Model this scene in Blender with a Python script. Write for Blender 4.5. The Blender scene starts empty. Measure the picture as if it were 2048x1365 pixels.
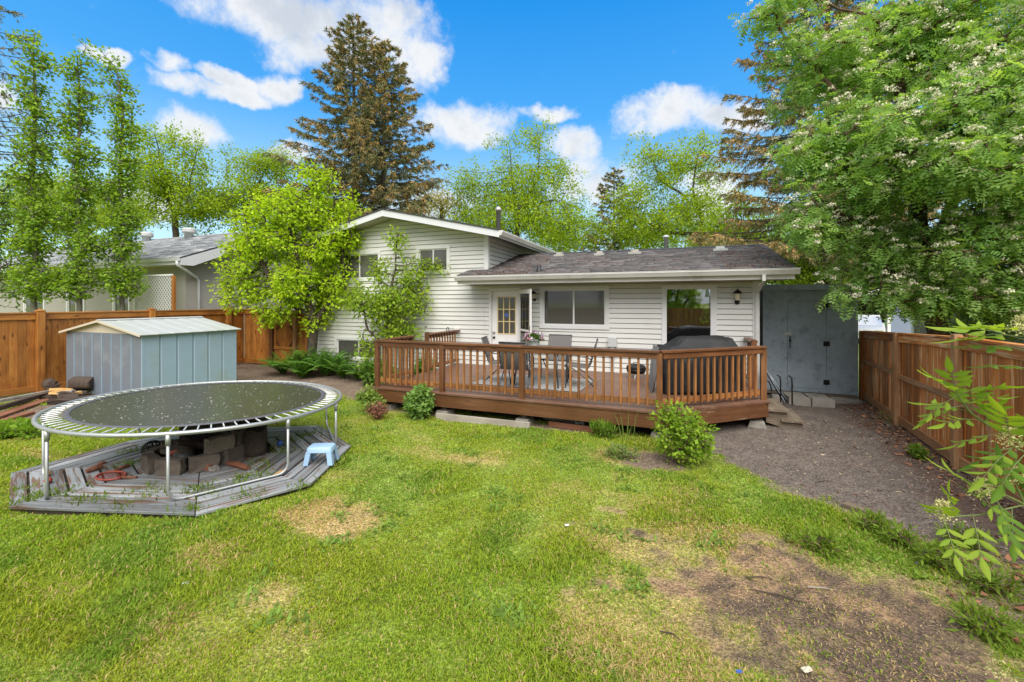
import bpy, math, random
import numpy as np
from mathutils import Vector, Matrix

# ------------------------------------------------------------------ camera, sky, sun, exposure
SC = bpy.context.scene
COL = SC.collection
PI = math.pi
F = 860.0                      # focal length in pixels of the 2048 px wide photograph
YAW = math.atan(334 / F)       # the house's depth axis (+Y) lies this far right of the optical axis
EYE = 2.2
cam_d = bpy.data.cameras.new('camera')
cam = bpy.data.objects.new('camera', cam_d)
COL.objects.link(cam)
cam.location = (0, 0, EYE)
cam.rotation_euler = (PI / 2, 0, YAW)
cam_d.sensor_width = 36
cam_d.lens = F / 2048 * 36
cam_d.shift_y = -78.5 / 2048
cam_d.clip_start = 0.05
cam_d.clip_end = 2000
SC.camera = cam

SUN_DIR = Vector((0.34, -0.70, 1.0)).normalized()     # towards the sun, behind and right of the camera
sun_d = bpy.data.lights.new('sun', 'SUN')
sun_d.energy = 1.5
sun_d.angle = math.radians(60)
sun_d.color = (1.0, 0.95, 0.87)
sun = bpy.data.objects.new('sun', sun_d)
sun.rotation_euler = SUN_DIR.to_track_quat('Z', 'Y').to_euler()
sun.location = (8, -20, 30)
COL.objects.link(sun)
SC.view_settings.view_transform = 'Standard'
SC.view_settings.look = 'None'
SC.view_settings.exposure = 1.8
SC.view_settings.gamma = 1.0
SC.cycles.max_bounces = 8
SC.cycles.diffuse_bounces = 6
SC.cycles.transparent_max_bounces = 8
SC.cycles.caustics_reflective = False
SC.cycles.caustics_refractive = False


def ray(px, py):
    u = (px - 1024) / F
    v = (604 - py) / F
    return np.array((-math.sin(YAW) + u * math.cos(YAW), math.cos(YAW) + u * math.sin(YAW), v))


def at_t(px, py, t):
    r = ray(px, py) * t
    return np.array((r[0], r[1], EYE + r[2]))


def at_y(px, py, Y):
    r = ray(px, py)
    return at_t(px, py, Y / r[1])


def at_z(px, py, z=0.0):
    r = ray(px, py)
    return at_t(px, py, (z - EYE) / r[2])


# ------------------------------------------------------------------ node helpers
def nd(nt, typ, ins=None, **props):
    n = nt.nodes.new(typ)
    for k, v in props.items():
        setattr(n, k, v)
    for k, v in (ins or {}).items():
        s = n.inputs[k]
        if isinstance(v, bpy.types.NodeSocket):
            nt.links.new(v, s)
        else:
            if isinstance(v, tuple) and len(v) == 3 and s.type == 'RGBA':
                v = v + (1,)
            s.default_value = v
    return n


def m_(nt, op, a, b=None, c=None, clamp=False):
    ins = {0: a}
    if b is not None:
        ins[1] = b
    if c is not None:
        ins[2] = c
    return nd(nt, 'ShaderNodeMath', ins, operation=op, use_clamp=clamp).outputs[0]


def mixc(nt, f, a, b, mode='MIX'):
    n = nd(nt, 'ShaderNodeMix', {}, data_type='RGBA', blend_type=mode)
    for k, v in ((0, f), (6, a), (7, b)):
        s = n.inputs[k]
        if isinstance(v, bpy.types.NodeSocket):
            nt.links.new(v, s)
        else:
            s.default_value = (tuple(v) + (1,)) if (k > 0 and len(v) == 3) else v
    return n.outputs[2]


def ramp(nt, fac, stops, interp='LINEAR'):
    n = nd(nt, 'ShaderNodeValToRGB', {0: fac})
    r = n.color_ramp
    r.interpolation = interp
    while len(r.elements) < len(stops):
        r.elements.new(0.5)
    for e, (p, c) in zip(r.elements, stops):
        e.position = p
        e.color = tuple(c) + (1,) if len(c) == 3 else c
    return n.outputs[0]


def noise(nt, vec, scale, detail=4, rough=0.55, dist=0.0):
    return nd(nt, 'ShaderNodeTexNoise', {'Vector': vec, 'Scale': scale, 'Detail': detail, 'Roughness': rough, 'Distortion': dist})


def smooth(nt, x, a, b):
    n = nd(nt, 'ShaderNodeMapRange', {0: x, 1: a, 2: b, 3: 0.0, 4: 1.0}, interpolation_type='SMOOTHSTEP')
    return n.outputs[0]


# ------------------------------------------------------------------ world
def make_world():
    w = bpy.data.worlds.new('World')
    SC.world = w
    w.use_nodes = True
    nt = w.node_tree
    nt.nodes.clear()
    out = nd(nt, 'ShaderNodeOutputWorld')
    bg = nd(nt, 'ShaderNodeBackground', {1: 0.085})
    nt.links.new(bg.outputs[0], out.inputs[0])
    sky = nd(nt, 'ShaderNodeTexSky', {}, sky_type='NISHITA')
    sky.sun_disc = False
    sky.sun_elevation = math.asin(SUN_DIR.z)
    sky.sun_rotation = math.atan2(SUN_DIR.x, SUN_DIR.y)
    sky.altitude = 600
    sky.air_density = 1.0
    sky.dust_density = 0.3
    sky.ozone_density = 2.5
    tc = nd(nt, 'ShaderNodeTexCoord')
    d = tc.outputs['Generated']
    sp = nd(nt, 'ShaderNodeSeparateXYZ', {0: d})
    el = m_(nt, 'ARCSINE', sp.outputs[2])
    az = m_(nt, 'ARCTAN2', sp.outputs[0], sp.outputs[1])
    hs = nd(nt, 'ShaderNodeHueSaturation', {'Hue': 0.485, 'Saturation': 1.38, 'Value': 1.0, 'Color': sky.outputs[0]})
    deep = ramp(nt, m_(nt, 'DIVIDE', el, 1.2), [(0.0, (2.6, 3.05, 3.25)), (0.17, (1.7, 2.6, 3.2)), (0.33, (0.30, 1.42, 3.25)), (0.55, (0.02, 0.95, 3.0)), (1.0, (0.01, 0.7, 2.5))])
    blue = mixc(nt, 0.78, hs.outputs[0], deep)
    n1 = noise(nt, d, 5.5, 5, 0.6)
    n2 = noise(nt, d, 13.0, 8, 0.66)
    ns = nd(nt, 'ShaderNodeSeparateColor', {0: n1.outputs[1]})
    azw = m_(nt, 'ADD', az, m_(nt, 'MULTIPLY', m_(nt, 'SUBTRACT', ns.outputs[0], 0.5), 0.22))
    elw = m_(nt, 'ADD', el, m_(nt, 'MULTIPLY', m_(nt, 'SUBTRACT', ns.outputs[1], 0.5), 0.14))
    blobs = [(610, 30, 250, 70), (760, 70, 130, 75), (690, 120, 150, 50), (840, 118, 60, 34), (215, 120, 42, 17), (330, 130, 55, 24),
             (380, 180, 90, 24), (450, 160, 60, 20), (570, 180, 62, 34), (470, 192, 70, 20), (385, 265, 75, 42), (915, 250, 105, 52),
             (1090, 235, 62, 20), (1150, 300, 60, 42), (1350, 222, 120, 42), (1450, 232, 90, 36), (5, 215, 52, 46), (1190, 370, 80, 55),
             (600, 318, 46, 24), (250, 400, 90, 40), (860, 420, 90, 40), (1400, 400, 70, 60)]
    best = None
    for (px, py, rx, ry) in blobs:
        r = ray(px, py)
        a0 = math.atan2(r[0], r[1])
        h0 = math.hypot(r[0], r[1])
        e0 = math.atan2(r[2], h0)
        # angular radius: finite difference of neighbouring directions
        r2 = ray(px + rx, py)
        ra = abs(math.atan2(r2[0], r2[1]) - a0)
        r3 = ray(px, py - ry)
        re = abs(math.atan2(r3[2], math.hypot(r3[0], r3[1])) - e0)
        dx = m_(nt, 'MULTIPLY', m_(nt, 'SUBTRACT', azw, a0), 1 / ra)
        dy = m_(nt, 'MULTIPLY', m_(nt, 'SUBTRACT', elw, e0), 1 / re)
        q = m_(nt, 'ADD', m_(nt, 'MULTIPLY', dx, dx), m_(nt, 'MULTIPLY', dy, dy))
        v = m_(nt, 'SUBTRACT', 1.0, q)
        best = v if best is None else m_(nt, 'MAXIMUM', best, v)
    best = m_(nt, 'MAXIMUM', best, -1.0)
    # near-overcast cloud added outside the view for whiter, stronger fill light
    n3 = noise(nt, d, 3.2, 3, 0.5)
    gen = m_(nt, 'MULTIPLY', m_(nt, 'SUBTRACT', n3.outputs[0], 0.33), 9.0)
    away = smooth(nt, m_(nt, 'ABSOLUTE', m_(nt, 'ADD', az, YAW)), 0.80, 1.05)
    up = smooth(nt, el, 0.66, 0.85)
    side = m_(nt, 'MAXIMUM', away, up)
    gen = m_(nt, 'SUBTRACT', gen, m_(nt, 'MULTIPLY', m_(nt, 'SUBTRACT', 1.0, side), 12.0))
    dens = m_(nt, 'MAXIMUM', best, gen)
    dens = m_(nt, 'ADD', dens, m_(nt, 'MULTIPLY', m_(nt, 'SUBTRACT', n2.outputs[0], 0.50), 3.4))
    mask = smooth(nt, dens, -0.55, 1.0)
    core = smooth(nt, m_(nt, 'ADD', m_(nt, 'MULTIPLY', dens, 0.35), m_(nt, 'MULTIPLY', m_(nt, 'SUBTRACT', n1.outputs[0], 0.5), 3.6)), 0.15, 0.95)
    ccol = mixc(nt, core, (3.15, 3.2, 3.25), (2.2, 2.38, 2.62))
    col = mixc(nt, m_(nt, 'MULTIPLY', mask, 0.96), blue, ccol)
    nt.links.new(col, bg.inputs[0])
    w.cycles.sampling_method = 'MANUAL'
    w.cycles.sample_map_resolution = 512


make_world()


# ------------------------------------------------------------------ materials
MATS = {}


def new_mat(name):
    m = bpy.data.materials.new(name)
    m.use_nodes = True
    nt = m.node_tree
    nt.nodes.clear()
    out = nd(nt, 'ShaderNodeOutputMaterial')
    b = nd(nt, 'ShaderNodeBsdfPrincipled')
    nt.links.new(b.outputs[0], out.inputs[0])
    MATS[name] = m
    return m, nt, b, out


def bump(nt, b, h, strength=0.3, dist=0.01):
    n = nd(nt, 'ShaderNodeBump', {'Height': h, 'Strength': strength, 'Distance': dist})
    nt.links.new(n.outputs[0], b.inputs['Normal'])


def wood(name, stops, rough=0.6, wear=None, wear_amt=0.0, var=0.35, knots=0.25, wearpos=(0.55, 0.62)):
    """stained wood, grain along local X"""
    m, nt, b, _ = new_mat(name)
    tc = nd(nt, 'ShaderNodeTexCoord')
    oi = nd(nt, 'ShaderNodeObjectInfo')
    off = nd(nt, 'ShaderNodeVectorMath', {0: tc.outputs['Object']}, operation='ADD')
    cmb = nd(nt, 'ShaderNodeCombineXYZ', {0: m_(nt, 'MULTIPLY', oi.outputs['Random'], 91.0), 1: m_(nt, 'MULTIPLY', oi.outputs['Random'], 37.0), 2: 0.0})
    nt.links.new(cmb.outputs[0], off.inputs[1])
    v = off.outputs[0]
    mp = nd(nt, 'ShaderNodeMapping', {0: v, 3: (0.9, 16.0, 16.0)})
    g = noise(nt, mp.outputs[0], 2.2, 6, 0.65, 0.4)
    broad = noise(nt, v, 1.7, 3, 0.5)
    fac = m_(nt, 'ADD', m_(nt, 'MULTIPLY', g.outputs[0], 0.6), m_(nt, 'MULTIPLY', broad.outputs[0], 0.4))
    c = ramp(nt, fac, [(0.30, stops[0]), (0.5, stops[1]), (0.68, stops[2])])
    if knots:
        mk = nd(nt, 'ShaderNodeMapping', {0: v, 3: (2.6, 7.0, 7.0)})
        vo = nd(nt, 'ShaderNodeTexVoronoi', {'Vector': mk.outputs[0], 'Scale': 1.0})
        kf = smooth(nt, vo.outputs['Distance'], 0.22, 0.08)
        c = mixc(nt, m_(nt, 'MULTIPLY', kf, knots), c, tuple(x * 0.22 for x in stops[0]))
    if wear is not None:
        mw = nd(nt, 'ShaderNodeMapping', {0: v, 3: (0.8, 13.0, 13.0)})
        wn = noise(nt, mw.outputs[0], 1.6, 5, 0.6, 0.3)
        wf = smooth(nt, wn.outputs[0], wearpos[0], wearpos[1])
        c = mixc(nt, m_(nt, 'MULTIPLY', wf, wear_amt), c, wear)
    val = m_(nt, 'ADD', 1.0 - var / 2, m_(nt, 'MULTIPLY', oi.outputs['Random'], var))
    hv = nd(nt, 'ShaderNodeHueSaturation', {'Value': val, 'Color': c})
    nt.links.new(hv.outputs[0], b.inputs['Base Color'])
    rr = m_(nt, 'ADD', rough - 0.12, m_(nt, 'MULTIPLY', broad.outputs[0], 0.25))
    nt.links.new(rr, b.inputs['Roughness'])
    bump(nt, b, g.outputs[0], 0.35, 0.004)
    return m


def plain(name, col, rough=0.5, metal=0.0, var=0.15, nscale=6.0, dirt=None, dirt_amt=0.0, spec=0.5, bmp=0.0, bscale=60.0, fine=0.0, objvar=0.0):
    m, nt, b, _ = new_mat(name)
    tc = nd(nt, 'ShaderNodeTexCoord')
    v = tc.outputs['Object']
    n = noise(nt, v, nscale, 5, 0.6)
    k = m_(nt, 'ADD', 1 - var, m_(nt, 'MULTIPLY', n.outputs[0], 2 * var))
    if fine:
        n3 = noise(nt, v, bscale, 3, 0.6)
        k = m_(nt, 'MULTIPLY', k, m_(nt, 'ADD', 1 - fine, m_(nt, 'MULTIPLY', n3.outputs[0], 2 * fine)))
    if objvar:
        oi = nd(nt, 'ShaderNodeObjectInfo')
        k = m_(nt, 'MULTIPLY', k, m_(nt, 'ADD', 1 - objvar / 2, m_(nt, 'MULTIPLY', oi.outputs['Random'], objvar)))
    hv = nd(nt, 'ShaderNodeHueSaturation', {'Value': k, 'Color': tuple(col) + (1,)})
    c = hv.outputs[0]
    if dirt is not None:
        n2 = noise(nt, v, nscale * 0.45, 6, 0.68)
        df = m_(nt, 'MULTIPLY', smooth(nt, n2.outputs[0], 0.48, 0.72), dirt_amt)
        c = mixc(nt, df, c, dirt)
    nt.links.new(c, b.inputs['Base Color'])
    b.inputs['Roughness'].default_value = rough
    b.inputs['Metallic'].default_value = metal
    b.inputs['Specular IOR Level'].default_value = spec
    if bmp:
        nb = noise(nt, v, bscale, 4, 0.6)
        bump(nt, b, nb.outputs[0], bmp, 0.01)
    return m


def attr_mat(name, rough=0.6, trans=0.0, spec=0.3, var=0.0, nscale=20, bmp=0.0, tint=(1.25, 1.2, 0.45)):
    """colour per face or point from the colour attribute of the mesh (each leaf, shingle or blade its own tone)"""
    m, nt, b, out = new_mat(name)
    at = nd(nt, 'ShaderNodeAttribute', {}, attribute_name='Col')
    c = at.outputs[0]
    if var:
        tc = nd(nt, 'ShaderNodeTexCoord')
        n = noise(nt, tc.outputs['Object'], nscale, 5, 0.65)
        k = m_(nt, 'ADD', 1 - var, m_(nt, 'MULTIPLY', n.outputs[0], 2 * var))
        c = nd(nt, 'ShaderNodeHueSaturation', {'Value': k, 'Color': c}).outputs[0]
        if bmp:
            bump(nt, b, n.outputs[0], bmp, 0.01)
    nt.links.new(c, b.inputs['Base Color'])
    b.inputs['Roughness'].default_value = rough
    b.inputs['Specular IOR Level'].default_value = spec
    if trans:
        t = nd(nt, 'ShaderNodeBsdfTranslucent', {0: mixc(nt, 1.0, c, tint, 'MULTIPLY')})
        mx = nd(nt, 'ShaderNodeMixShader', {0: trans, 1: b.outputs[0], 2: t.outputs[0]})
        nt.links.new(mx.outputs[0], out.inputs[0])
    return m


wood('fence_stain', [(0.17, 0.055, 0.012), (0.37, 0.14, 0.026), (0.52, 0.24, 0.055)], 0.55, var=0.4, knots=0.75)
wood('old_fence', [(0.17, 0.055, 0.014), (0.44, 0.145, 0.027), (0.62, 0.26, 0.065)], 0.6, wear=(0.60, 0.41, 0.24), wear_amt=0.85, var=0.85, wearpos=(0.50, 0.62))
wood('old_post', [(0.20, 0.085, 0.03), (0.36, 0.18, 0.08), (0.46, 0.27, 0.14)], 0.65, wear=(0.5, 0.34, 0.2), wear_amt=0.6, var=0.2)
wood('deck_floor', [(0.085, 0.036, 0.02), (0.15, 0.07, 0.042), (0.21, 0.11, 0.07)], 0.40, var=0.3, knots=0.15, wear=(0.27, 0.2, 0.15), wear_amt=0.4)
wood('deck_fascia', [(0.07, 0.028, 0.012), (0.13, 0.055, 0.024), (0.19, 0.088, 0.042)], 0.42, var=0.15, knots=0.3, wear=(0.27, 0.2, 0.14), wear_amt=0.8, wearpos=(0.66, 0.69))
wood('rail_wood', [(0.075, 0.029, 0.012), (0.14, 0.056, 0.022), (0.23, 0.098, 0.04)], 0.42, var=0.45, knots=0.35)
wood('baluster_wood', [(0.12, 0.047, 0.018), (0.26, 0.108, 0.034), (0.41, 0.19, 0.065)], 0.5, var=0.6, knots=0.5)
wood('grey_wood', [(0.13, 0.135, 0.14), (0.25, 0.265, 0.28), (0.38, 0.40, 0.42)], 0.55, wear=(0.15, 0.08, 0.05), wear_amt=0.9, var=0.75, knots=0.15, wearpos=(0.52, 0.60))
wood('plank_grey', [(0.22, 0.19, 0.165), (0.33, 0.29, 0.25), (0.42, 0.38, 0.34)], 0.7, var=0.2, knots=0.2)
wood('plank_red', [(0.12, 0.045, 0.025), (0.22, 0.085, 0.045), (0.31, 0.14, 0.085)], 0.7, var=0.2, knots=0.2)
wood('fresh_wood', [(0.42, 0.2, 0.06), (0.58, 0.33, 0.11), (0.68, 0.45, 0.2)], 0.7, var=0.2, knots=0.1)
wood('bark_dark', [(0.025, 0.018, 0.014), (0.06, 0.042, 0.032), (0.11, 0.08, 0.06)], 0.9, var=0.3, knots=0.0)
wood('step_wood', [(0.09, 0.065, 0.045), (0.16, 0.12, 0.085), (0.23, 0.18, 0.13)], 0.6, var=0.2, knots=0.2, wear=(0.3, 0.26, 0.2), wear_amt=0.5)
plain('siding', (0.70, 0.69, 0.66), 0.45, var=0.05, nscale=1.2, dirt=(0.52, 0.51, 0.44), dirt_amt=0.4, objvar=0.05, bmp=0.05, bscale=40)
plain('lap_shade_sheathing', (0.16, 0.155, 0.145), 0.9, var=0.1)  # dark backing; shows between siding courses as painted shadow lines
plain('white_trim', (0.74, 0.74, 0.735), 0.4, var=0.04, nscale=3, dirt=(0.6, 0.58, 0.52), dirt_amt=0.35)
plain('fascia_white', (0.68, 0.69, 0.72), 0.4, var=0.04, nscale=3, dirt=(0.55, 0.53, 0.5), dirt_amt=0.3)
plain('soffit', (0.42, 0.38, 0.33), 0.6, var=0.08)
plain('gutter_paint', (0.70, 0.68, 0.66), 0.35, var=0.08, nscale=2, dirt=(0.36, 0.33, 0.29), dirt_amt=0.55)
plain('steel', (0.46, 0.475, 0.48), 0.5, 0.75, var=0.12, nscale=9, dirt=(0.4, 0.38, 0.34), dirt_amt=0.3)
plain('spring_steel', (0.80, 0.81, 0.82), 0.42, 0.55, var=0.05)
plain('chair_frame', (0.10, 0.10, 0.105), 0.35, 0.6, var=0.1)
plain('sling', (0.135, 0.125, 0.12), 0.75, var=0.12, nscale=30)
plain('black_iron', (0.012, 0.012, 0.013), 0.45, 0.3, var=0.2)
plain('black_plastic', (0.018, 0.018, 0.02), 0.5, var=0.2)
plain('blue_plastic', (0.33, 0.50, 0.72), 0.42, var=0.05, nscale=4)
plain('concrete', (0.30, 0.275, 0.245), 0.9, var=0.22, nscale=7, dirt=(0.11, 0.10, 0.085), dirt_amt=0.6, bmp=0.5, bscale=70, objvar=0.3, fine=0.2)
plain('fire_block', (0.155, 0.125, 0.10), 0.92, var=0.3, nscale=7, dirt=(0.045, 0.04, 0.035), dirt_amt=0.8, bmp=0.5, bscale=70, objvar=0.4, fine=0.25)
plain('charcoal', (0.02, 0.019, 0.018), 0.95, var=0.4, bmp=0.6, bscale=50)
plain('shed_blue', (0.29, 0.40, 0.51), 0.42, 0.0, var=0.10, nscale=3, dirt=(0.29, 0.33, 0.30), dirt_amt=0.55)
plain('shed_grey_shaded', (0.18, 0.21, 0.255), 0.42, 0.0, var=0.12, nscale=4, dirt=(0.30, 0.33, 0.36), dirt_amt=0.5)  # grey paint, darkened for the shade on the gable end
plain('shed_roof', (0.44, 0.46, 0.45), 0.42, var=0.1, nscale=3, dirt=(0.42, 0.45, 0.42), dirt_amt=0.6)
plain('shed_gable', (0.62, 0.55, 0.43), 0.5, var=0.08)
plain('plywood_grey', (0.30, 0.36, 0.42), 0.5, var=0.22, nscale=7, dirt=(0.12, 0.135, 0.145), dirt_amt=0.7, bmp=0.25, bscale=45, fine=0.16)
plain('tar_edge', (0.05, 0.05, 0.052), 0.8, var=0.25)
plain('stucco', (0.40, 0.375, 0.345), 0.95, var=0.05, nscale=2, bmp=0.6, bscale=90, fine=0.08)
plain('stucco_dark', (0.26, 0.235, 0.215), 0.95, var=0.06, nscale=2, bmp=0.6, bscale=90, fine=0.08)
plain('house_white', (0.72, 0.72, 0.72), 0.7, var=0.05)
plain('house_blue', (0.20, 0.25, 0.32), 0.7, var=0.08)
plain('galvanized', (0.50, 0.47, 0.43), 0.5, 0.5, var=0.2, nscale=8, dirt=(0.22, 0.16, 0.12), dirt_amt=0.6)
plain('muntin', (0.74, 0.60, 0.30), 0.5, var=0.04)
plain('door_white', (0.82, 0.81, 0.80), 0.4, var=0.03)
plain('curtain', (0.52, 0.45, 0.36), 0.8, var=0.2, nscale=3)
plain('brass', (0.35, 0.3, 0.24), 0.35, 0.9)
plain('sticker_blue', (0.06, 0.12, 0.42), 0.5)
plain('green_stem', (0.15, 0.19, 0.06), 0.6, var=0.2)
plain('pot', (0.62, 0.63, 0.64), 0.3, var=0.05)
plain('bbq_cover', (0.016, 0.017, 0.019), 0.62, spec=0.3, var=0.25, nscale=6, dirt=(0.13, 0.125, 0.115), dirt_amt=0.25, bmp=0.25, bscale=9)
plain('cover_grey', (0.20, 0.20, 0.21), 0.4, var=0.2, nscale=5, bmp=0.3, bscale=8)
plain('rubber_mat', (0.06, 0.058, 0.047), 0.22, var=0.2, nscale=1.6, bmp=0.06, bscale=160, spec=0.6)
plain('mat_edge', (0.10, 0.10, 0.12), 0.6, var=0.15)
plain('aluminium', (0.50, 0.55, 0.62), 0.4, 0.6, var=0.1)
plain('car_white', (0.75, 0.76, 0.78), 0.25, var=0.02)
plain('ball_skin', (0.045, 0.05, 0.05), 0.4, var=0.3, nscale=9, dirt=(0.42, 0.12, 0.04), dirt_amt=0.5)
plain('red_plastic', (0.36, 0.07, 0.045), 0.5, var=0.3)
plain('lamp_glass', (0.75, 0.68, 0.52), 0.2, var=0.05)
plain('dish_plastic', (0.55, 0.56, 0.56), 0.4, var=0.1, dirt=(0.35, 0.34, 0.32), dirt_amt=0.5)
attr_mat('shingle', 0.9, var=0.28, nscale=60, bmp=0.5)
attr_mat('leaf', 0.6, trans=0.48, spec=0.14)
attr_mat('needle', 0.65, trans=0.12, spec=0.25, tint=(1.1, 1.0, 0.6))
attr_mat('grass_blade', 0.65, trans=0.40, spec=0.08)
attr_mat('petal', 0.6, trans=0.25, tint=(1.0, 1.0, 0.95))
attr_mat('litter', 0.85, trans=0.0)


def bark(name, c0, c1):
    m, nt, b, _ = new_mat(name)
    tc = nd(nt, 'ShaderNodeTexCoord')
    mp = nd(nt, 'ShaderNodeMapping', {0: tc.outputs['Object'], 3: (9, 9, 1.6)})
    n = noise(nt, mp.outputs[0], 2.5, 6, 0.7, 0.5)
    nt.links.new(ramp(nt, n.outputs[0], [(0.32, c0), (0.66, c1)]), b.inputs['Base Color'])
    b.inputs['Roughness'].default_value = 0.9
    bump(nt, b, n.outputs[0], 0.8, 0.02)


bark('bark', (0.035, 0.026, 0.02), (0.13, 0.10, 0.075))
bark('bark_brown', (0.05, 0.03, 0.02), (0.17, 0.105, 0.07))
bark('bark_pale', (0.08, 0.075, 0.055), (0.22, 0.21, 0.16))


def glass_mat(name, tint, alpha, rough=0.02, ior=1.6):
    """a pane one can look through, with mirror reflections"""
    m, nt, b, out = new_mat(name)
    gl = nd(nt, 'ShaderNodeBsdfGlossy', {'Color': (0.95, 0.97, 1, 1), 'Roughness': rough})
    tr = nd(nt, 'ShaderNodeBsdfTransparent', {0: tuple(tint) + (1,)})
    df = nd(nt, 'ShaderNodeBsdfDiffuse', {0: (0.30, 0.29, 0.26, 1)})
    fr = nd(nt, 'ShaderNodeFresnel', {0: ior})
    a = nd(nt, 'ShaderNodeMixShader', {0: alpha, 1: tr.outputs[0], 2: df.outputs[0]})
    mx = nd(nt, 'ShaderNodeMixShader', {0: m_(nt, 'MULTIPLY', fr.outputs[0], 1.3, clamp=True), 1: a.outputs[0], 2: gl.outputs[0]})
    nt.links.new(mx.outputs[0], out.inputs[0])


glass_mat('screen_pane', (0.6, 0.6, 0.58), 0.30, 0.05, 1.5)
glass_mat('clear_pane', (0.85, 0.88, 0.87), 0.02, 0.01, 2.4)
glass_mat('storm_glass', (0.8, 0.84, 0.82), 0.05, 0.02, 1.4)
glass_mat('table_glass', (0.6, 0.66, 0.66), 0.22, 0.05, 1.6)
plain('room_dark', (0.055, 0.052, 0.047), 0.9, var=0.1)
plain('dim_room_grey', (0.14, 0.135, 0.12), 0.9, var=0.2, nscale=2)  # interior shade painted on the sheets behind the panes

# rug with a fine woven grey-white pattern
_m, _nt, _b, _o = new_mat('rug')
_tc = nd(_nt, 'ShaderNodeTexCoord')
_vo = nd(_nt, 'ShaderNodeTexVoronoi', {'Vector': _tc.outputs['Object'], 'Scale': 11.0}, distance='MANHATTAN')
_n = noise(_nt, _tc.outputs['Object'], 30, 3)
_nt.links.new(mixc(_nt, m_(_nt, 'MULTIPLY', smooth(_nt, _vo.outputs['Distance'], 0.30, 0.45), 0.75), (0.56, 0.54, 0.51), (0.20, 0.20, 0.21)), _b.inputs['Base Color'])
_b.inputs['Roughness'].default_value = 0.95
bump(_nt, _b, _n.outputs[0], 0.4, 0.005)


# ------------------------------------------------------------------ object helpers
WM = {}


def tag(o, label=None, cat=None, group=None, kind=None):
    if label:
        o['label'] = label
    if cat:
        o['category'] = cat
    if group:
        o['group'] = group
    if kind:
        o['kind'] = kind
    return o


def _link(o, parent, wm):
    COL.objects.link(o)
    if parent is not None:
        o.parent = parent
        o.matrix_parent_inverse = WM[parent].inverted()
    WM[o] = wm
    return o


def thing(name, label, cat, loc=(0, 0, 0), group=None):
    o = bpy.data.objects.new(name, None)
    o.empty_display_size = 0.2
    o.location = Vector([float(c) for c in loc])
    _link(o, None, Matrix.Translation(o.location))
    return tag(o, label, cat, group)


def mesh_obj(name, me, mat, parent=None, mw=None):
    if mat is not None and len(me.materials) == 0:
        me.materials.append(MATS[mat])
    o = bpy.data.objects.new(name, me)
    mw = mw or Matrix.Identity(4)
    o.matrix_basis = mw
    return _link(o, parent, mw)


def np_mesh(name, V, Fq, col=None, smooth_=False):
    """V (n,3); Fq (m,3|4) or list of such arrays"""
    me = bpy.data.meshes.new(name)
    V = np.asarray(V, dtype=np.float32)
    Fl = Fq if isinstance(Fq, list) else [Fq]
    Fl = [np.asarray(f, dtype=np.int32) for f in Fl if len(f)]
    me.vertices.add(len(V))
    me.vertices.foreach_set('co', V.ravel())
    nl = sum(f.size for f in Fl)
    nf = sum(len(f) for f in Fl)
    me.loops.add(nl)
    me.loops.foreach_set('vertex_index', np.concatenate([f.ravel() for f in Fl]))
    me.polygons.add(nf)
    sizes = np.concatenate([np.full(len(f), f.shape[1], dtype=np.int32) for f in Fl])
    starts = np.concatenate([[0], np.cumsum(sizes)[:-1]]).astype(np.int32)
    me.polygons.foreach_set('loop_start', starts)
    if smooth_:
        me.polygons.foreach_set('use_smooth', np.ones(nf, dtype=bool))
    me.update(calc_edges=True)
    if col is not None:
        c = np.ones((len(V), 4), dtype=np.float32)
        c[:, :3] = col
        ca = me.color_attributes.new('Col', 'FLOAT_COLOR', 'POINT')
        ca.data.foreach_set('color', c.ravel())
    return me


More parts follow.
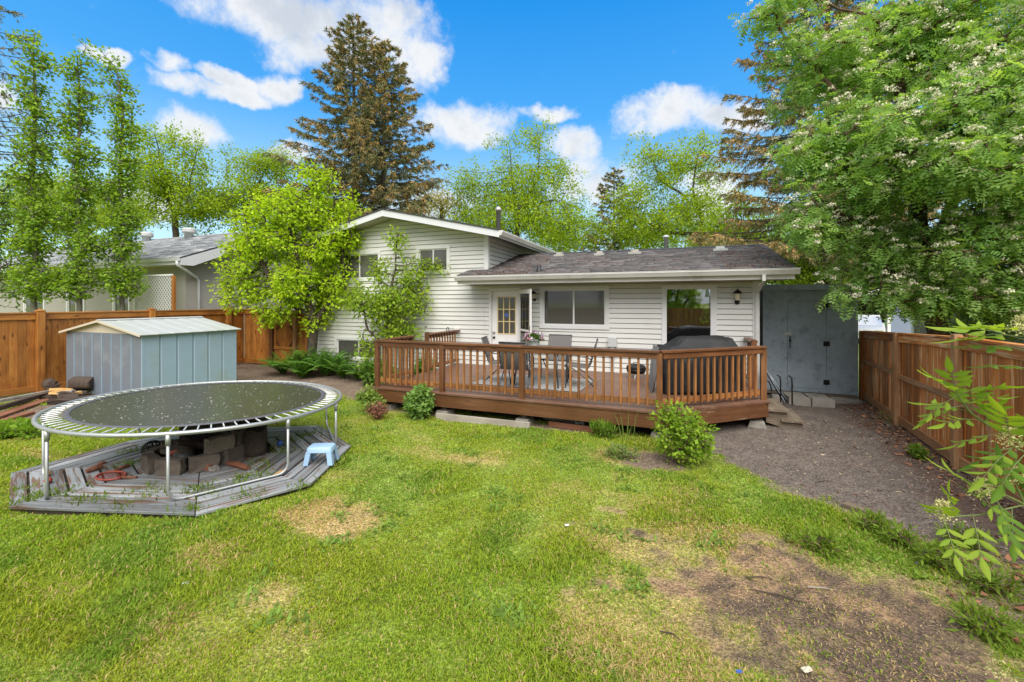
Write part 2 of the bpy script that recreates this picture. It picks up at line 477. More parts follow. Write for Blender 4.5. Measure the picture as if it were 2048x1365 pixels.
class MB:
    def __init__(s):
        s.v = []
        s.f = []

    def add(s, vs, fs):
        o = len(s.v)
        s.v += [tuple(float(c) for c in p) for p in vs]
        s.f += [tuple(i + o for i in f) for f in fs]
        return s

    def box(s, x0, x1, y0, y1, z0, z1):
        return s.add([(x0, y0, z0), (x1, y0, z0), (x1, y1, z0), (x0, y1, z0), (x0, y0, z1), (x1, y0, z1), (x1, y1, z1), (x0, y1, z1)],
                     [(0, 3, 2, 1), (4, 5, 6, 7), (0, 1, 5, 4), (1, 2, 6, 5), (2, 3, 7, 6), (3, 0, 4, 7)])

    def prism(s, poly, e):
        """poly: list of 3d points, e: extrusion vector"""
        n = len(poly)
        P = [np.array(p, float) for p in poly]
        e = np.array(e, float)
        nrm = np.zeros(3)
        for i in range(n):
            nrm += np.cross(P[i] - P[0], P[(i + 1) % n] - P[0])
        if nrm @ e > 0:
            P = P[::-1]
        return s.add(P + [p + e for p in P], [tuple(range(n)), tuple(range(2 * n - 1, n - 1, -1))] + [(i, i + n, (i + 1) % n + n, (i + 1) % n) for i in range(n)])

    def tube(s, pts, r, sides=8, cap=True):
        P = [Vector([float(c) for c in p]) for p in pts]
        rr = r if isinstance(r, (list, tuple)) else [r] * len(P)
        o = len(s.v)
        prev = None
        for i, p in enumerate(P):
            t = (P[min(i + 1, len(P) - 1)] - P[max(i - 1, 0)]).normalized()
            if prev is None:
                a = Vector((0, 0, 1)) if abs(t.z) < 0.9 else Vector((1, 0, 0))
                u = t.cross(a).normalized()
            else:
                u = (prev - t * prev.dot(t)).normalized()
            prev = u
            w = t.cross(u)
            for k in range(sides):
                a = 2 * PI * k / sides
                s.v.append(tuple(p + (u * math.cos(a) + w * math.sin(a)) * rr[i]))
        for i in range(len(P) - 1):
            for k in range(sides):
                a = o + i * sides + k
                b = o + i * sides + (k + 1) % sides
                s.f.append((a, b, b + sides, a + sides))
        if cap:
            s.f.append(tuple(o + k for k in range(sides))[::-1])
            e = o + (len(P) - 1) * sides
            s.f.append(tuple(e + k for k in range(sides)))
        return s

    def lathe(s, prof, segs=16, c=(0, 0, 0)):
        o = len(s.v)
        for (r, z) in prof:
            for k in range(segs):
                a = 2 * PI * k / segs
                s.v.append((c[0] + r * math.cos(a), c[1] + r * math.sin(a), c[2] + z))
        for i in range(len(prof) - 1):
            for k in range(segs):
                a = o + i * segs + k
                b = o + i * segs + (k + 1) % segs
                s.f.append((a, b, b + segs, a + segs))
        s.f.append(tuple(o + k for k in range(segs))[::-1])
        e = o + (len(prof) - 1) * segs
        s.f.append(tuple(e + k for k in range(segs)))
        return s

    def mesh(s, name, smooth_=False):
        me = bpy.data.meshes.new(name)
        me.from_pydata(s.v, [], s.f)
        if smooth_:
            me.polygons.foreach_set('use_smooth', [True] * len(me.polygons))
        me.update()
        return me

    def build(s, name, mat, parent=None, smooth_=False, mw=None):
        return mesh_obj(name, s.mesh(name, smooth_), mat, parent, mw)


def box_obj(name, mat, parent, x0, x1, y0, y1, z0, z1):
    return MB().box(x0, x1, y0, y1, z0, z1).build(name, mat, parent)


PLANKS = {}


def plank(name, p0, p1, w, h, mat, parent, up=(0, 0, 1), cut0=0.0, cut1=0.0, ch=0.004):
    """a bar from p0 to p1: local X along it, width w across, height h along up; cut: end skew"""
    p0 = Vector([float(c) for c in p0])
    p1 = Vector([float(c) for c in p1])
    X = p1 - p0
    L = X.length
    X.normalize()
    Z = Vector(up)
    Z = (Z - X * Z.dot(X)).normalized()
    Y = Z.cross(X)
    key = (round(L, 3), round(w, 4), round(h, 4), round(cut0, 3), round(cut1, 3), mat)
    me = PLANKS.get(key)
    if me is None:
        a, b = w / 2, h / 2
        c = min(ch, a * 0.4, b * 0.4)
        prof = [(-a + c, -b), (a - c, -b), (a, -b + c), (a, b - c), (a - c, b), (-a + c, b), (-a, b - c), (-a, -b + c)]
        vs = [(cut0 * y / a, y, z) for y, z in prof] + [(L + cut1 * y / a, y, z) for y, z in prof]
        fs = [tuple(range(8))[::-1], tuple(range(8, 16))] + [(i, (i + 1) % 8, (i + 1) % 8 + 8, i + 8) for i in range(8)]
        me = MB().add(vs, fs).mesh(name)
        me.materials.append(MATS[mat])
        PLANKS[key] = me
    M = Matrix(((X.x, Y.x, Z.x, p0.x), (X.y, Y.y, Z.y, p0.y), (X.z, Y.z, Z.z, p0.z), (0, 0, 0, 1)))
    return mesh_obj(name, me, None, parent, M)


def copy_tree(root, loc, rotz=0.0, label=None, scale=None):
    r = root.copy()
    COL.objects.link(r)
    r.location = Vector([float(c) for c in loc])
    r.rotation_euler = (0, 0, rotz)
    if scale:
        r.scale = scale
    if label:
        r['label'] = label
    for ch in list(root.children):
        c = ch.copy()
        COL.objects.link(c)
        c.parent = r
        for g in list(ch.children):
            d = g.copy()
            COL.objects.link(d)
            d.parent = c
    return r


# ------------------------------------------------------------------ numpy noise
def vnoise(x, y, scale, seed=0, octaves=3):
    rs = np.random.RandomState(seed)
    T = rs.rand(64, 64)
    out = np.zeros_like(x, dtype=float)
    amp, tot = 1.0, 0.0
    for o in range(octaves):
        X = x * scale * 2 ** o + 13.7 * o + 100
        Yv = y * scale * 2 ** o + 7.1 * o + 100
        xi = np.floor(X).astype(int)
        yi = np.floor(Yv).astype(int)
        fx = X - xi
        fy = Yv - yi
        fx = fx * fx * (3 - 2 * fx)
        fy = fy * fy * (3 - 2 * fy)
        a = T[xi % 64, yi % 64]
        b = T[(xi + 1) % 64, yi % 64]
        c = T[xi % 64, (yi + 1) % 64]
        d = T[(xi + 1) % 64, (yi + 1) % 64]
        out += amp * ((a * (1 - fx) + b * fx) * (1 - fy) + (c * (1 - fx) + d * fx) * fy)
        tot += amp
        amp *= 0.5
    return out / tot


def sstep(x, a, b):
    t = np.clip((x - a) / (b - a), 0, 1)
    return t * t * (3 - 2 * t)


def poly_dist(x, y, poly):
    """signed distance to a polygon, positive inside"""
    d = np.full(x.shape, 1e9)
    inside = np.zeros(x.shape, bool)
    n = len(poly)
    for i in range(n):
        ax, ay = poly[i][:2]
        bx, by = poly[(i + 1) % n][:2]
        ex, ey = bx - ax, by - ay
        t = np.clip(((x - ax) * ex + (y - ay) * ey) / (ex * ex + ey * ey), 0, 1)
        d = np.minimum(d, np.hypot(x - ax - t * ex, y - ay - t * ey))
        cond = ((ay > y) != (by > y))
        with np.errstate(divide='ignore', invalid='ignore'):
            xi = ax + (y - ay) * ex / (ey if ey != 0 else 1e-9)
        inside ^= cond & (x < xi)
    return np.where(inside, d, -d)


# ------------------------------------------------------------------ ground
PAD = [at_z(px, py, 0.06)[:2] for px, py in [(18, 1014), (22, 946), (250, 884), (400, 860), (640, 851), (702, 890), (622, 966), (390, 1028)]]
GRAVEL = [(0.15, 7.05), (0.75, 6.22), (1.4, 5.72), (1.87, 5.43), (2.2, 5.22), (2.9, 5.0), (3.6, 4.6), (3.7, 8), (4.1, 14), (-0.6, 14), (-6.0, 11.5), (-6.0, 7.75), (-1.5, 7.62)]
DIRT = [(-15.0, 8.6), (-12.0, 8.3), (-9.5, 8.35), (-8.2, 8.15), (-7.0, 7.75), (-5.6, 7.35), (-5.0, 8.0), (-5.5, 11), (-15, 11.5)]
STRAW = [(-3.95, 3.2), (-3.65, 3.85), (-2.8, 3.75), (-2.65, 3.45), (-2.9, 3.02)]


def ell(x, y, cx, cy, rx, ry, ang=0.0):
    c, s = math.cos(ang), math.sin(ang)
    dx, dy = x - cx, y - cy
    return 1 - np.hypot((dx * c + dy * s) / rx, (-dx * s + dy * c) / ry)


def masks(x, y):
    n1 = vnoise(x, y, 1.6, 1, 4)
    n2 = vnoise(x, y, 5.0, 2, 3)
    n3 = vnoise(x, y, 0.7, 3, 3)
    wob = (n1 - 0.5) * 0.7 + (n2 - 0.5) * 0.3
    gd = poly_dist(x, y, GRAVEL)
    g = sstep(gd + wob * 0.9, -0.10, 0.16)
    d = sstep(poly_dist(x, y, DIRT) + wob * 0.6, -0.1, 0.2)
    d = np.maximum(d, sstep(ell(x, y, -11.6, 4.9, 2.0, 0.8, 0.55) + wob * 0.8, 0.0, 0.3))
    d = np.maximum(d, sstep(x * 0 + 0.5 - np.abs(x + 14.2) + wob, 0, 0.2))
    edge = sstep(0.16 - np.abs(gd + 0.06) + (n1 - 0.5) * 0.75 + (n2 - 0.5) * 0.35, 0.0, 0.16) * sstep(x, 0.6, 1.2)
    d = np.maximum(d, 0.8 * edge)
    d = np.maximum(d, 0.85 * sstep(ell(x, y, 2.35, 4.35, 0.55, 0.95) + wob * 1.3, 0.0, 0.5))
    d = np.maximum(d, sstep(ell(x, y, -0.25, 6.25, 0.7, 0.45) + wob, 0.05, 0.5))
    d = np.maximum(d, sstep(ell(x, y, -3.0, 7.3, 3.0, 0.22) + wob * 0.5, 0.0, 0.4))
    soilr = 0.16 + np.maximum.reduce([ell(x, y, 0.95, 3.75, 0.95, 0.75, 0.5), ell(x, y, 1.55, 3.9, 0.9, 0.5, 0.5), ell(x, y, 0.35, 3.75, 0.45, 0.22, 0.2), ell(x, y, 1.2, 3.2, 0.8, 0.5, 0.2), ell(x, y, 0.0, 3.55, 0.22, 0.13), ell(x, y, 1.7, 3.3, 0.7, 0.7), ell(x, y, 0.8, 2.9, 0.5, 0.3)])
    n4 = vnoise(x, y, 9.0, 4, 3)
    soil = sstep(soilr + wob * 1.7 + (n4 - 0.5) * 1.2, -0.2, 0.65)
    bare = sstep(n2 * 0.5 + n1 * 0.5, 0.66, 0.72) * sstep(ell(x, y, -0.6, 3.9, 2.2, 1.0, 0.1), 0, 0.4)
    soil = np.maximum(soil, bare * 0.9)
    st = sstep(poly_dist(x, y, STRAW) + wob * 0.55, -0.1, 0.18)
    near = np.maximum.reduce([ell(x, y, 0.9, 3.7, 1.7, 1.25, 0.45) * 1.2, ell(x, y, 0.35, 4.5, 0.9, 0.35, 0.4), ell(x, y, -0.1, 2.9, 1.0, 0.5), ell(x, y, -0.4, 4.0, 0.6, 0.35), ell(x, y, -2.9, 2.35, 0.35, 0.25), ell(x, y, -0.7, 6.3, 0.7, 0.5),
                               ell(x, y, -3.0, 5.4, 1.2, 0.4) * 0.6, ell(x, y, -4.0, 2.5, 1.0, 0.3) * 0.5, ell(x, y, -8.5, 3.3, 1.2, 0.25) * 0.7])
    dry = sstep(near + wob * 1.2, 0.0, 0.6) * 0.68
    dry = np.maximum(dry, sstep(n3 * 0.35 + n1 * 0.65, 0.52, 0.74) * 0.42)
    st = np.maximum(st, dry)
    return g, d, soil, st, n1, n2, n3


def make_ground():
    def axis(a, b, step, far):
        inner = list(np.arange(a, b, step))
        out, s = [], step
        p = b
        while p < far:
            out.append(p)
            s *= 1.35
            p += s
        out.append(far)
        left, s = [], step
        p = a - step
        while p > -far:
            left.append(p)
            s *= 1.35
            p -= s
        left.append(-far)
        return np.array(left[::-1] + inner + out)
    xs = axis(-15.5, 4.2, 0.06, 500)
    ys = axis(0.8, 11.6, 0.06, 500)
    X, Y = np.meshgrid(xs, ys, indexing='ij')
    g, d, soil, st, n1, n2, n3 = masks(X, Y)
    inner = (X > -15.5) & (X < 4.2) & (Y > 0.5) & (Y < 12)
    Z = ((n1 - 0.5) * 0.05 + (n2 - 0.5) * 0.03) * inner
    Z = Z * (1 - 0.75 * np.maximum(g, d)) - 0.012
    Z = np.where(poly_dist(X, Y, PAD) > -0.1, np.minimum(Z, 0.0), Z)
    fine = np.random.RandomState(5).rand(*X.shape)
    grass = np.stack([0.18 + 0.05 * n1, 0.25 + 0.05 * n2, 0.035 + 0 * n1], -1)
    straw = np.stack([0.40 + 0.1 * n2, 0.29 + 0.07 * n2, 0.13 + 0.03 * n2], -1)
    n5 = sstep(0.5 * vnoise(X, Y, 2.6, 61, 3) + 0.5 * vnoise(X, Y, 11.0, 62, 3), 0.42, 0.60)[..., None]
    soilc = np.array((0.105, 0.070, 0.048)) * (1 - n5) + np.array((0.27, 0.17, 0.095)) * n5
    grav = np.stack([0.105 + 0.06 * n2, 0.085 + 0.047 * n2, 0.072 + 0.038 * n2], -1)
    dirt = np.stack([0.15 + 0.06 * n2, 0.105 + 0.045 * n2, 0.078 + 0.03 * n2], -1)
    C = grass
    for mk, cc in ((st, straw), (soil, soilc), (d, dirt), (g, grav)):
        C = C * (1 - mk[..., None]) + cc * mk[..., None]
    # damp bark litter strip along the right fence and below the shed
    lit = sstep(0.9 - np.abs(X - 3.3) + (n1 - 0.5) * 1.2, 0.3, 0.7) * g
    C = C * (1 - 0.6 * lit[..., None]) + np.array((0.095, 0.05, 0.033)) * 0.6 * lit[..., None]
    C = C * (0.8 + 0.4 * fine[..., None])
    nx, ny = X.shape
    V = np.stack([X, Y, Z], -1).reshape(-1, 3)
    idx = np.arange(nx * ny).reshape(nx, ny)
    Fq = np.stack([idx[:-1, :-1], idx[1:, :-1], idx[1:, 1:], idx[:-1, 1:]], -1).reshape(-1, 4)
    me = np_mesh('ground', V, Fq, C.reshape(-1, 3), True)
    m, nt, b, _ = new_mat('ground_mat')
    at = nd(nt, 'ShaderNodeAttribute', {}, attribute_name='Col')
    tc = nd(nt, 'ShaderNodeTexCoord')
    n = noise(nt, tc.outputs['Object'], 55, 4, 0.7)
    vo = nd(nt, 'ShaderNodeTexVoronoi', {'Vector': tc.outputs['Object'], 'Scale': 62.0})
    k = m_(nt, 'MULTIPLY', m_(nt, 'ADD', 0.45, m_(nt, 'MULTIPLY', n.outputs[0], 1.1)), m_(nt, 'ADD', 0.5, m_(nt, 'MULTIPLY', nd(nt, 'ShaderNodeSeparateColor', {0: vo.outputs['Color']}).outputs[0], 1.0)))
    hv = nd(nt, 'ShaderNodeHueSaturation', {'Value': k, 'Color': at.outputs[0]})
    nt.links.new(hv.outputs[0], b.inputs['Base Color'])
    b.inputs['Roughness'].default_value = 0.9
    bump(nt, b, m_(nt, 'ADD', n.outputs[0], vo.outputs['Distance']), 0.7, 0.012)
    o = mesh_obj('ground', me, 'ground_mat')
    tag(o, kind='structure')


make_ground()


def gz(x, y):
    x = np.asarray(x, float)
    y = np.asarray(y, float)
    g, d, soil, st, n1, n2, n3 = masks(x, y)
    return ((n1 - 0.5) * 0.05 + (n2 - 0.5) * 0.03) * (1 - 0.75 * np.maximum(g, d)) - 0.012


def make_grass():
    rs = np.random.RandomState(11)
    # density falls with distance so that blades stay about a pixel wide
    N = 820000
    t = 1.9 + (rs.rand(N) ** 1.35) * 8.6
    u = (rs.rand(N) * 2.5 - 1.25)
    x = t * (-math.sin(YAW) + u * math.cos(YAW))
    y = t * (math.cos(YAW) + u * math.sin(YAW))
    keep = (x > -13.6) & (x < 3.1) & (y > 0.9) & (y < 8.6)
    x, y, t = x[keep], y[keep], t[keep]
    g, d, soil, st, n1, n2, n3 = masks(x, y)
    pad = sstep(poly_dist(x, y, PAD), -0.02, 0.05)
    dens = (1 - np.clip(g * 1.0 + d * 0.97, 0, 1)) * (1 - 0.88 * sstep(soil, 0.15, 0.85)) * (1 - 0.25 * st) * (1 - pad)
    fz = vnoise(x, y, 3.0, 21, 2)
    dens *= 0.55 + 0.6 * sstep(fz, 0.3, 0.6)
    keep = rs.rand(len(x)) < dens * 0.80
    x, y, t, st, n1, n2, n3, fz, soil = [a[keep] for a in (x, y, t, st, n1, n2, n3, fz, soil)]
    n = len(x)
    tall = vnoise(x, y, 1.1, 31, 3)
    L = (0.018 + 0.032 * rs.rand(n)) * (0.65 + 1.0 * sstep(tall, 0.45, 0.75)) * (1 - 0.45 * st) * (1 - 0.5 * soil)
    wd = (0.0024 + 0.0024 * rs.rand(n)) * (0.55 + t * 0.18)
    a = rs.rand(n) * 2 * PI
    lean = 0.25 + 0.75 * rs.rand(n) + 0.5 * st
    dirx, diry = np.cos(a), np.sin(a)
    base = np.stack([x, y, gz(x, y) - 0.004], -1)
    sx, sy = -diry * wd, dirx * wd
    side = np.stack([sx, sy, 0 * sx], -1)
    mid = base + np.stack([dirx * L * lean * 0.3, diry * L * lean * 0.3, L * 0.62], -1)
    tip = base + np.stack([dirx * L * lean, diry * L * lean, L * (0.95 - 0.25 * lean)], -1)
    V = np.stack([base, mid + side, tip, mid - side], 1).reshape(-1, 3)
    Fq = np.arange(n)[:, None] * 4 + np.array([[0, 1, 2, 3]])
    hue = rs.rand(n)
    green = np.stack([0.25 + 0.12 * hue + 0.12 * (n3 - 0.5), 0.355 + 0.085 * hue, 0.024 + 0.025 * rs.rand(n)], -1)
    deep = np.stack([0.17 + 0.06 * hue, 0.30 + 0.06 * hue, 0.035 + 0.012 * hue], -1)
    k = sstep(vnoise(x, y, 1.3, 41, 3), 0.5, 0.7)[:, None] * 0.8
    green = green * (1 - k) + deep * k
    straw = np.stack([0.48 + 0.14 * hue, 0.37 + 0.10 * hue, 0.16 + 0.06 * hue], -1)
    ds = (rs.rand(n) < np.clip(st * 0.82, 0.08, 0.76))[:, None]
    c = np.where(ds, straw, green)
    me = np_mesh('grass', V, Fq, np.repeat(c, 4, 0))
    o = mesh_obj('grass', me, 'grass_blade')
    tag(o, 'short patchy green and straw-coloured lawn grass', 'grass', kind='stuff')


# ------------------------------------------------------------------ foliage machinery
def quad_leaves(P, A, S, L, W, rs, fold=0.25, col=None):
    """P base, A axis, S side (unit), L length, W width arrays -> verts, faces, colours"""
    n = len(P)
    Nn = np.cross(A, S)
    L = L[:, None]
    W = W[:, None]
    v0 = P
    v1 = P + A * L * 0.42 + S * W * 0.5 + Nn * W * fold
    v2 = P + A * L
    v3 = P + A * L * 0.42 - S * W * 0.5 + Nn * W * fold
    V = np.stack([v0, v1, v2, v3], 1).reshape(-1, 3)
    Fq = np.arange(n)[:, None] * 4 + np.array([[0, 1, 2, 3]])
    C = np.repeat(col, 4, 0) if col is not None else None
    return V, Fq, C


def unit(v):
    return v / (np.linalg.norm(v, axis=-1, keepdims=True) + 1e-9)


def rand_dirs(n, rs):
    return unit(rs.normal(size=(n, 3)))


def skeleton(nodes, parents, attr, D, di, dk, rs, maxit=120, trop=(0, 0, 0.05), jitter=0.15):
    nodes = [np.array(p, float) for p in nodes]
    parents = list(parents)
    attr = np.array(attr)
    best = np.full(len(attr), 1e9)
    bi = np.zeros(len(attr), int)
    alive = np.ones(len(attr), bool)
    for k, p in enumerate(nodes):
        dd = np.linalg.norm(attr - p, axis=1)
        m = dd < best
        best[m] = dd[m]
        bi[m] = k
    trop = np.array(trop)
    for it in range(maxit):
        act = alive & (best < di)
        if not act.any():
            break
        ids = bi[act]
        dirs = unit(attr[act] - np.array(nodes)[ids])
        uniq, inv = np.unique(ids, return_inverse=True)
        acc = np.zeros((len(uniq), 3))
        np.add.at(acc, inv, dirs)
        acc = unit(acc)
        acc = unit(acc + trop + rs.normal(size=acc.shape) * jitter)
        start = len(nodes)
        newp = np.array(nodes)[uniq] + acc * D
        for j, u in enumerate(uniq):
            nodes.append(newp[j])
            parents.append(int(u))
        rem = attr[alive]
        ai = np.where(alive)[0]
        for j in range(len(uniq)):
            dd = np.linalg.norm(rem - newp[j], axis=1)
            m = dd < best[ai]
            best[ai[m]] = dd[m]
            bi[ai[m]] = start + j
        alive[best < dk] = False
        if len(nodes) > 6000:
            break
    return np.array(nodes), np.array(parents)


def radii(parents, r0, p=2.4):
    n = len(parents)
    acc = np.zeros(n)
    kids = np.zeros(n, int)
    for i in range(n):
        if parents[i] >= 0:
            kids[parents[i]] += 1
    r = np.zeros(n)
    for i in range(n - 1, -1, -1):
        r[i] = r0 if acc[i] == 0 else acc[i] ** (1 / p)
        if parents[i] >= 0:
            acc[parents[i]] += r[i] ** p
    return r, kids


def branch_mesh(name, nodes, parents, r, sides=5, rmin=0.0):
    e = np.array([i for i in range(len(parents)) if parents[i] >= 0 and r[i] >= rmin])
    a = nodes[parents[e]]
    b = nodes[e]
    ra = np.minimum(r[parents[e]], r[e] * 1.35)
    rb = r[e]
    t = unit(b - a)
    ref = np.where(np.abs(t[:, 2:3]) < 0.9, np.array([[0, 0, 1.0]]), np.array([[1.0, 0, 0]]))
    u = unit(np.cross(t, ref))
    w = np.cross(t, u)
    ang = np.arange(sides) * 2 * PI / sides
    ring = u[:, None] * np.cos(ang)[None, :, None] + w[:, None] * np.sin(ang)[None, :, None]
    va = a[:, None] + ring * ra[:, None, None]
    vb = b[:, None] + t[:, None] * rb[:, None, None] * 0.3 + ring * rb[:, None, None]
    V = np.concatenate([va, vb], 1).reshape(-1, 3)
    base = np.arange(len(e))[:, None, None] * (2 * sides)
    k = np.arange(sides)
    q = np.stack([k, (k + 1) % sides, (k + 1) % sides + sides, k + sides], -1)
    Fq = (base + q[None]).reshape(-1, 4)
    return np_mesh(name, V, Fq, None, True)


def ell_points(blobs, n, rs, shell=0.5):
    vol = np.array([b[3] * b[4] * b[5] for b in blobs])
    pick = rs.choice(len(blobs), n, p=vol / vol.sum())
    d = rand_dirs(n, rs)
    rr = rs.rand(n) ** shell
    B = np.array(blobs)[pick]
    return B[:, :3] + d * rr[:, None] * B[:, 3:6]


def px_blobs(lst, t, depth=1.0):
    """crown lobes measured in the photograph, set at their own distance t with real radii"""
    out = []
    for e in lst:
        px, py, rx, ry = e[:4]
        tt = t + (e[4] if len(e) > 4 else 0.0)
        c = at_t(px, py, tt)
        out.append((c[0], c[1], c[2], rx * tt / F, max(rx, ry) * tt / F * depth, ry * tt / F))
    return out


def tree(name, label, base, trunk, blobs, seed, nattr=700, D=0.35, di=2.2, dk=0.55, r0=0.012, leaf=0.09, per=9, spread=0.28,
         col=(0.10, 0.17, 0.03), col2=(0.16, 0.22, 0.03), aspect=0.62, barkmat='bark', group=None, shell=0.5, droop=0.25, thr=2.2,
         trunk_r=None, trop=(0, 0, 0.06), cat='tree', compound=None, extra=None, leafmat='leaf', gaps=0.0, bright=1.45, clump_n=0, sigma=0.3):
    rs = np.random.RandomState(seed)
    base = np.array(base, float)
    nodes, par = [], []
    for ti, path in enumerate(trunk):
        P = [np.array(p, float) for p in path]
        prev = -1 if ti == 0 else int(np.argmin([np.linalg.norm(q - P[0]) for q in nodes]))
        for i in range(len(P) - 1):
            seg = np.linalg.norm(P[i + 1] - P[i])
            m = max(1, int(seg / D))
            for j in range(m):
                if i == 0 and j == 0 and ti > 0:
                    continue
                q = P[i] + (P[i + 1] - P[i]) * j / m + rs.normal(size=3) * 0.05 * D * (i + j > 0)
                nodes.append(q)
                par.append(prev)
                prev = len(nodes) - 1
        nodes.append(P[-1])
        par.append(prev)
    if clump_n:
        cen = ell_points(blobs, clump_n, rs, shell)
        wgt = 0.4 + rs.rand(clump_n)
        att = cen[rs.choice(clump_n, nattr, p=wgt / wgt.sum())] + rs.normal(size=(nattr, 3)) * sigma * np.array((1, 1, 0.6))
    else:
        att = ell_points(blobs, nattr, rs, shell)
    att = att[att[:, 2] > base[2] + (0.3 if D > 0.12 else 0.015)]
    N, Pn = skeleton(nodes, par, att, D, di, dk, rs, trop=trop)
    # a twig from the nearest branch to every point of the crown
    nb = []
    for c0 in range(0, len(att), 400):
        dd = np.linalg.norm(att[c0:c0 + 400, None] - N[None], axis=2)
        nb.append(np.argmin(dd, 1))
    nb = np.concatenate(nb)
    near = np.linalg.norm(att - N[nb], axis=1) < di * 0.9
    N = np.concatenate([N, att[near]])
    Pn = np.concatenate([Pn, nb[near]])
    r, kids = radii(Pn, r0)
    tw = np.where(r < r0 * thr)[0]
    tw = tw[tw >= len(nodes)]
    if trunk_r:
        sc = trunk_r / r[0]
        r = r * sc ** np.clip((r / r[0]) ** 0.7, 0, 1)
    root = thing(name, label, cat, base, group)
    # crown: leaf-sized faces round the twigs
    if gaps:
        tw = tw[rs.rand(len(tw)) > gaps]
    k = per
    idx = np.repeat(tw, k)
    n = len(idx)
    dirb = unit(N[idx] - N[np.maximum(Pn[idx], 0)] + 1e-6)
    off = rand_dirs(n, rs) * (rs.rand(n) ** 0.6)[:, None] * spread
    P = N[idx] + off
    A = unit(unit(off) + 0.5 * dirb + rs.normal(size=(n, 3)) * 0.45 + np.array((0, 0, -droop)))
    S = unit(np.cross(A, np.array((0, 0, 1.0)) + rs.normal(size=(n, 3)) * 0.45))
    clump = np.random.RandomState(seed + 7).rand(len(N))[idx]
    mixv = np.clip(0.55 * clump + 0.45 * rs.rand(n), 0, 1)[:, None]
    c = np.array(col) * (1 - mixv) + np.array(col2) * mixv
    c = c * bright * (0.75 + 0.5 * rs.rand(n))[:, None]
    if compound is None:
        L = leaf * (0.6 + 0.7 * rs.rand(n))
        V, Fq, C = quad_leaves(P, A, S, L, L * aspect, rs, 0.2, c)
    else:
        pairs, ratio, lw = compound
        Vs, Fs, Cs, o = [], [], [], 0
        L = leaf * (0.7 + 0.5 * rs.rand(n))
        Nn = np.cross(A, S)
        for q in range(2 * pairs + 1):
            if q == 2 * pairs:
                tt, dd = 0.92, A
            else:
                tt = 0.22 + 0.68 * (q // 2) / max(1, pairs - 1)
                sg = 1 if q % 2 else -1
                dd = unit(S * sg + A * 0.35 - Nn * 0.25 + rs.normal(size=(n, 3)) * 0.12)
            curve = -np.array((0, 0, 1.0)) * (tt ** 2 * 0.18) * L[:, None]
            bp = P + A * (L * tt)[:, None] + curve
            ll = L * ratio * (1 - 0.25 * abs(tt - 0.55))
            ss = unit(np.cross(dd, Nn + rs.normal(size=(n, 3)) * 0.2))
            V, Fq, C = quad_leaves(bp, dd, ss, ll, ll * lw, rs, 0.15, c)
            Vs.append(V)
            Fs.append(Fq + o)
            Cs.append(C)
            o += len(V)
        V, Fq, C = np.concatenate(Vs), np.concatenate(Fs), np.concatenate(Cs)
    mesh_obj('crown', np_mesh('crown', V, Fq, C), leafmat, root)
    mesh_obj('trunk', branch_mesh('trunk', N, Pn, r, 6, r0 * 0.6), barkmat, root)
    if extra:
        extra(root, N, Pn, r, tw, rs)
    return root


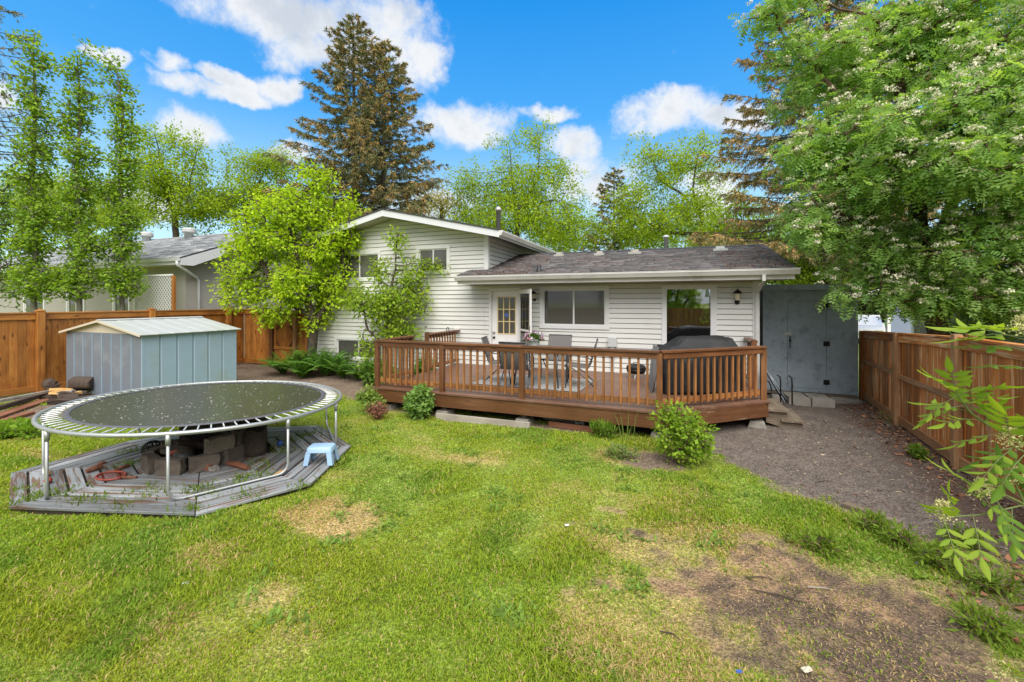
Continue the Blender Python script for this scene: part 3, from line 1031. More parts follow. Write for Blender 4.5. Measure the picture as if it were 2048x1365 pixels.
def spruce_geo(base, H, R, zlo, seed, nb=200, tw_n=30, lean=(0, 0), tri=8, zhi=None, brown=0.5, needle=0.11):
    rs = np.random.RandomState(seed)
    base = np.array(base, float)
    Vt, Ft, o = [], [], 0
    mb = MB()
    npt = 14
    pts = [base + np.array((lean[0] * (i / npt) ** 1.3, lean[1] * (i / npt) ** 1.3, H * i / npt)) for i in range(npt + 1)]
    mb.tube(pts, [0.020 * H * (1 - i / npt) ** 0.8 * 0.6 + 0.015 for i in range(npt + 1)], 7)
    zs = zlo + (zhi or H) * 0 + ((zhi or H * 0.985) - zlo) * (np.arange(nb) / nb) ** 1.15
    segs = []
    for i, z in enumerate(zs):
        f = z / H
        a = i * 2.39996 + rs.normal() * 0.35
        Lb = R * (1 - f) ** 0.72 * (0.62 + 0.5 * rs.rand()) * min(1, 0.82 + f) + 0.18
        rise = 0.55 * f ** 1.4 - 0.28 * (1 - f)
        org = base + np.array((lean[0] * f ** 1.3, lean[1] * f ** 1.3, z))
        d = np.array((math.cos(a), math.sin(a), 0))
        m = 7
        bp = [org + d * Lb * (j / m) + np.array((0, 0, Lb * (rise * (j / m) + 0.20 * (j / m) ** 2.2 * (1 - f)))) for j in range(m + 1)]
        mb.tube(bp, [0.035 * (1 - f) * (1 - j / (m + 1)) * Lb * 0.3 + 0.008 for j in range(m + 1)], 4, False)
        bp = np.array(bp)
        side = np.array((-d[1], d[0], 0))
        k = max(6, int(tw_n * (Lb / R) ** 0.8))
        for q in range(k):
            s = 0.12 + 0.88 * rs.rand() ** 0.75
            j = min(int(s * m), m - 1)
            p = bp[j] + (bp[j + 1] - bp[j]) * (s * m - j)
            sg = rs.choice([-1, 1])
            tl = (0.34 + 0.5 * (1 - s)) * (0.5 + rs.rand()) * (0.42 + 0.13 * Lb)
            td = side * sg * (0.2 + 0.8 * rs.rand()) + d * (0.35 + 0.5 * rs.rand()) + np.array((0, 0, -(0.25 + 1.3 * rs.rand()) * (1 - f) ** 0.7 + 0.45 * f * rs.rand()))
            td = td / np.linalg.norm(td)
            segs.append((p, td, tl, f, s))
        segs.append((bp[-2], unit(bp[-1] - bp[-2]), 0.35 * (0.3 + 0.2 * Lb), f, 1.0))
    segs.append((pts[-2], np.array((0, 0, 1.0)), H / npt, 1.0, 1.0))
    P0 = np.array([s[0] for s in segs])
    T = np.array([s[1] for s in segs])
    TL = np.array([s[2] for s in segs])
    ff = np.array([s[3] for s in segs])
    ss = np.array([s[4] for s in segs])
    n = len(segs)
    cl = rs.rand(n)
    br = (rs.rand(n) < brown * sstep(ss, 0.25, 0.8)).astype(float)
    idx = np.repeat(np.arange(n), tri)
    N = len(idx)
    s = rs.rand(N)
    P = P0[idx] + T[idx] * (TL[idx] * s)[:, None]
    out = rand_dirs(N, rs)
    A = unit(T[idx] * 0.9 + out * 0.85 + np.array((0, 0, -0.15)))
    S = unit(np.cross(A, rand_dirs(N, rs)))
    L = needle * (0.6 + 0.8 * rs.rand(N)) * (1.1 - 0.3 * s)
    V = np.stack([P - S * (L * 0.11)[:, None], P + S * (L * 0.11)[:, None], P + A * L[:, None]], 1).reshape(-1, 3)
    Fq = np.arange(N)[:, None] * 3 + np.array([[0, 1, 2]])
    g = np.array((0.19, 0.20, 0.085)) * (0.6 + 0.9 * cl[idx])[:, None]
    b = np.array((0.56, 0.38, 0.16)) * (0.55 + 0.8 * rs.rand(N))[:, None]
    up = (br[idx] * (rs.rand(N) < 0.72))[:, None]
    c = g * (1 - up) + b * up
    return mb, V, Fq, np.repeat(c, 3, 0)


def spruce(name, label, base, specs, group=None):
    root = thing(name, label, 'tree', base, group)
    Vs, Fs, Cs, o = [], [], [], 0
    for sp in specs:
        mb, V, Fq, C = spruce_geo(**sp)
        mb.build('trunk', 'bark', root, True)
        Vs.append(V)
        Fs.append(Fq + o)
        Cs.append(C)
        o += len(V)
    mesh_obj('crown', np_mesh('crown', np.concatenate(Vs), np.concatenate(Fs), np.concatenate(Cs)), 'needle', root)
    return root

# ------------------------------------------------------------------ the house
WY = 10.8          # plane of the back wall
GX0, GX1 = -11.05, -4.92


def cells(u0, u1, v0, v1, holes):
    us = sorted({u0, u1, *[h[0] for h in holes], *[h[1] for h in holes]})
    vs = sorted({v0, v1, *[h[2] for h in holes], *[h[3] for h in holes]})
    for i in range(len(us) - 1):
        for j in range(len(vs) - 1):
            cu, cv = (us[i] + us[i + 1]) / 2, (vs[j] + vs[j + 1]) / 2
            if not any(h[0] < cu < h[1] and h[2] < cv < h[3] for h in holes):
                yield us[i], us[i + 1], vs[j], vs[j + 1]


def lap(parent, org, ux, nrm, u0, u1, z0, z1, frac0, frac1, ztop=None, name='siding_board', mat='siding'):
    """one siding course piece from u0 to u1: lap profile, lower edge proud; ztop(u) clips against a slope"""
    org, ux, nrm = (np.array(v, float) for v in (org, ux, nrm))

    def d(fr):
        return 0.026 - 0.019 * fr
    if ztop is not None:
        half = (GT - z0 - 0.012) / GS
        if half <= 0.03:
            return
        u0, u1 = max(u0, XP - half), min(u1, XP + half)
        if u1 - u0 < 0.02:
            return
    us = [u0, u1]
    if ztop is not None:          # break point where the slope reaches the upper edge
        us = sorted({u0, u1, *[min(max(v, u0), u1) for v in (XP - (GT - z1) / GS, XP + (GT - z1) / GS, XP)]})
    vs, fs = [], []
    for u in us:
        zt = z1 if ztop is None else min(z1, ztop(u))
        p = org + ux * u
        fr = frac1
        zb = z0 + (0.011 if frac0 == 0 else 0.0)  # gap bares the dark backing, which stands in for the lap shadow
        for (dd, z) in ((-0.002, zb + 0.008), (d(frac0) - 0.006, zb), (d(frac0), zb + 0.010), (d(fr), zt), (-0.002, zt)):
            vs.append((p[0] + nrm[0] * dd, p[1] + nrm[1] * dd, z))
    m = len(us)
    for i in range(m - 1):
        for k in range(5):
            a = i * 5 + k
            b = i * 5 + (k + 1) % 5
            fs.append((a, a + 5, b + 5, b))
    fs.append((0, 1, 2, 3, 4))
    fs.append(tuple((m - 1) * 5 + k for k in (4, 3, 2, 1, 0)))
    MB().add(vs, fs).build(name, mat, parent)


def siding(parent, org, ux, nrm, u0, u1, z0, z1, holes, ztop=None, course=0.122):
    z = z0
    while z < z1 - 0.01:
        zt = min(z + course, z1)
        hs = [h for h in holes if h[2] < zt - 0.004 and h[3] > z + 0.004]
        if not hs:
            lap(parent, org, ux, nrm, u0, u1, z, zt, 0, 1, ztop)
        else:
            us = sorted({u0, u1, *[h[0] for h in hs], *[h[1] for h in hs]})
            for i in range(len(us) - 1):
                c = (us[i] + us[i + 1]) / 2
                hh = [h for h in hs if h[0] < c < h[1]]
                if not hh:
                    lap(parent, org, ux, nrm, us[i], us[i + 1], z, zt, 0, 1, ztop)
                else:
                    h = hh[0]
                    if h[2] > z + 0.02:
                        lap(parent, org, ux, nrm, us[i], us[i + 1], z, h[2], 0, (h[2] - z) / course, ztop)
                    if h[3] < zt - 0.02:
                        lap(parent, org, ux, nrm, us[i], us[i + 1], h[3], zt, (h[3] - z) / course, 1, ztop)
        z = zt


def window(parent, x0, x1, z0, z1, y=WY, mull=True, pane='screen_pane', pane_backing='dim_room_grey', trim=0.085, label=None):
    w = MB().box(x0 + trim, x1 - trim, y - 0.036, y + 0.05, z0 + trim, z0 + trim + 0.02).build('window', 'white_trim', parent)   # inner sill strip carries the rest
    if label:
        w['label'] = label
    fr = MB()
    fr.box(x0, x1, y - 0.045, y + 0.01, z1 - trim, z1)
    fr.box(x0 - 0.01, x1 + 0.01, y - 0.052, y + 0.01, z0, z0 + trim)
    fr.box(x0, x0 + trim, y - 0.044, y + 0.01, z0 + trim, z1 - trim)
    fr.box(x1 - trim, x1, y - 0.044, y + 0.01, z0 + trim, z1 - trim)
    fr.build('frame', 'white_trim', w)
    a0, a1, b0, b1 = x0 + trim, x1 - trim, z0 + trim, z1 - trim
    s = 0.035
    sa = MB()
    sa.box(a0, a1, y - 0.012, y + 0.04, b1 - s, b1 - 0.001)
    sa.box(a0, a1, y - 0.013, y + 0.04, b0 + 0.021, b0 + s)
    sa.box(a0, a0 + s, y - 0.012, y + 0.04, b0 + s, b1 - s)
    sa.box(a1 - s, a1, y - 0.012, y + 0.04, b0 + s, b1 - s)
    sa.build('sash', 'white_trim', w)
    xs = [a0 + s, a1 - s]
    if mull:
        c = (a0 + a1) / 2
        box_obj('mullion', 'white_trim', w, c - 0.02, c + 0.02, y - 0.010, y + 0.04, b0 + s, b1 - s)
        xs = [a0 + s, c - 0.02, c + 0.02, a1 - s]
    for i in range(0, len(xs), 2):
        box_obj('pane', pane, w, xs[i], xs[i + 1], y + 0.012, y + 0.016, b0 + s, b1 - s)
    if pane_backing:
        box_obj('pane_backing', pane_backing, w, a0 - 0.02, a1 + 0.02, y + 0.17, y + 0.18, b0 - 0.02, b1 + 0.02)  # sheet behind the glass; grey ones stand in for the dim room
    return w


def shingles(parent, p0, e, L, s, S, cols, seed, course=0.145, tab=0.32, clip=None, thick=0.012):
    """rows of shingle tabs on a roof plane: p0 eave start, e along the eave, s up the slope"""
    rs = np.random.RandomState(seed)
    p0, e, s = np.array(p0, float), unit(np.array(e, float)), unit(np.array(s, float))
    n = np.cross(e, s)
    Vs, Fs, Cs = [], [], []
    k = 0
    rows = int(S / course)
    for r in range(rows):
        x = -rs.rand() * tab
        while x < L:
            w = tab * (0.45 + 0.9 * rs.rand())
            a, b = max(0, x), min(L, x + w - 0.006)
            x += w
            if b - a < 0.03:
                continue
            v0 = r * course - 0.01 * rs.rand()
            v1 = (r + 1) * course + 0.02
            h0, h1 = thick * (0.7 + 0.7 * rs.rand()) + 0.004, 0.001
            if clip and not clip((a + b) / 2, v0):
                continue
            for (u, v, h) in ((a, v0, -0.004), (b, v0, -0.004), (a, v0, h0), (b, v0, h0), (a, v1, h1), (b, v1, h1)):
                Vs.append(p0 + e * u + s * v + n * h)
            Fs += [(k, k + 1, k + 3, k + 2), (k + 2, k + 3, k + 5, k + 4), (k, k + 2, k + 4, k + 4), (k + 1, k + 5, k + 3, k + 3)]
            c = np.array(cols[rs.randint(len(cols))]) * (0.8 + 0.4 * rs.rand())
            Cs += [c] * 6
            k += 6
    quads = np.array([f for f in Fs if f[2] != f[3]])
    tris = np.array([f[:3] for f in Fs if f[2] == f[3]])
    o = mesh_obj('shingles', np_mesh('shingles', np.array(Vs), [quads, tris], np.array(Cs)), 'shingle', parent)
    o['kind'] = 'stuff'
    return o


W_UP_R = (-7.20, -6.08, 3.00, 3.82)
W_UP_L = (-10.12, -8.48, 2.84, 3.76)
W_BASE = (-10.26, -8.40, 0.36, 1.09)
W_KIT = (-3.40, -1.61, 1.51, 2.60)
D_BACK = (-4.86, -3.95, 0.46, 2.57)
D_PAT = (-0.38, 0.80, 0.46, 2.60)
XP, SLOPE = -8.0, 0.224
GT, GS = 4.70, 0.2158


def gable_top(x):
    return GT - GS * abs(x - XP)


def make_house():
    H = thing('house', 'white-sided split-level house with low gable and attached lower wing', 'house', (-5, 13, 0))
    # walls with real openings
    wl = MB()
    hg = [(h[0] + 0.05, h[1] - 0.05, h[2] + 0.05, h[3] - 0.05) for h in (W_UP_R, W_UP_L, W_BASE)]
    for a in cells(GX0, GX1, 0.0, 3.9, hg):
        wl.box(a[0], a[1], WY, WY + 0.15, a[2], a[3])
    wl.prism([(GX0, WY, 3.9), (GX1, WY, 3.9), (GX1, WY, 4.02), (XP, WY, 4.69), (GX0, WY, 4.02)], (0, 0.15, 0))
    wl.box(GX0, GX0 + 0.15, WY + 0.15, 19.3, 0, 3.9)
    wl.box(GX1 - 0.15, GX1, WY + 0.15, 19.3, 0, 4.02)
    wl.box(GX0, GX1, 19.3, 19.45, 0, 4.5)
    gw = wl.build('wall', 'lap_shade_sheathing', H)
    gw['label'] = 'two-storey white gable wall with lap siding'
    siding(gw, (0, WY, 0), (1, 0, 0), (0, -1, 0), GX0 + 0.09, GX1 - 0.09, 0.20, 4.69, [(h[0] + 0.02, h[1] - 0.02, h[2] + 0.02, h[3] - 0.02) for h in (W_UP_R, W_UP_L, W_BASE)] + [(-5.45, GX1, 2.66, 2.95)], gable_top)
    siding(gw, (GX1, 0, 0), (0, 1, 0), (1, 0, 0), WY + 0.08, 17.0, 2.64, 4.03, [], None)
    for (x, t) in ((GX0 + 0.035, 0.11), (GX1 - 0.045, 0.09)):
        MB().box(x - 0.045, x + 0.055, WY - 0.040, WY + 0.002, 0.2 if x < -8 else 2.98, gable_top(x) - 0.01).build('corner_trim', 'white_trim', gw)
    MB().box(GX1 - 0.001, GX1 + 0.040, WY - 0.036, WY + 0.08, 2.98, 4.0).build('corner_trim', 'white_trim', gw)
    box_obj('foundation', 'concrete', H, GX0 + 0.02, GX1, WY - 0.018, WY - 0.001, -0.05, 0.20)
    lw = MB()
    hl = [(h[0] + 0.05, h[1] - 0.05, h[2] + (0.05 if h is W_KIT else -0.1), h[3] - 0.05) for h in (W_KIT, D_BACK, D_PAT)]
    for a in cells(GX1, 1.61, 0.0, 2.72, hl):
        lw.box(a[0], a[1], WY, WY + 0.15, a[2], a[3])
    lw.prism([(1.46, WY + 0.15, 0), (1.46, 16.0, 0), (1.46, 16.0, 2.7), (1.46, 13.2, 3.5), (1.46, WY + 0.15, 2.72)], (0.15, 0, 0))
    lw.box(GX1, 1.46, 16.0, 16.15, 0, 2.7)
    low = lw.build('wall', 'lap_shade_sheathing', H)
    low['label'] = 'single-storey white wall behind the deck'
    siding(low, (0, WY, 0), (1, 0, 0), (0, -1, 0), GX1 - 0.085, 1.52, 0.444, 2.70, [(h[0] + 0.02, h[1] - 0.02, h[2] - (0 if h is W_KIT else 0.2), h[3] - 0.02) for h in (W_KIT, D_BACK, D_PAT)])
    MB().box(1.52, 1.65, WY - 0.040, WY + 0.1, 0.2, 2.7).build('corner_trim', 'white_trim', low)
    siding(low, (1.61, 0, 0), (0, 1, 0), (1, 0, 0), WY + 0.1, 11.7, 0.3, 2.7, [])
    # room behind the glass
    rm = MB()
    rm.box(GX1 + 0.2, 1.4, WY + 0.16, 15.9, 0.40, 0.455)
    rm.box(GX1 + 0.2, 1.4, 15.7, 15.8, 0.46, 2.7)
    rm.box(GX1 + 0.1, GX1 + 0.2, WY + 0.16, 15.7, 0.46, 2.7)
    rm.box(-1.3, -1.2, WY + 0.3, 15.7, 0.46, 2.7)
    rm.box(GX1 + 0.2, 1.4, WY + 0.16, 15.8, 2.70, 2.76)
    rm.build('room', 'room_dark', H)
    # upper roof
    up = MB()
    zt = 4.90
    xl, xr = -11.66, -4.34
    for sgn, xe in ((-1, xl), (1, xr)):
        ze = zt - SLOPE * abs(xe - XP)
        up.prism([(XP, 10.22, zt), (xe, 10.22, ze), (xe, 10.22, ze - 0.03), (XP, 10.22, zt - 0.03)], (0, 9.4, 0))
    ur = up.build('roof', 'tar_edge', H)
    ur['label'] = 'low-pitched upper roof with white rake boards'
    so = MB()
    for xe in (xl + 0.03, xr - 0.03):
        ze = zt - SLOPE * abs(xe - XP)
        so.prism([(XP, 10.27, zt - 0.031), (xe, 10.27, ze - 0.031), (xe, 10.27, ze - 0.16), (XP, 10.27, zt - 0.19)], (0, 9.3, 0))
    so.build('soffit', 'soffit', ur)
    for xe in (xl, xr):
        ze = zt - SLOPE * abs(xe - XP)
        MB().prism([(XP, 10.245, zt - 0.032), (xe, 10.245, ze - 0.032), (xe, 10.245, ze - 0.21), (XP, 10.245, zt - 0.215)], (0, 0.024, 0)).build('rake_board', 'fascia_white', ur)
    ze = zt - SLOPE * abs(xr - XP)
    gut = [(xr - 0.02, 0, ze - 0.03), (xr + 0.10, 0, ze - 0.03), (xr + 0.10, 0, ze - 0.07), (xr + 0.055, 0, ze - 0.16), (xr - 0.02, 0, ze - 0.16)]
    MB().prism([(p[0], 10.25, p[2]) for p in gut], (0, 9.2, 0)).build('gutter', 'gutter_paint', ur)
    box_obj('fascia', 'fascia_white', ur, xr - 0.045, xr - 0.021, 10.275, 19.5, ze - 0.21, ze - 0.032)
    ch = MB()
    c = at_y(997, 420, 13.2)
    ch.lathe([(0.075, 3.9), (0.075, c[2] - 0.05), (0.11, c[2] - 0.05), (0.11, c[2] + 0.02), (0.05, c[2] + 0.09), (0.001, c[2] + 0.12)], 14, (c[0], c[1], 0))
    ch.lathe([(0.085, 4.2), (0.16, 4.22), (0.12, 4.45), (0.08, 4.47)], 14, (c[0], c[1], 0))
    ch.build('chimney_pipe', 'galvanized', ur, True)
    # lower roof
    y0, z0, yr, zr = 9.98, 2.885, 13.2, 3.725
    sl = (zr - z0) / (yr - y0)
    lr = MB()
    lr.prism([(-5.42, y0, z0), (-5.42, WY - 0.03, z0 + sl * (WY - 0.03 - y0)), (-5.42, WY - 0.03, z0 + sl * (WY - 0.03 - y0) - 0.04), (-5.42, y0, z0 - 0.04)], (7.57, 0, 0))
    lr.prism([(GX1 + 0.03, WY - 0.029, z0 + sl * (WY - 0.029 - y0)), (GX1 + 0.03, yr, zr), (GX1 + 0.03, 16.42, z0), (GX1 + 0.03, 16.42, z0 - 0.04), (GX1 + 0.03, yr, zr - 0.045), (GX1 + 0.03, WY - 0.029, z0 + sl * (WY - 0.029 - y0) - 0.04)], (2.15 - GX1 - 0.03, 0, 0))
    R = lr.build('roof', 'tar_edge', H)
    R['label'] = 'weathered brown-grey shingle roof of the lower wing'
    sv = np.array((0, yr - y0, zr - z0))
    cols = [(0.105, 0.10, 0.102), (0.13, 0.122, 0.122), (0.085, 0.082, 0.085), (0.155, 0.145, 0.146), (0.12, 0.10, 0.097)]
    shingles(R, (-5.42, y0 - 0.012, z0 + 0.003), (1, 0, 0), 7.57, sv, np.linalg.norm(sv) - 0.02, cols, 4,
             clip=lambda u, v: v < 0.68 or u > 0.62)
    MB().prism([(GX1 + 0.04, yr - 0.14, zr - 0.018), (GX1 + 0.04, yr, zr + 0.03), (GX1 + 0.04, yr + 0.14, zr - 0.018), (GX1 + 0.04, yr, zr + 0.012)], (2.12 - GX1 - 0.04, 0, 0)).build('ridge_cap', 'tar_edge', R)
    rs = np.random.RandomState(3)
    # fallen needles and leaf debris that collect low on the roof
    n = 1500
    u = rs.rand(n)
    xx = np.where(rs.rand(n) < 0.4, -4.85 + 1.4 * rs.rand(n), np.where(rs.rand(n) < 0.5, 0.9 + 1.2 * rs.rand(n), -5.3 + 7.4 * u))
    vv = rs.rand(n) ** 1.8 * 3.0
    vv = np.where((xx < -3.6) & (xx > GX1 + 0.05), vv, np.minimum(vv, 2.0))
    vv = np.where(xx < GX1 + 0.05, vv * 0.22, vv)
    P = np.stack([xx, y0 + vv, z0 + sl * vv + 0.022], -1)
    A = unit(np.stack([rs.normal(size=n), rs.normal(size=n) * 0.9, rs.normal(size=n) * 0.25 + 0.1], -1))
    S = unit(np.cross(A, np.array((0, -sl, 1.0))))
    cc = np.array((0.20, 0.095, 0.055)) * (0.5 + rs.rand(n))[:, None]
    V, Fq, C = quad_leaves(P, A, S, 0.04 + 0.04 * rs.rand(n), 0.018 + 0.02 * rs.rand(n), rs, 0.1, cc)
    deb = mesh_obj('leaf_debris', np_mesh('leaf_debris', V, Fq, C), 'litter', R)
    deb['kind'] = 'stuff'
    box_obj('soffit', 'soffit', R, -5.38, 2.10, 10.03, WY - 0.03, 2.66, 2.69)
    box_obj('fascia', 'gutter_paint', R, -5.42, 2.15, 10.0, 10.028, 2.655, 2.838)
    g = [(0, y0 + 0.018, 2.86), (0, 9.86, 2.86), (0, 9.852, 2.835), (0, 9.872, 2.80), (0, 9.90, 2.745), (0, y0 + 0.018, 2.745)]
    MB().prism([(-5.45, p[1], p[2]) for p in g], (7.66, 0, 0)).build('gutter', 'gutter_paint', R)
    MB().box(-5.46, 2.22, 9.848, 9.868, 2.856, 2.868).build('gutter_lip', 'gutter_paint', R)
    MB().prism([(2.125, y0 + 0.03, z0 - 0.041), (2.125, yr, zr - 0.046), (2.125, yr, zr - 0.22), (2.125, y0 + 0.03, z0 - 0.2)], (0.022, 0, 0)).build('rake_board', 'fascia_white', R)
    MB().prism([(-5.42, y0 + 0.05, 2.69), (-5.42, WY - 0.03, 2.69), (-5.42, WY - 0.03, 3.05), (-5.42, y0 + 0.05, 2.84)], (0.02, 0, 0)).build('end_board', 'gutter_paint', R)

    def onroof(px, py):
        # where the pixel's line of sight meets the lower roof plane
        r = ray(px, py)
        t = (z0 - EYE - sl * y0) / (r[2] - sl * r[1])
        return at_t(px, py, t)
    for px, py, w in ((1120, 510, 0.15), (1200, 508, 0.14), (1270, 505, 0.17), (1440, 499, 0.17)):
        p = onroof(px, py + 2)
        m = MB().box(p[0] - w, p[0] + w, p[1] - 0.16, p[1] + 0.12, p[2] - 0.03, p[2] + 0.03)
        m.box(p[0] - w * 0.6, p[0] + w * 0.6, p[1] - 0.1, p[1] + 0.1, p[2] + 0.03, p[2] + 0.10)
        m.build('roof_vent', 'dish_plastic' if px == 1440 else 'galvanized', R)
    p = onroof(1078, 544)
    MB().lathe([(0.09, -0.03), (0.085, 0.03), (0.055, 0.06), (0.05, 0.17), (0.03, 0.175)], 12, p).build('plumbing_stack', 'black_plastic', R, True)
    p = at_y(1332, 478, 14.2)
    MB().lathe([(0.06, 3.2 - p[2]), (0.06, 0.02), (0.10, 0.03), (0.10, 0.07), (0.05, 0.11)], 12, p).build('flue_pipe', 'dish_plastic', R, True)
    # downspout
    dn = MB()
    dn.box(1.565, 1.625, 9.895, 9.955, 2.62, 2.745)
    dn.prism([(1.565, 9.895, 2.62), (1.565, 9.955, 2.62), (1.565, WY - 0.035, 2.44), (1.565, WY - 0.095, 2.38)], (0.06, 0, 0))
    dn.box(1.563, 1.627, WY - 0.096, WY - 0.034, 0.3, 2.41)
    dn.build('downspout', 'gutter_paint', H)
    # windows
    window(H, *W_UP_R, label='small upper sliding window')
    window(H, *W_UP_L, label='upper window behind the bright green tree')
    window(H, *W_BASE, label='basement window low on the gable wall')
    k = window(H, *W_KIT, label='wide two-pane kitchen window behind the deck')
    # patio door
    x0, x1, z0_, z1 = D_PAT
    pd = MB()
    pd.box(x0, x1, WY - 0.046, WY + 0.06, z1 - 0.11, z1)
    pd.box(x0, x0 + 0.11, WY - 0.045, WY + 0.06, 0.46, z1 - 0.11)
    pd.box(x1 - 0.13, x1, WY - 0.045, WY + 0.06, 0.46, z1 - 0.11)
    pd.box(x0 + 0.11, x1 - 0.13, WY - 0.04, WY + 0.06, 0.46, 0.58)
    P = pd.build('patio_door', 'white_trim', H)
    box_obj('pane', 'clear_pane', P, x0 + 0.11, x1 - 0.13, WY + 0.02, WY + 0.026, 0.58, z1 - 0.11)
    # back door with nine lights
    x0, x1, z0_, z1 = D_BACK
    fr = MB()
    fr.box(x0, x1, WY - 0.045, WY + 0.1, z1 - 0.075, z1)
    fr.box(x0, x0 + 0.075, WY - 0.044, WY + 0.1, 0.46, z1 - 0.075)
    fr.box(x1 - 0.05, x1, WY - 0.044, WY + 0.1, 0.46, z1 - 0.075)
    DR = fr.build('door', 'white_trim', H)
    a0, a1, b1 = x0 + 0.077, x1 - 0.052, z1 - 0.077
    gx0, gx1, gz0, gz1 = a0 + 0.16, a1 - 0.10, 1.33, 2.33
    dl = MB()
    for a in cells(a0, a1, 0.47, b1, [(gx0, gx1, gz0, gz1)]):
        dl.box(a[0], a[1], WY + 0.03, WY + 0.07, a[2], a[3])
    for (u0, u1) in ((gx0, (gx0 + gx1) / 2 - 0.03), ((gx0 + gx1) / 2 + 0.03, gx1)):
        for (v0, v1) in ((0.60, 1.18),):
            dl.box(u0, u1, WY + 0.022, WY + 0.03, v0, v1)
            dl.box(u0 + 0.03, u1 - 0.03, WY + 0.016, WY + 0.022, v0 + 0.03, v1 - 0.03)
    dl.build('leaf', 'door_white', DR)
    mu = MB()
    w, h = (gx1 - gx0), (gz1 - gz0)
    for i in range(4):
        x = gx0 + w * i / 3
        mu.box(x - 0.013, x + 0.013, WY + 0.018, WY + 0.045, gz0 - 0.013, gz1 + 0.013)
    for j in range(4):
        z = gz0 + h * j / 3
        for i in range(3):
            mu.box(gx0 + w * i / 3 + 0.013, gx0 + w * (i + 1) / 3 - 0.013, WY + 0.02, WY + 0.043, z - 0.012, z + 0.012)
    mu.build('muntin_grid', 'muntin', DR)
    for i in range(3):
        for j in range(3):
            box_obj('pane', 'screen_pane', DR, gx0 + w * i / 3 + 0.014, gx0 + w * (i + 1) / 3 - 0.014, WY + 0.032, WY + 0.036, gz0 + h * j / 3 + 0.013, gz0 + h * (j + 1) / 3 - 0.013)
    box_obj('curtain', 'curtain', DR, gx0 - 0.02, gx1 + 0.02, WY + 0.12, WY + 0.13, gz0 - 0.02, gz1 + 0.02)
    cx, cz = (gx0 + gx1) / 2, gz0 + h * 0.5
    MB().lathe([(0.055, 0), (0.055, 0.003)], 20).build('sticker', 'sticker_blue', DR, mw=Matrix.Translation((cx, WY + 0.031, cz + 0.01)) @ Matrix.Rotation(PI / 2, 4, 'X'))
    for dz, mt, rr in ((1.35, 'brass', 0.028), (1.22, 'black_iron', 0.033)):
        MB().lathe([(rr, 0), (rr, 0.012), (rr * 0.5, 0.016), (rr * 0.9, 0.05), (rr * 0.4, 0.062)], 14).build('knob', mt, DR, True, Matrix.Translation((a0 + 0.055, WY + 0.03, dz)) @ Matrix.Rotation(PI / 2, 4, 'X'))
    box_obj('sill', 'galvanized', DR, x0, x1, WY - 0.08, WY + 0.08, 0.462, 0.485)
    # storm door standing open, hinged on the right jamb
    sd = MB()
    Wd, Hd = 0.85, 2.03
    sd.box(0, 0.085, -0.015, 0.015, 0, Hd)
    sd.box(Wd - 0.085, Wd, -0.015, 0.015, 0, Hd)
    sd.box(0.085, Wd - 0.085, -0.015, 0.015, Hd - 0.11, Hd)
    sd.box(0.085, Wd - 0.085, -0.014, 0.014, 0, 0.22)
    sd.box(0.085, Wd - 0.085, -0.013, 0.013, 0.95, 1.0)
    M = Matrix.Translation((x1 - 0.01, WY - 0.06, 0.49)) @ Matrix.Rotation(-math.radians(50), 4, 'Z')
    S_ = sd.build('storm_door', 'door_white', H, mw=M)
    S_['label'] = 'white storm door standing open beside the back door'
    mesh_obj('pane', MB().box(0.085, Wd - 0.085, -0.003, 0.003, 0.22, 0.95).box(0.085, Wd - 0.085, -0.003, 0.003, 1.0, Hd - 0.11).mesh('pane'), 'storm_glass', S_, M)
    mesh_obj('handle', MB().box(Wd - 0.06, Wd - 0.03, -0.05, -0.015, 1.0, 1.1).mesh('handle'), 'brass', S_, M)
    # wall lamps: coach lamp by the patio door and one by the back door
    for (cx, cz, sc, lab) in ((1.21, 2.32, 1.0, 'black coach lamp right of the patio door'), (-3.55, 2.36, 0.8, 'black coach lamp behind the storm door')):
        L = MB().lathe([(0.055 * sc, 0), (0.05 * sc, 0.02), (0.02 * sc, 0.035)], 14).build('wall_lamp', 'black_iron', H, True, Matrix.Translation((cx, WY - 0.018, cz - 0.13 * sc)) @ Matrix.Rotation(PI / 2, 4, 'X'))
        L['label'] = lab
        MB().tube([(cx, WY - 0.03, cz - 0.13 * sc), (cx, WY - 0.09, cz - 0.15 * sc), (cx, WY - 0.12 * sc, cz - 0.08 * sc)], 0.012, 8).build('arm', 'black_iron', L, True)
        MB().lathe([(0.028 * sc, -0.09 * sc), (0.045 * sc, -0.08 * sc), (0.072 * sc, 0.06 * sc)], 6, (cx, WY - 0.12 * sc, cz)).build('lamp_glass', 'lamp_glass', L)
        MB().lathe([(0.095 * sc, 0.06 * sc), (0.09 * sc, 0.075 * sc), (0.045 * sc, 0.13 * sc), (0.015 * sc, 0.14 * sc), (0.012 * sc, 0.17 * sc)], 6, (cx, WY - 0.12 * sc, cz)).build('cap', 'black_iron', L)
    # outlet and vent boxes on the wall
    box_obj('wall_vent', 'white_trim', H, -5.92, -5.76, WY - 0.07, WY - 0.021, 1.37, 1.46)
    p = at_y(853, 653, WY)
    MB().lathe([(0.03, 0), (0.03, 0.03), (0.012, 0.04), (0.012, 0.09)], 10).build('tap', 'galvanized', H, True, Matrix.Translation((p[0], WY - 0.018, p[2])) @ Matrix.Rotation(PI / 2, 4, 'X'))
    mt = MB().box(-1.62, -1.42, WY - 0.13, WY - 0.022, 1.10, 1.32).box(-1.58, -1.46, WY - 0.10, WY - 0.023, 0.86, 1.10)
    M_ = mt.build('meter_box', 'dish_plastic', H)
    box_obj('conduit', 'dish_plastic', M_, -1.55, -1.49, WY - 0.085, WY - 0.025, 0.47, 0.86)
    return H


make_house()


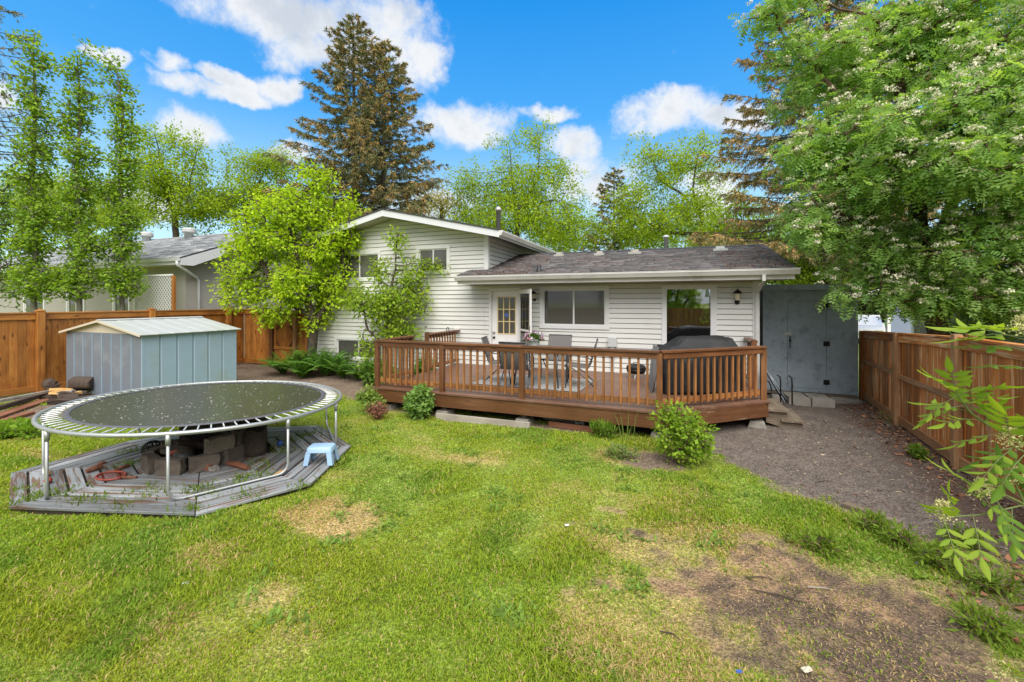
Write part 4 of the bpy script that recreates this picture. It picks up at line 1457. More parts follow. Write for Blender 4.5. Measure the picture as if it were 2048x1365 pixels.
# ------------------------------------------------------------------ deck
DZ = 0.46
DX0, DY0 = -5.88, 7.16
DC = (-0.24, 7.16)
DR_ = (1.48, 8.66)


def make_deck():
    D = thing('deck', 'brown stained timber deck with baluster railing behind the house', 'deck', (-2.2, 9, 0))
    slope = (DR_[0] - DC[0]) / (DR_[1] - DC[1])
    w, gap = 0.138, 0.006
    y = DY0 + w / 2
    fl = MB().box(DX0 + 0.1, 1.3, 8.7, WY - 0.1, 0.22, 0.30).build('floor', 'deck_fascia', D)
    fl['label'] = 'deck floor of brown boards'
    while y < WY - 0.06:
        if y < DR_[1]:
            x1 = DC[0] + (y - DC[1]) * slope
            cut = slope * w / 2
        else:
            x1, cut = DR_[0], 0.0
        plank('deck_board', (DX0, y, DZ - 0.019), (x1, y, DZ - 0.019), w, 0.038, 'deck_floor', fl, cut1=cut)
        y += w + gap
    # fascia
    zf0, hf = 0.305, 0.235
    zc = DZ - 0.04 - hf / 2
    fa = [((DX0 + 0.02, DY0 + 0.04), (DC[0] - 0.005, DY0 + 0.04)), ((DC[0] + 0.01, DC[1] + 0.03), (DR_[0] - 0.03, DR_[1] + 0.01)),
          ((DR_[0] - 0.03, DR_[1] + 0.03), (DR_[0] - 0.03, WY - 0.03)), ((DX0 + 0.035, WY - 0.03), (DX0 + 0.035, DY0 + 0.065))]
    for a, b in fa:
        plank('fascia_board', (*a, zc), (*b, zc), 0.036, hf, 'deck_fascia', D)
    # short posts and pier blocks below
    for (x, yy) in ((-4.25, 7.35), (-2.62, 7.38), (-0.3, 7.45), (1.28, 8.75), (-5.6, 7.4), (-3.5, 8.6), (-5.6, 9.3), (-1.2, 9.0)):
        plank('support_post', (x, yy, 0.10), (x, yy, 0.27), 0.09, 0.09, 'step_wood', D, up=(0, 1, 0))
        MB().prism([(x - 0.16, yy - 0.16, -0.06), (x + 0.16, yy - 0.16, -0.06), (x + 0.11, yy - 0.16, 0.10), (x - 0.11, yy - 0.16, 0.10)], (0, 0.32, 0)).build('pier_block', 'concrete', D)
    # railing
    zt = DZ + 0.955
    posts = [(-5.80, 7.27), (-4.27, 7.27), (-2.63, 7.27), (-0.29, 7.27), (1.40, 8.74), (-5.80, 8.48), (-5.80, 9.14), (1.40, 9.78)]
    R = plank('railing', (posts[0][0], posts[0][1], DZ), (posts[0][0], posts[0][1], zt - 0.02), 0.09, 0.09, 'rail_wood', D, up=(0, 1, 0))
    R['label'] = 'stained baluster railing round the deck'
    for i, (x, yy) in enumerate(posts[1:]):
        top = zt - 0.039 if i < 5 else zt + 0.02
        plank('post', (x, yy, DZ), (x, yy, top), 0.09, 0.09, 'rail_wood' if i not in (3,) else 'baluster_wood', R, up=(0, 1, 0))

    def run(a, b, nrm):
        a, b, n = Vector((*a, 0)), Vector((*b, 0)), Vector((*nrm, 0))
        d = (b - a).normalized()
        L = (b - a).length
        up = Vector((0, 0, 1))
        plank('top_rail', a + up * (zt - 0.019), b + up * (zt - 0.019), 0.13, 0.038, 'rail_wood', R)
        plank('rail', a + d * 0.047 + n * 0.021 + up * (zt - 0.085), b - d * 0.047 + n * 0.021 + up * (zt - 0.085), 0.036, 0.09, 'rail_wood', R)
        plank('rail', a + d * 0.047 - n * 0.042 + up * (DZ + 0.125), b - d * 0.047 - n * 0.042 + up * (DZ + 0.125), 0.036, 0.088, 'baluster_wood', R)
        k = int(round((L - 0.09) / 0.137))
        for i in range(1, k):
            p = a + d * (0.045 + (L - 0.09) * i / k)
            lo = DZ + 0.06 + random.uniform(-0.012, 0.012)
            plank('baluster', p - n * 0.004 + up * lo, p - n * 0.004 + up * (zt - 0.045), 0.038, 0.038, 'baluster_wood', R, up=(d.x, d.y, 0))
    random.seed(2)
    run(posts[0], posts[1], (0, -1))
    run(posts[1], posts[2], (0, -1))
    run(posts[2], posts[3], (0, -1))
    dd = Vector((posts[4][0] - posts[3][0], posts[4][1] - posts[3][1])).normalized()
    run(posts[3], posts[4], (dd.y, -dd.x))
    run(posts[0], posts[5], (-1, 0))
    run(posts[6], (-5.80, WY - 0.06), (-1, 0))
    run(posts[7], (1.40, WY - 0.06), (1, 0))
    # hook on the far rail end
    MB().tube([(-5.80, 10.1, zt), (-5.80, 10.1, zt + 0.07), (-5.80, 10.15, zt + 0.10), (-5.80, 10.21, zt + 0.08), (-5.80, 10.22, zt)], 0.01, 6).build('hook', 'black_iron', D, True)
    # steps down to the gravel on the right
    for (x0, x1, z) in ((1.47, 1.79, 0.30), (1.68, 2.02, 0.135)):
        st = plank('step', ((x0 + x1) / 2, 8.74, z - 0.02), ((x0 + x1) / 2, 9.72, z - 0.02), x1 - x0, 0.04, 'step_wood', D)
        st['label'] = 'upper deck step' if z > 0.2 else 'lower deck step'
    for yy in (8.80, 9.66):
        MB().prism([(1.45, yy, 0.259), (1.78, yy, 0.259), (1.78, yy, 0.094), (2.0, yy, 0.094), (2.0, yy, -0.03), (1.75, yy, -0.03), (1.45, yy, 0.05)], (0, 0.038, 0)).build('stringer', 'step_wood', D)
    return D


make_deck()


# ------------------------------------------------------------------ fences
def make_left_fence():
    X = -14.5
    Fn = thing('fence', 'tall orange-stained board fence on the left behind the metal shed', 'fence', (X, 6, 0))
    posts = [1.0, 3.28, 5.58, 7.95, 10.25]
    for y in posts:
        plank('post', (X + 0.05, y, -0.05), (X + 0.05, y, 1.97), 0.14, 0.14, 'fence_stain', Fn, up=(0, 1, 0))
        MB().add([(X - 0.028, y - 0.078, 1.97), (X + 0.128, y - 0.078, 1.97), (X + 0.128, y + 0.078, 1.97), (X - 0.028, y + 0.078, 1.97),
                  (X - 0.028, y - 0.078, 1.99), (X + 0.128, y - 0.078, 1.99), (X + 0.128, y + 0.078, 1.99), (X - 0.028, y + 0.078, 1.99), (X + 0.05, y, 2.03)],
                 [(0, 3, 2, 1), (0, 1, 5, 4), (1, 2, 6, 5), (2, 3, 7, 6), (3, 0, 4, 7), (4, 5, 8), (5, 6, 8), (6, 7, 8), (7, 4, 8)]).build('post_cap', 'fence_stain', Fn)
    ends = posts + [10.86]
    for a, b in zip(ends[:-1], ends[1:]):
        a2, b2 = a + 0.072, b - (0.072 if b < 10.5 else 0.0)
        plank('top_rail', (X + 0.02, a2, 1.84), (X + 0.02, b2, 1.84), 0.04, 0.14, 'fence_stain', Fn)
        plank('cap_rail', (X + 0.01, a2, 1.93), (X + 0.01, b2, 1.93), 0.11, 0.036, 'fence_stain', Fn)
        plank('bottom_rail', (X + 0.02, a2, 0.10), (X + 0.02, b2, 0.10), 0.04, 0.14, 'fence_stain', Fn)
        n = max(1, int(round((b2 - a2) / 0.142)))
        for i in range(n):
            y = a2 + (b2 - a2) * (i + 0.5) / n
            plank('board', (X - 0.012 + 0.003 * (i % 2), y, 0.02), (X - 0.012 + 0.003 * (i % 2), y, 1.905), 0.022, (b2 - a2) / n - 0.002, 'fence_stain', Fn, up=(0, 1, 0))
    # return towards the house
    G = thing('fence', 'short stained board fence with a gate between shed and house', 'fence', (-12.9, 10.9, 0))
    Y = 10.9
    for x, m in ((-13.12, 'bark_dark'), (-12.02, 'fence_stain')):
        plank('post', (x, Y - 0.05, -0.05), (x, Y - 0.05, 1.92), 0.13, 0.13, 'old_post' if m != 'bark_dark' else 'deck_fascia', G, up=(1, 0, 0))
    for (a, b) in ((-14.53, -13.19), (-11.95, -11.08)):
        plank('top_rail', (a, Y - 0.02, 1.84), (b, Y - 0.02, 1.84), 0.04, 0.14, 'fence_stain', G)
        plank('bottom_rail', (a, Y - 0.02, 0.10), (b, Y - 0.02, 0.10), 0.04, 0.16, 'fence_stain', G)
        plank('cap_rail', (a, Y - 0.01, 1.93), (b, Y - 0.01, 1.93), 0.11, 0.036, 'fence_stain', G)
        n = int(round((b - a) / 0.142))
        for i in range(n):
            x = a + (b - a) * (i + 0.5) / n
            plank('board', (x, Y + 0.012, 0.02), (x, Y + 0.012, 1.905), 0.022, (b - a) / n - 0.002, 'fence_stain', G, up=(1, 0, 0))
    T = thing('gate', 'wooden garden gate with a framed upper panel beside the tree trunk', 'gate', (-12.57, 10.9, 0))
    a, b = -13.04, -12.10
    n = 7
    for i in range(n):
        x = a + (b - a) * (i + 0.5) / n
        plank('board', (x, Y + 0.012, 0.06), (x, Y + 0.012, 1.90), 0.022, (b - a) / n - 0.002, 'fence_stain', T, up=(1, 0, 0))
    for z, h in ((1.86, 0.09), (1.42, 0.08), (0.62, 0.10), (0.14, 0.14)):
        plank('rail', (a, Y - 0.02, z), (b, Y - 0.02, z), 0.04, h, 'fence_stain', T)
    for x in (a + 0.045, b - 0.045):
        plank('stile', (x, Y - 0.018, 0.68), (x, Y - 0.018, 1.37), 0.036, 0.08, 'fence_stain', T, up=(1, 0, 0))
    for sx in (-1, 1):
        for (z0, z1, sg) in ((1.37, 1.22, 1), (0.68, 0.83, -1)):
            cx = (a + b) / 2 + sx * (b - a) / 2 - sx * 0.09
            plank('brace', (cx, Y - 0.017, z1), (cx - sx * 0.15, Y - 0.017, z0), 0.03, 0.05, 'deck_fascia', T, up=(0.5, 0, 0.5))


def make_right_fence():
    def XF(y):
        return 3.47 + max(0.0, y - 7.0) * 0.098
    Fn = thing('fence', 'peeling brown board fence along the gravel on the right', 'fence', (3.5, 8, 0))

    def top(y):
        return 1.71 if y < 7.45 else 1.71 - (y - 7.45) * 0.042
    posts = [0.6, 2.85, 5.15, 7.43, 9.7, 11.95]
    for i, y in enumerate(posts):
        tp = top(y) + (0.06 if i in (3,) else 0.02)
        plank('post', (XF(y) - 0.09, y, -0.05), (XF(y) - 0.09, y, tp), 0.09, 0.09, 'old_post' if i < 5 else 'old_fence', Fn, up=(0, 1, 0))
        if i == 3:
            plank('post', (XF(y) + 0.06, y, 0.0), (XF(y) + 0.06, y, tp + 0.01), 0.09, 0.09, 'old_fence', Fn, up=(0, 1, 0))
    for a, b in zip(posts[:-1], posts[1:]):
        a2, b2 = a + 0.047, b - 0.047
        plank('top_rail', (XF(a2) - 0.06, a2, top(a2) - 0.075), (XF(b2) - 0.06, b2, top(b2) - 0.075), 0.036, 0.13, 'old_fence', Fn)
        plank('cap_rail', (XF(a2) - 0.03, a2, top(a2) + 0.012), (XF(b2) - 0.03, b2, top(b2) + 0.012), 0.12, 0.034, 'old_fence', Fn)
        plank('middle_rail', (XF(a2) - 0.06, a2, 0.90), (XF(b2) - 0.06, b2, 0.86), 0.036, 0.085, 'old_post', Fn)
        plank('bottom_rail', (XF(a2) - 0.06, a2, 0.09), (XF(b2) - 0.06, b2, 0.09), 0.036, 0.14, 'old_post', Fn)
        n = int(round((b - a) / 0.128))
        for i in range(n):
            y = a + (b - a) * (i + 0.5) / n
            plank('board', (XF(y) - 0.028 + 0.008 * (i % 2), y, 0.02), (XF(y) - 0.028 + 0.008 * (i % 2), y, round(top(y) - 0.01, 3)), 0.018, 0.128, 'old_fence', Fn, up=(0, 1, 0))


random.seed(5)
make_left_fence()
make_right_fence()


# ------------------------------------------------------------------ metal shed
def make_metal_shed():
    x0, x1, y0, y1, zt = -13.85, -10.87, 5.80, 7.92, 1.485
    S = thing('metal_shed', 'pale blue ribbed metal garden shed with a low gable roof', 'shed', ((x0 + x1) / 2, (y0 + y1) / 2, 0))
    zp = zt + 0.27
    xm = (x0 + x1) / 2
    MB().box(x0 + 0.02, x1 - 0.02, y0 + 0.02, y1 - 0.02, 0.0, zt - 0.01).build('wall', 'shed_grey_shaded', S)
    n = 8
    for i in range(n):                                   # gable end: grey panels with its shade painted in, pale ribs
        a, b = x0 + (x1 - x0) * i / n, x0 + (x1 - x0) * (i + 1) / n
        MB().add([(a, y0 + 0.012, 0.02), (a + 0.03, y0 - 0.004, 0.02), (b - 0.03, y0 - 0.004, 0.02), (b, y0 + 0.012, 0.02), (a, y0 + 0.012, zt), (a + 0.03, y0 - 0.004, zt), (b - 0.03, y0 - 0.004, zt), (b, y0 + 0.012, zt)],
                 [(0, 1, 5, 4), (1, 2, 6, 5), (2, 3, 7, 6), (4, 5, 6, 7)]).build('wall_panel', 'shed_grey_shaded', S)
        if i:
            MB().box(a - 0.012, a + 0.012, y0 - 0.012, y0 + 0.014, 0.02, zt - 0.005).build('rib', 'shed_blue', S)
    n = 6
    for i in range(n):
        a, b = y0 + (y1 - y0) * i / n, y0 + (y1 - y0) * (i + 1) / n
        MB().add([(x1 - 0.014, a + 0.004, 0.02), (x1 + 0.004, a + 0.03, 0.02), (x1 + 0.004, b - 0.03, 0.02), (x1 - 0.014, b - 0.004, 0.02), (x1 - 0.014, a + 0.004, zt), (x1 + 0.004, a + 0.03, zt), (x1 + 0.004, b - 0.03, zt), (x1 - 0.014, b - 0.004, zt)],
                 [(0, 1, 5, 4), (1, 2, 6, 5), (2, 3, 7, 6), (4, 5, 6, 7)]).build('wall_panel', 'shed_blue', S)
    MB().box(x1 - 0.03, x1 + 0.008, y0 - 0.008, y0 + 0.03, 0.0, zt).build('corner_post', 'shed_blue', S)
    MB().box(x1 - 0.03, x1 + 0.008, y1 - 0.03, y1 + 0.008, 0.0, zt).build('corner_post', 'shed_blue', S)
    MB().prism([(x0, y0 + 0.0, zt + 0.001), (x1, y0 + 0.0, zt + 0.001), (xm, y0 + 0.0, zp - 0.01)], (0, 0.02, 0)).build('gable', 'shed_gable', S)
    ov = 0.09
    sl = (zp - zt) / (x1 - xm)
    n = 7
    for sg in (-1, 1):
        for i in range(n):
            a, b = y0 - ov + (y1 - y0 + 2 * ov) * i / n, y0 - ov + (y1 - y0 + 2 * ov) * (i + 1) / n
            xe = (x1 + ov) if sg > 0 else (x0 - ov)
            ze = zt - sl * ov + 0.012
            p = [(xm, a, zp + 0.02), (xe, a, ze), (xe, a + 0.02, ze + 0.007), (xm, a + 0.02, zp + 0.027), (xm, b, zp + 0.02), (xe, b, ze), (xm, b - 0.001, zp + 0.012), (xe, b - 0.001, ze - 0.01), (xm, a, zp + 0.012), (xe, a, ze - 0.01)]
            MB().add(p, [(0, 1, 2, 3), (3, 2, 5, 4), (4, 5, 7, 6), (8, 9, 1, 0), (9, 7, 5, 2), (9, 2, 1), (6, 7, 9, 8)]).build('roof_panel', 'shed_roof', S)
    MB().prism([(xm - 0.09, y0 - ov, zp + 0.02), (xm, y0 - ov, zp + 0.045), (xm + 0.09, y0 - ov, zp + 0.02), (xm, y0 - ov, zp + 0.03)], (0, y1 - y0 + 2 * ov, 0)).build('ridge_cap', 'shed_roof', S)
    for sg in (-1, 1):
        xe = x1 + ov if sg > 0 else x0 - ov
        ze = zt - sl * ov
        MB().prism([(xm, y0 - ov - 0.008, zp + 0.026), (xe, y0 - ov - 0.008, ze + 0.02), (xe, y0 - ov - 0.008, ze - 0.03), (xm, y0 - ov - 0.008, zp - 0.025)], (0, 0.007, 0)).build('rake_trim', 'shed_gable', S)


make_metal_shed()

# dark stained post standing beside the metal shed
_b = thing('garden_post', 'short dark brown timber box post right behind the metal shed', 'post', (-11.35, 8.7, 0))
_px = at_z(466, 738, 0.0)
plank('post', (_px[0], _px[1], 0), (_px[0], _px[1], 0.98), 0.13, 0.13, 'deck_fascia', _b, up=(0, 1, 0))
plank('cap', (_px[0] - 0.1, _px[1], 0.99), (_px[0] + 0.1, _px[1], 0.99), 0.2, 0.03, 'deck_fascia', _b)


# ------------------------------------------------------------------ grey plywood shed
def make_wood_shed():
    x0, x1, y0, y1 = 1.87, 3.73, 11.75, 13.9
    S = thing('plywood_shed', 'grey-painted plywood lean-to shed with a hinged door', 'shed', (2.8, 12.8, 0))
    w = MB()
    dx0, dx1, dz0, dz1 = 2.37, 3.14, 0.20, 2.22
    for a in cells(x0, x1, 0.11, 2.52, [(dx0, dx1, 0.20, dz1)]):
        w.box(a[0], a[1], y0, y0 + 0.04, a[2], a[3])
    w.box(x0, x0 + 0.04, y0 + 0.04, y1, 0.11, 2.5)
    w.box(x1 - 0.04, x1, y0 + 0.04, y1, 0.11, 2.5)
    w.box(x0, x1, y1, y1 + 0.04, 0.11, 2.5)
    w.build('wall', 'plywood_grey', S)
    D = MB().box(dx0 + 0.006, dx1 - 0.006, y0 + 0.004, y0 + 0.03, dz0 + 0.006, dz1 - 0.006).build('door', 'plywood_grey', S)
    box_obj('backing', 'room_dark', S, dx0 - 0.05, dx1 + 0.05, y0 + 0.045, y0 + 0.06, dz0 - 0.05, dz1 + 0.05)
    for z in (2.12, 1.24, 0.36):
        m = MB().box(dx1 - 0.06, dx1 + 0.06, y0 - 0.006, y0 - 0.001, z - 0.055, z + 0.055)
        m.tube([(dx1, y0 - 0.008, z - 0.055), (dx1, y0 - 0.008, z + 0.055)], 0.011, 8)
        for sx in (-0.04, 0.04):
            for sz in (-0.03, 0.03):
                m.box(dx1 + sx - 0.007, dx1 + sx + 0.007, y0 - 0.010, y0 - 0.006, z + sz - 0.007, z + sz + 0.007)
        m.build('hinge', 'black_iron', D)
    h = MB().box(dx0 - 0.05, dx0 + 0.08, y0 - 0.008, y0 + 0.003, 1.42, 1.48)
    h.build('hasp', 'galvanized', D)
    pl = MB().box(dx0 + 0.035, dx0 + 0.075, y0 - 0.03, y0 - 0.009, 1.26, 1.32)
    pl.tube([(dx0 + 0.042, y0 - 0.02, 1.32), (dx0 + 0.042, y0 - 0.02, 1.38), (dx0 + 0.055, y0 - 0.02, 1.395), (dx0 + 0.068, y0 - 0.02, 1.38), (dx0 + 0.068, y0 - 0.02, 1.32)], 0.006, 6)
    pl.build('padlock', 'black_iron', D)
    box_obj('handle', 'black_iron', D, dx0 + 0.045, dx0 + 0.06, y0 - 0.02, y0 + 0.003, 1.12, 1.24)
    r = MB().prism([(x0 - 0.06, y0 - 0.08, 2.53), (x0 - 0.06, y1 + 0.1, 2.42), (x0 - 0.06, y1 + 0.1, 2.48), (x0 - 0.06, y0 - 0.08, 2.60)], (x1 - x0 + 0.12, 0, 0))
    r.build('roof', 'tar_edge', S)
    box_obj('roof_edge', 'plywood_grey', S, x0 - 0.06, x1 + 0.06, y0 - 0.10, y0 - 0.081, 2.47, 2.60)
    box_obj('floor', 'step_wood', S, x0 + 0.01, x1 - 0.01, y0 + 0.02, y1, 0.03, 0.109)
    # concrete blocks in front of and under it
    rs = random.Random(4)
    k = 0
    for (xa, xb, y, z0, z1, lab) in ((1.92, 2.17, 10.95, -0.03, 0.13, 'left'), (2.2, 2.60, 10.75, -0.03, 0.155, 'middle'), (2.63, 3.03, 10.78, -0.03, 0.15, 'right'), (3.1, 3.42, 11.3, -0.04, 0.09, 'far'), (3.43, 3.7, 11.4, -0.04, 0.06, 'last')):
        b = thing('concrete_block', {'left': 'low concrete block at the foot of the shed nearest the deck steps', 'middle': 'left of two large concrete blocks below the shed door', 'right': 'right of two large concrete blocks below the shed door', 'far': 'small sunken concrete block right of the shed door', 'last': 'smallest sunken concrete block by the fence corner'}[lab], 'concrete block', ((xa + xb) / 2, y + 0.1, z0), 'concrete blocks in front of the plywood shed')
        m = MB().box(xa, xb, y, y + 0.2, z0, z1 - 0.015).box(xa + 0.012, xb - 0.012, y + 0.012, y + 0.188, z1 - 0.015, z1)
        m.build('block', 'concrete', b)
        if lab in ('middle', 'right'):
            s2 = MB().box(xa + 0.01, xb - 0.01, y + 0.205, y + 0.75, z0, z1 - 0.02)
            s2.build('block', 'concrete', b)


make_wood_shed()


# ------------------------------------------------------------------ wooden pad and trampoline
def make_pad():
    T = thing('garden_platform', 'weathered grey eight-sided wooden platform under the trampoline', 'platform', (-6.05, 4.05, 0))
    P = [np.array((p[0], p[1])) for p in PAD]
    c = np.mean(P, 0)
    n = len(P)
    MB().prism([(c[0] + (p[0] - c[0]) * 0.97, c[1] + (p[1] - c[1]) * 0.97, -0.03) for p in P], (0, 0, 0.05)).build('base', 'bark_dark', T)
    rs = random.Random(9)
    w, gap = 0.128, 0.024
    for i in range(n):
        a, b = P[i], P[(i + 1) % n]
        e = b - a
        L = np.linalg.norm(e)
        e = e / L
        nin = np.array((-e[1], e[0]))
        if nin @ (c - a) < 0:
            nin = -nin
        H = nin @ (c - a)
        ta, tb = (c - a) @ e, (c - b) @ e        # shift of the ends per unit of depth
        d = 0.0
        k = 0
        while d + w < H - 0.1:
            d0, d1 = d, d + w
            m = (d0 + d1) / 2
            la, lb = a + nin * m + e * (ta * m / H) , b + nin * m + e * (tb * m / H)
            if np.linalg.norm(lb - la) < 0.12:
                break
            z = 0.045 + rs.uniform(-0.006, 0.006)
            mat = 'grey_wood'
            g0 = 0.006
            # local Y of the plank is up x X
            yl = np.array((-e[1], e[0]))
            sg = 1 if yl @ nin > 0 else -1
            hw = w / 2
            if rs.random() > 0.03:
                plank('board', (*(la + e * g0), z), (*(lb - e * g0), z), w, 0.03, mat, T, cut0=sg * ta * hw / H, cut1=sg * tb * hw / H)
            d += w + gap
            k += 1


def make_trampoline():
    cx, cy, R, z0 = -6.22, 4.18, 1.705, 0.80
    gx, gy = -0.0217, -0.0334

    def pt(r, a, dz=0.0):
        x, y = cx + r * math.cos(a), cy + r * math.sin(a)
        return Vector((x, y, z0 + gx * (x - cx) + gy * (y - cy) + dz))
    T = thing('trampoline', 'round black trampoline with bare springs and steel legs', 'trampoline', (cx, cy, 0.06))
    MB().tube([pt(R, 2 * PI * k / 64, -0.02) for k in range(65)], 0.024, 8, False).build('rim', 'steel', T, True)
    # bed, slightly sagging
    rm = R - 0.235
    vs, fs = [pt(0, 0, -0.035)], []
    rings, seg = 8, 64
    for r in range(1, rings + 1):
        for k in range(seg):
            vs.append(pt(rm * r / rings, 2 * PI * k / seg, -0.035 * (1 - (r / rings) ** 2)))
    for k in range(seg):
        fs.append((0, 1 + k, 1 + (k + 1) % seg))
    for r in range(1, rings):
        for k in range(seg):
            a, b = 1 + (r - 1) * seg + k, 1 + (r - 1) * seg + (k + 1) % seg
            fs.append((a, a + seg, b + seg, b))
    MB().add(vs, fs).build('bed', 'rubber_mat', T, True)
    vs, fs = [], []
    for k in range(seg):
        for rr, dz in ((rm - 0.045, 0.002), (rm - 0.04, 0.006), (rm + 0.012, 0.006), (rm + 0.012, -0.004)):
            vs.append(pt(rr, 2 * PI * k / seg, dz))
    for k in range(seg):
        for j in range(3):
            a, b = k * 4 + j, ((k + 1) % seg) * 4 + j
            fs.append((a, a + 1, b + 1, b))
    MB().add(vs, fs).build('bed_edge', 'mat_edge', T, True)
    # springs
    ns = 84
    L = 0.20
    sp = MB().tube([(0, 0, 0), (0.02, 0, 0.004), (0.03, 0, 0), (L - 0.05, 0, 0), (L - 0.035, 0, 0.003), (L - 0.012, 0, 0)], [0.003, 0.003, 0.0085, 0.0085, 0.003, 0.003], 6)
    me = sp.mesh('spring', True)
    me.materials.append(MATS['spring_steel'])
    for i in range(ns):
        a = 2 * PI * i / ns
        p, q = pt(rm + 0.012, a, 0.0), pt(R - 0.02, a, -0.012)
        X = (q - p).normalized()
        Y = Vector((0, 0, 1)).cross(X).normalized()
        Z = X.cross(Y)
        M = Matrix(((X.x, Y.x, Z.x, p.x), (X.y, Y.y, Z.y, p.y), (X.z, Y.z, Z.z, p.z), (0, 0, 0, 1)))
        mesh_obj('spring', me, None, T, M)
    # four U-shaped legs
    zg = 0.078
    for a0, a1 in ((-128, -92), (-47, -7), (27, 73), (112, 180)):
        A, B = math.radians(a0), math.radians(a1)
        pts = []
        t0, t1 = pt(R, A, -0.04), pt(R, B, -0.04)
        g0, g1 = Vector((t0.x, t0.y, zg)), Vector((t1.x, t1.y, zg))
        d = (g1 - g0).normalized()
        pts = [t0, g0 + Vector((0, 0, 0.12))]
        for k in range(1, 5):
            th = PI / 2 * k / 4
            pts.append(g0 + d * 0.12 * (1 - math.cos(th)) + Vector((0, 0, 0.12 * (1 - math.sin(th)))))
        for k in range(0, 4):
            th = PI / 2 * k / 4
            pts.append(g1 - d * 0.12 * (1 - math.sin(th)) + Vector((0, 0, 0.12 * (1 - math.cos(th)))))
        pts += [g1 + Vector((0, 0, 0.12)), t1]
        MB().tube(pts, 0.0165, 8).build('leg', 'steel', T, True)
        for t in (t0, t1):
            MB().tube([t + Vector((0, 0, -0.10)), t + Vector((0, 0, 0.012))], 0.025, 8).build('leg_socket', 'steel', T, True)
    # blossom fallen on the bed
    rs = np.random.RandomState(8)
    n = 480
    rr, aa = rm * np.sqrt(rs.rand(n)) * 0.97, rs.rand(n) * 2 * PI
    n2 = 240
    rr = np.concatenate([rr, rm + 0.03 + 0.05 * rs.normal(size=n2) * 0.4])
    aa = np.concatenate([aa, PI + rs.normal(size=n2) * 0.8])
    P = np.array([pt(r, a, 0.008 - 0.035 * (1 - min(1, r / rm) ** 2)) for r, a in zip(rr, aa)])
    m = len(P)
    A = unit(np.stack([rs.normal(size=m), rs.normal(size=m), 0.08 + 0 * aa], -1))
    S = unit(np.cross(A, np.array((0, 0, 1.0))))
    big = np.arange(m) >= n
    col = np.where(big[:, None], np.array((0.24, 0.30, 0.12)) * (0.5 + rs.rand(m))[:, None], np.array((0.75, 0.75, 0.64)) * (0.6 + 0.5 * rs.rand(m))[:, None])
    Ln = np.where(big, 0.03, 0.011 + 0.022 * rs.rand(m) ** 2)
    V, Fq, C = quad_leaves(P, A, S, Ln, Ln * 0.8, rs, 0.1, col)
    o = mesh_obj('fallen_blossom', np_mesh('fallen_blossom', V, Fq, C), 'petal')
    tag(o, 'pale blossom and petals scattered on the black trampoline bed', 'petals', kind='stuff')


make_pad()
make_trampoline()


def rough_block(name, mat, parent, loc, sx, sy, sz, rot=0.0, seed=0, amt=0.012, tilt=(0, 0)):
    """a block with chipped, uneven faces (subdivided box, noise-moved)"""
    rs = np.random.RandomState(seed)
    n = 3
    g = np.linspace(-0.5, 0.5, n + 1)
    vid, vs, fs = {}, [], []

    def vi(i, j, k):
        key = (i, j, k)
        if key not in vid:
            p = np.array((g[i] * sx, g[j] * sy, g[k] * sz))
            edge = sum(c in (0, n) for c in key)
            p = p * (1 - (0.03 if edge == 3 else 0.012 if edge == 2 else 0)) + rs.normal(size=3) * amt * 0.5
            vid[key] = len(vs)
            vs.append(tuple(p))
        return vid[key]
    for a in range(n):
        for b in range(n):
            fs.append((vi(a, b, n), vi(a + 1, b, n), vi(a + 1, b + 1, n), vi(a, b + 1, n)))
            fs.append((vi(a, b, 0), vi(a, b + 1, 0), vi(a + 1, b + 1, 0), vi(a + 1, b, 0)))
            fs.append((vi(a, 0, b), vi(a + 1, 0, b), vi(a + 1, 0, b + 1), vi(a, 0, b + 1)))
            fs.append((vi(a, n, b), vi(a, n, b + 1), vi(a + 1, n, b + 1), vi(a + 1, n, b)))
            fs.append((vi(0, a, b), vi(0, a, b + 1), vi(0, a + 1, b + 1), vi(0, a + 1, b)))
            fs.append((vi(n, a, b), vi(n, a + 1, b), vi(n, a + 1, b + 1), vi(n, a, b + 1)))
    M = Matrix.Translation(loc) @ Matrix.Rotation(rot, 4, 'Z') @ Matrix.Rotation(tilt[0], 4, 'X') @ Matrix.Rotation(tilt[1], 4, 'Y')
    return MB().add(vs, fs).build(name, mat, parent, False, M)


def make_firepit():
    c = (-6.09, 3.90)
    z0 = 0.062
    T = thing('fire_pit', 'sooty ring of stacked concrete blocks under the trampoline', 'fire pit', (c[0], c[1], z0))
    R = 0.50
    n = 9
    k = 0
    for ring in range(2):
        for i in range(n):
            a = 2 * PI * (i + 0.5 * ring) / n + 0.25
            front = math.cos(a + PI / 2 + 0.25)       # towards the camera side the ring is lower
            if ring == 1 and front > 0.35 and i % 9 != 20:
                continue
            p = (c[0] + R * math.cos(a), c[1] + R * math.sin(a), z0 + 0.095 + ring * 0.193)
            rough_block('block', 'fire_block', T, p, 0.13, 0.31, 0.19, a, 30 + k, 0.010, (0, random.uniform(-0.04, 0.04)))
            k += 1
    for i, (dx, dy, rot) in enumerate(((0.02, -0.30, 0.2), (-0.28, -0.12, 1.2))):
        rough_block('block', 'fire_block', T, (c[0] + dx, c[1] + dy, z0 + 0.22), 0.3, 0.14, 0.06, rot, 60 + i, 0.01, (0.15, 0.1))
    MB().lathe([(0.42, 0.0), (0.40, 0.05), (0.2, 0.12), (0.02, 0.10)], 18, (c[0], c[1], z0 - 0.002)).build('ash', 'charcoal', T, True)
    for i in range(4):
        a = i * 1.4 + 0.4
        plank('charred_log', (c[0] - 0.22 * math.cos(a), c[1] - 0.22 * math.sin(a), z0 + 0.13 + 0.02 * i), (c[0] + 0.25 * math.cos(a), c[1] + 0.25 * math.sin(a), z0 + 0.22 + 0.02 * i), 0.07, 0.07, 'bark_dark', T, ch=0.02)


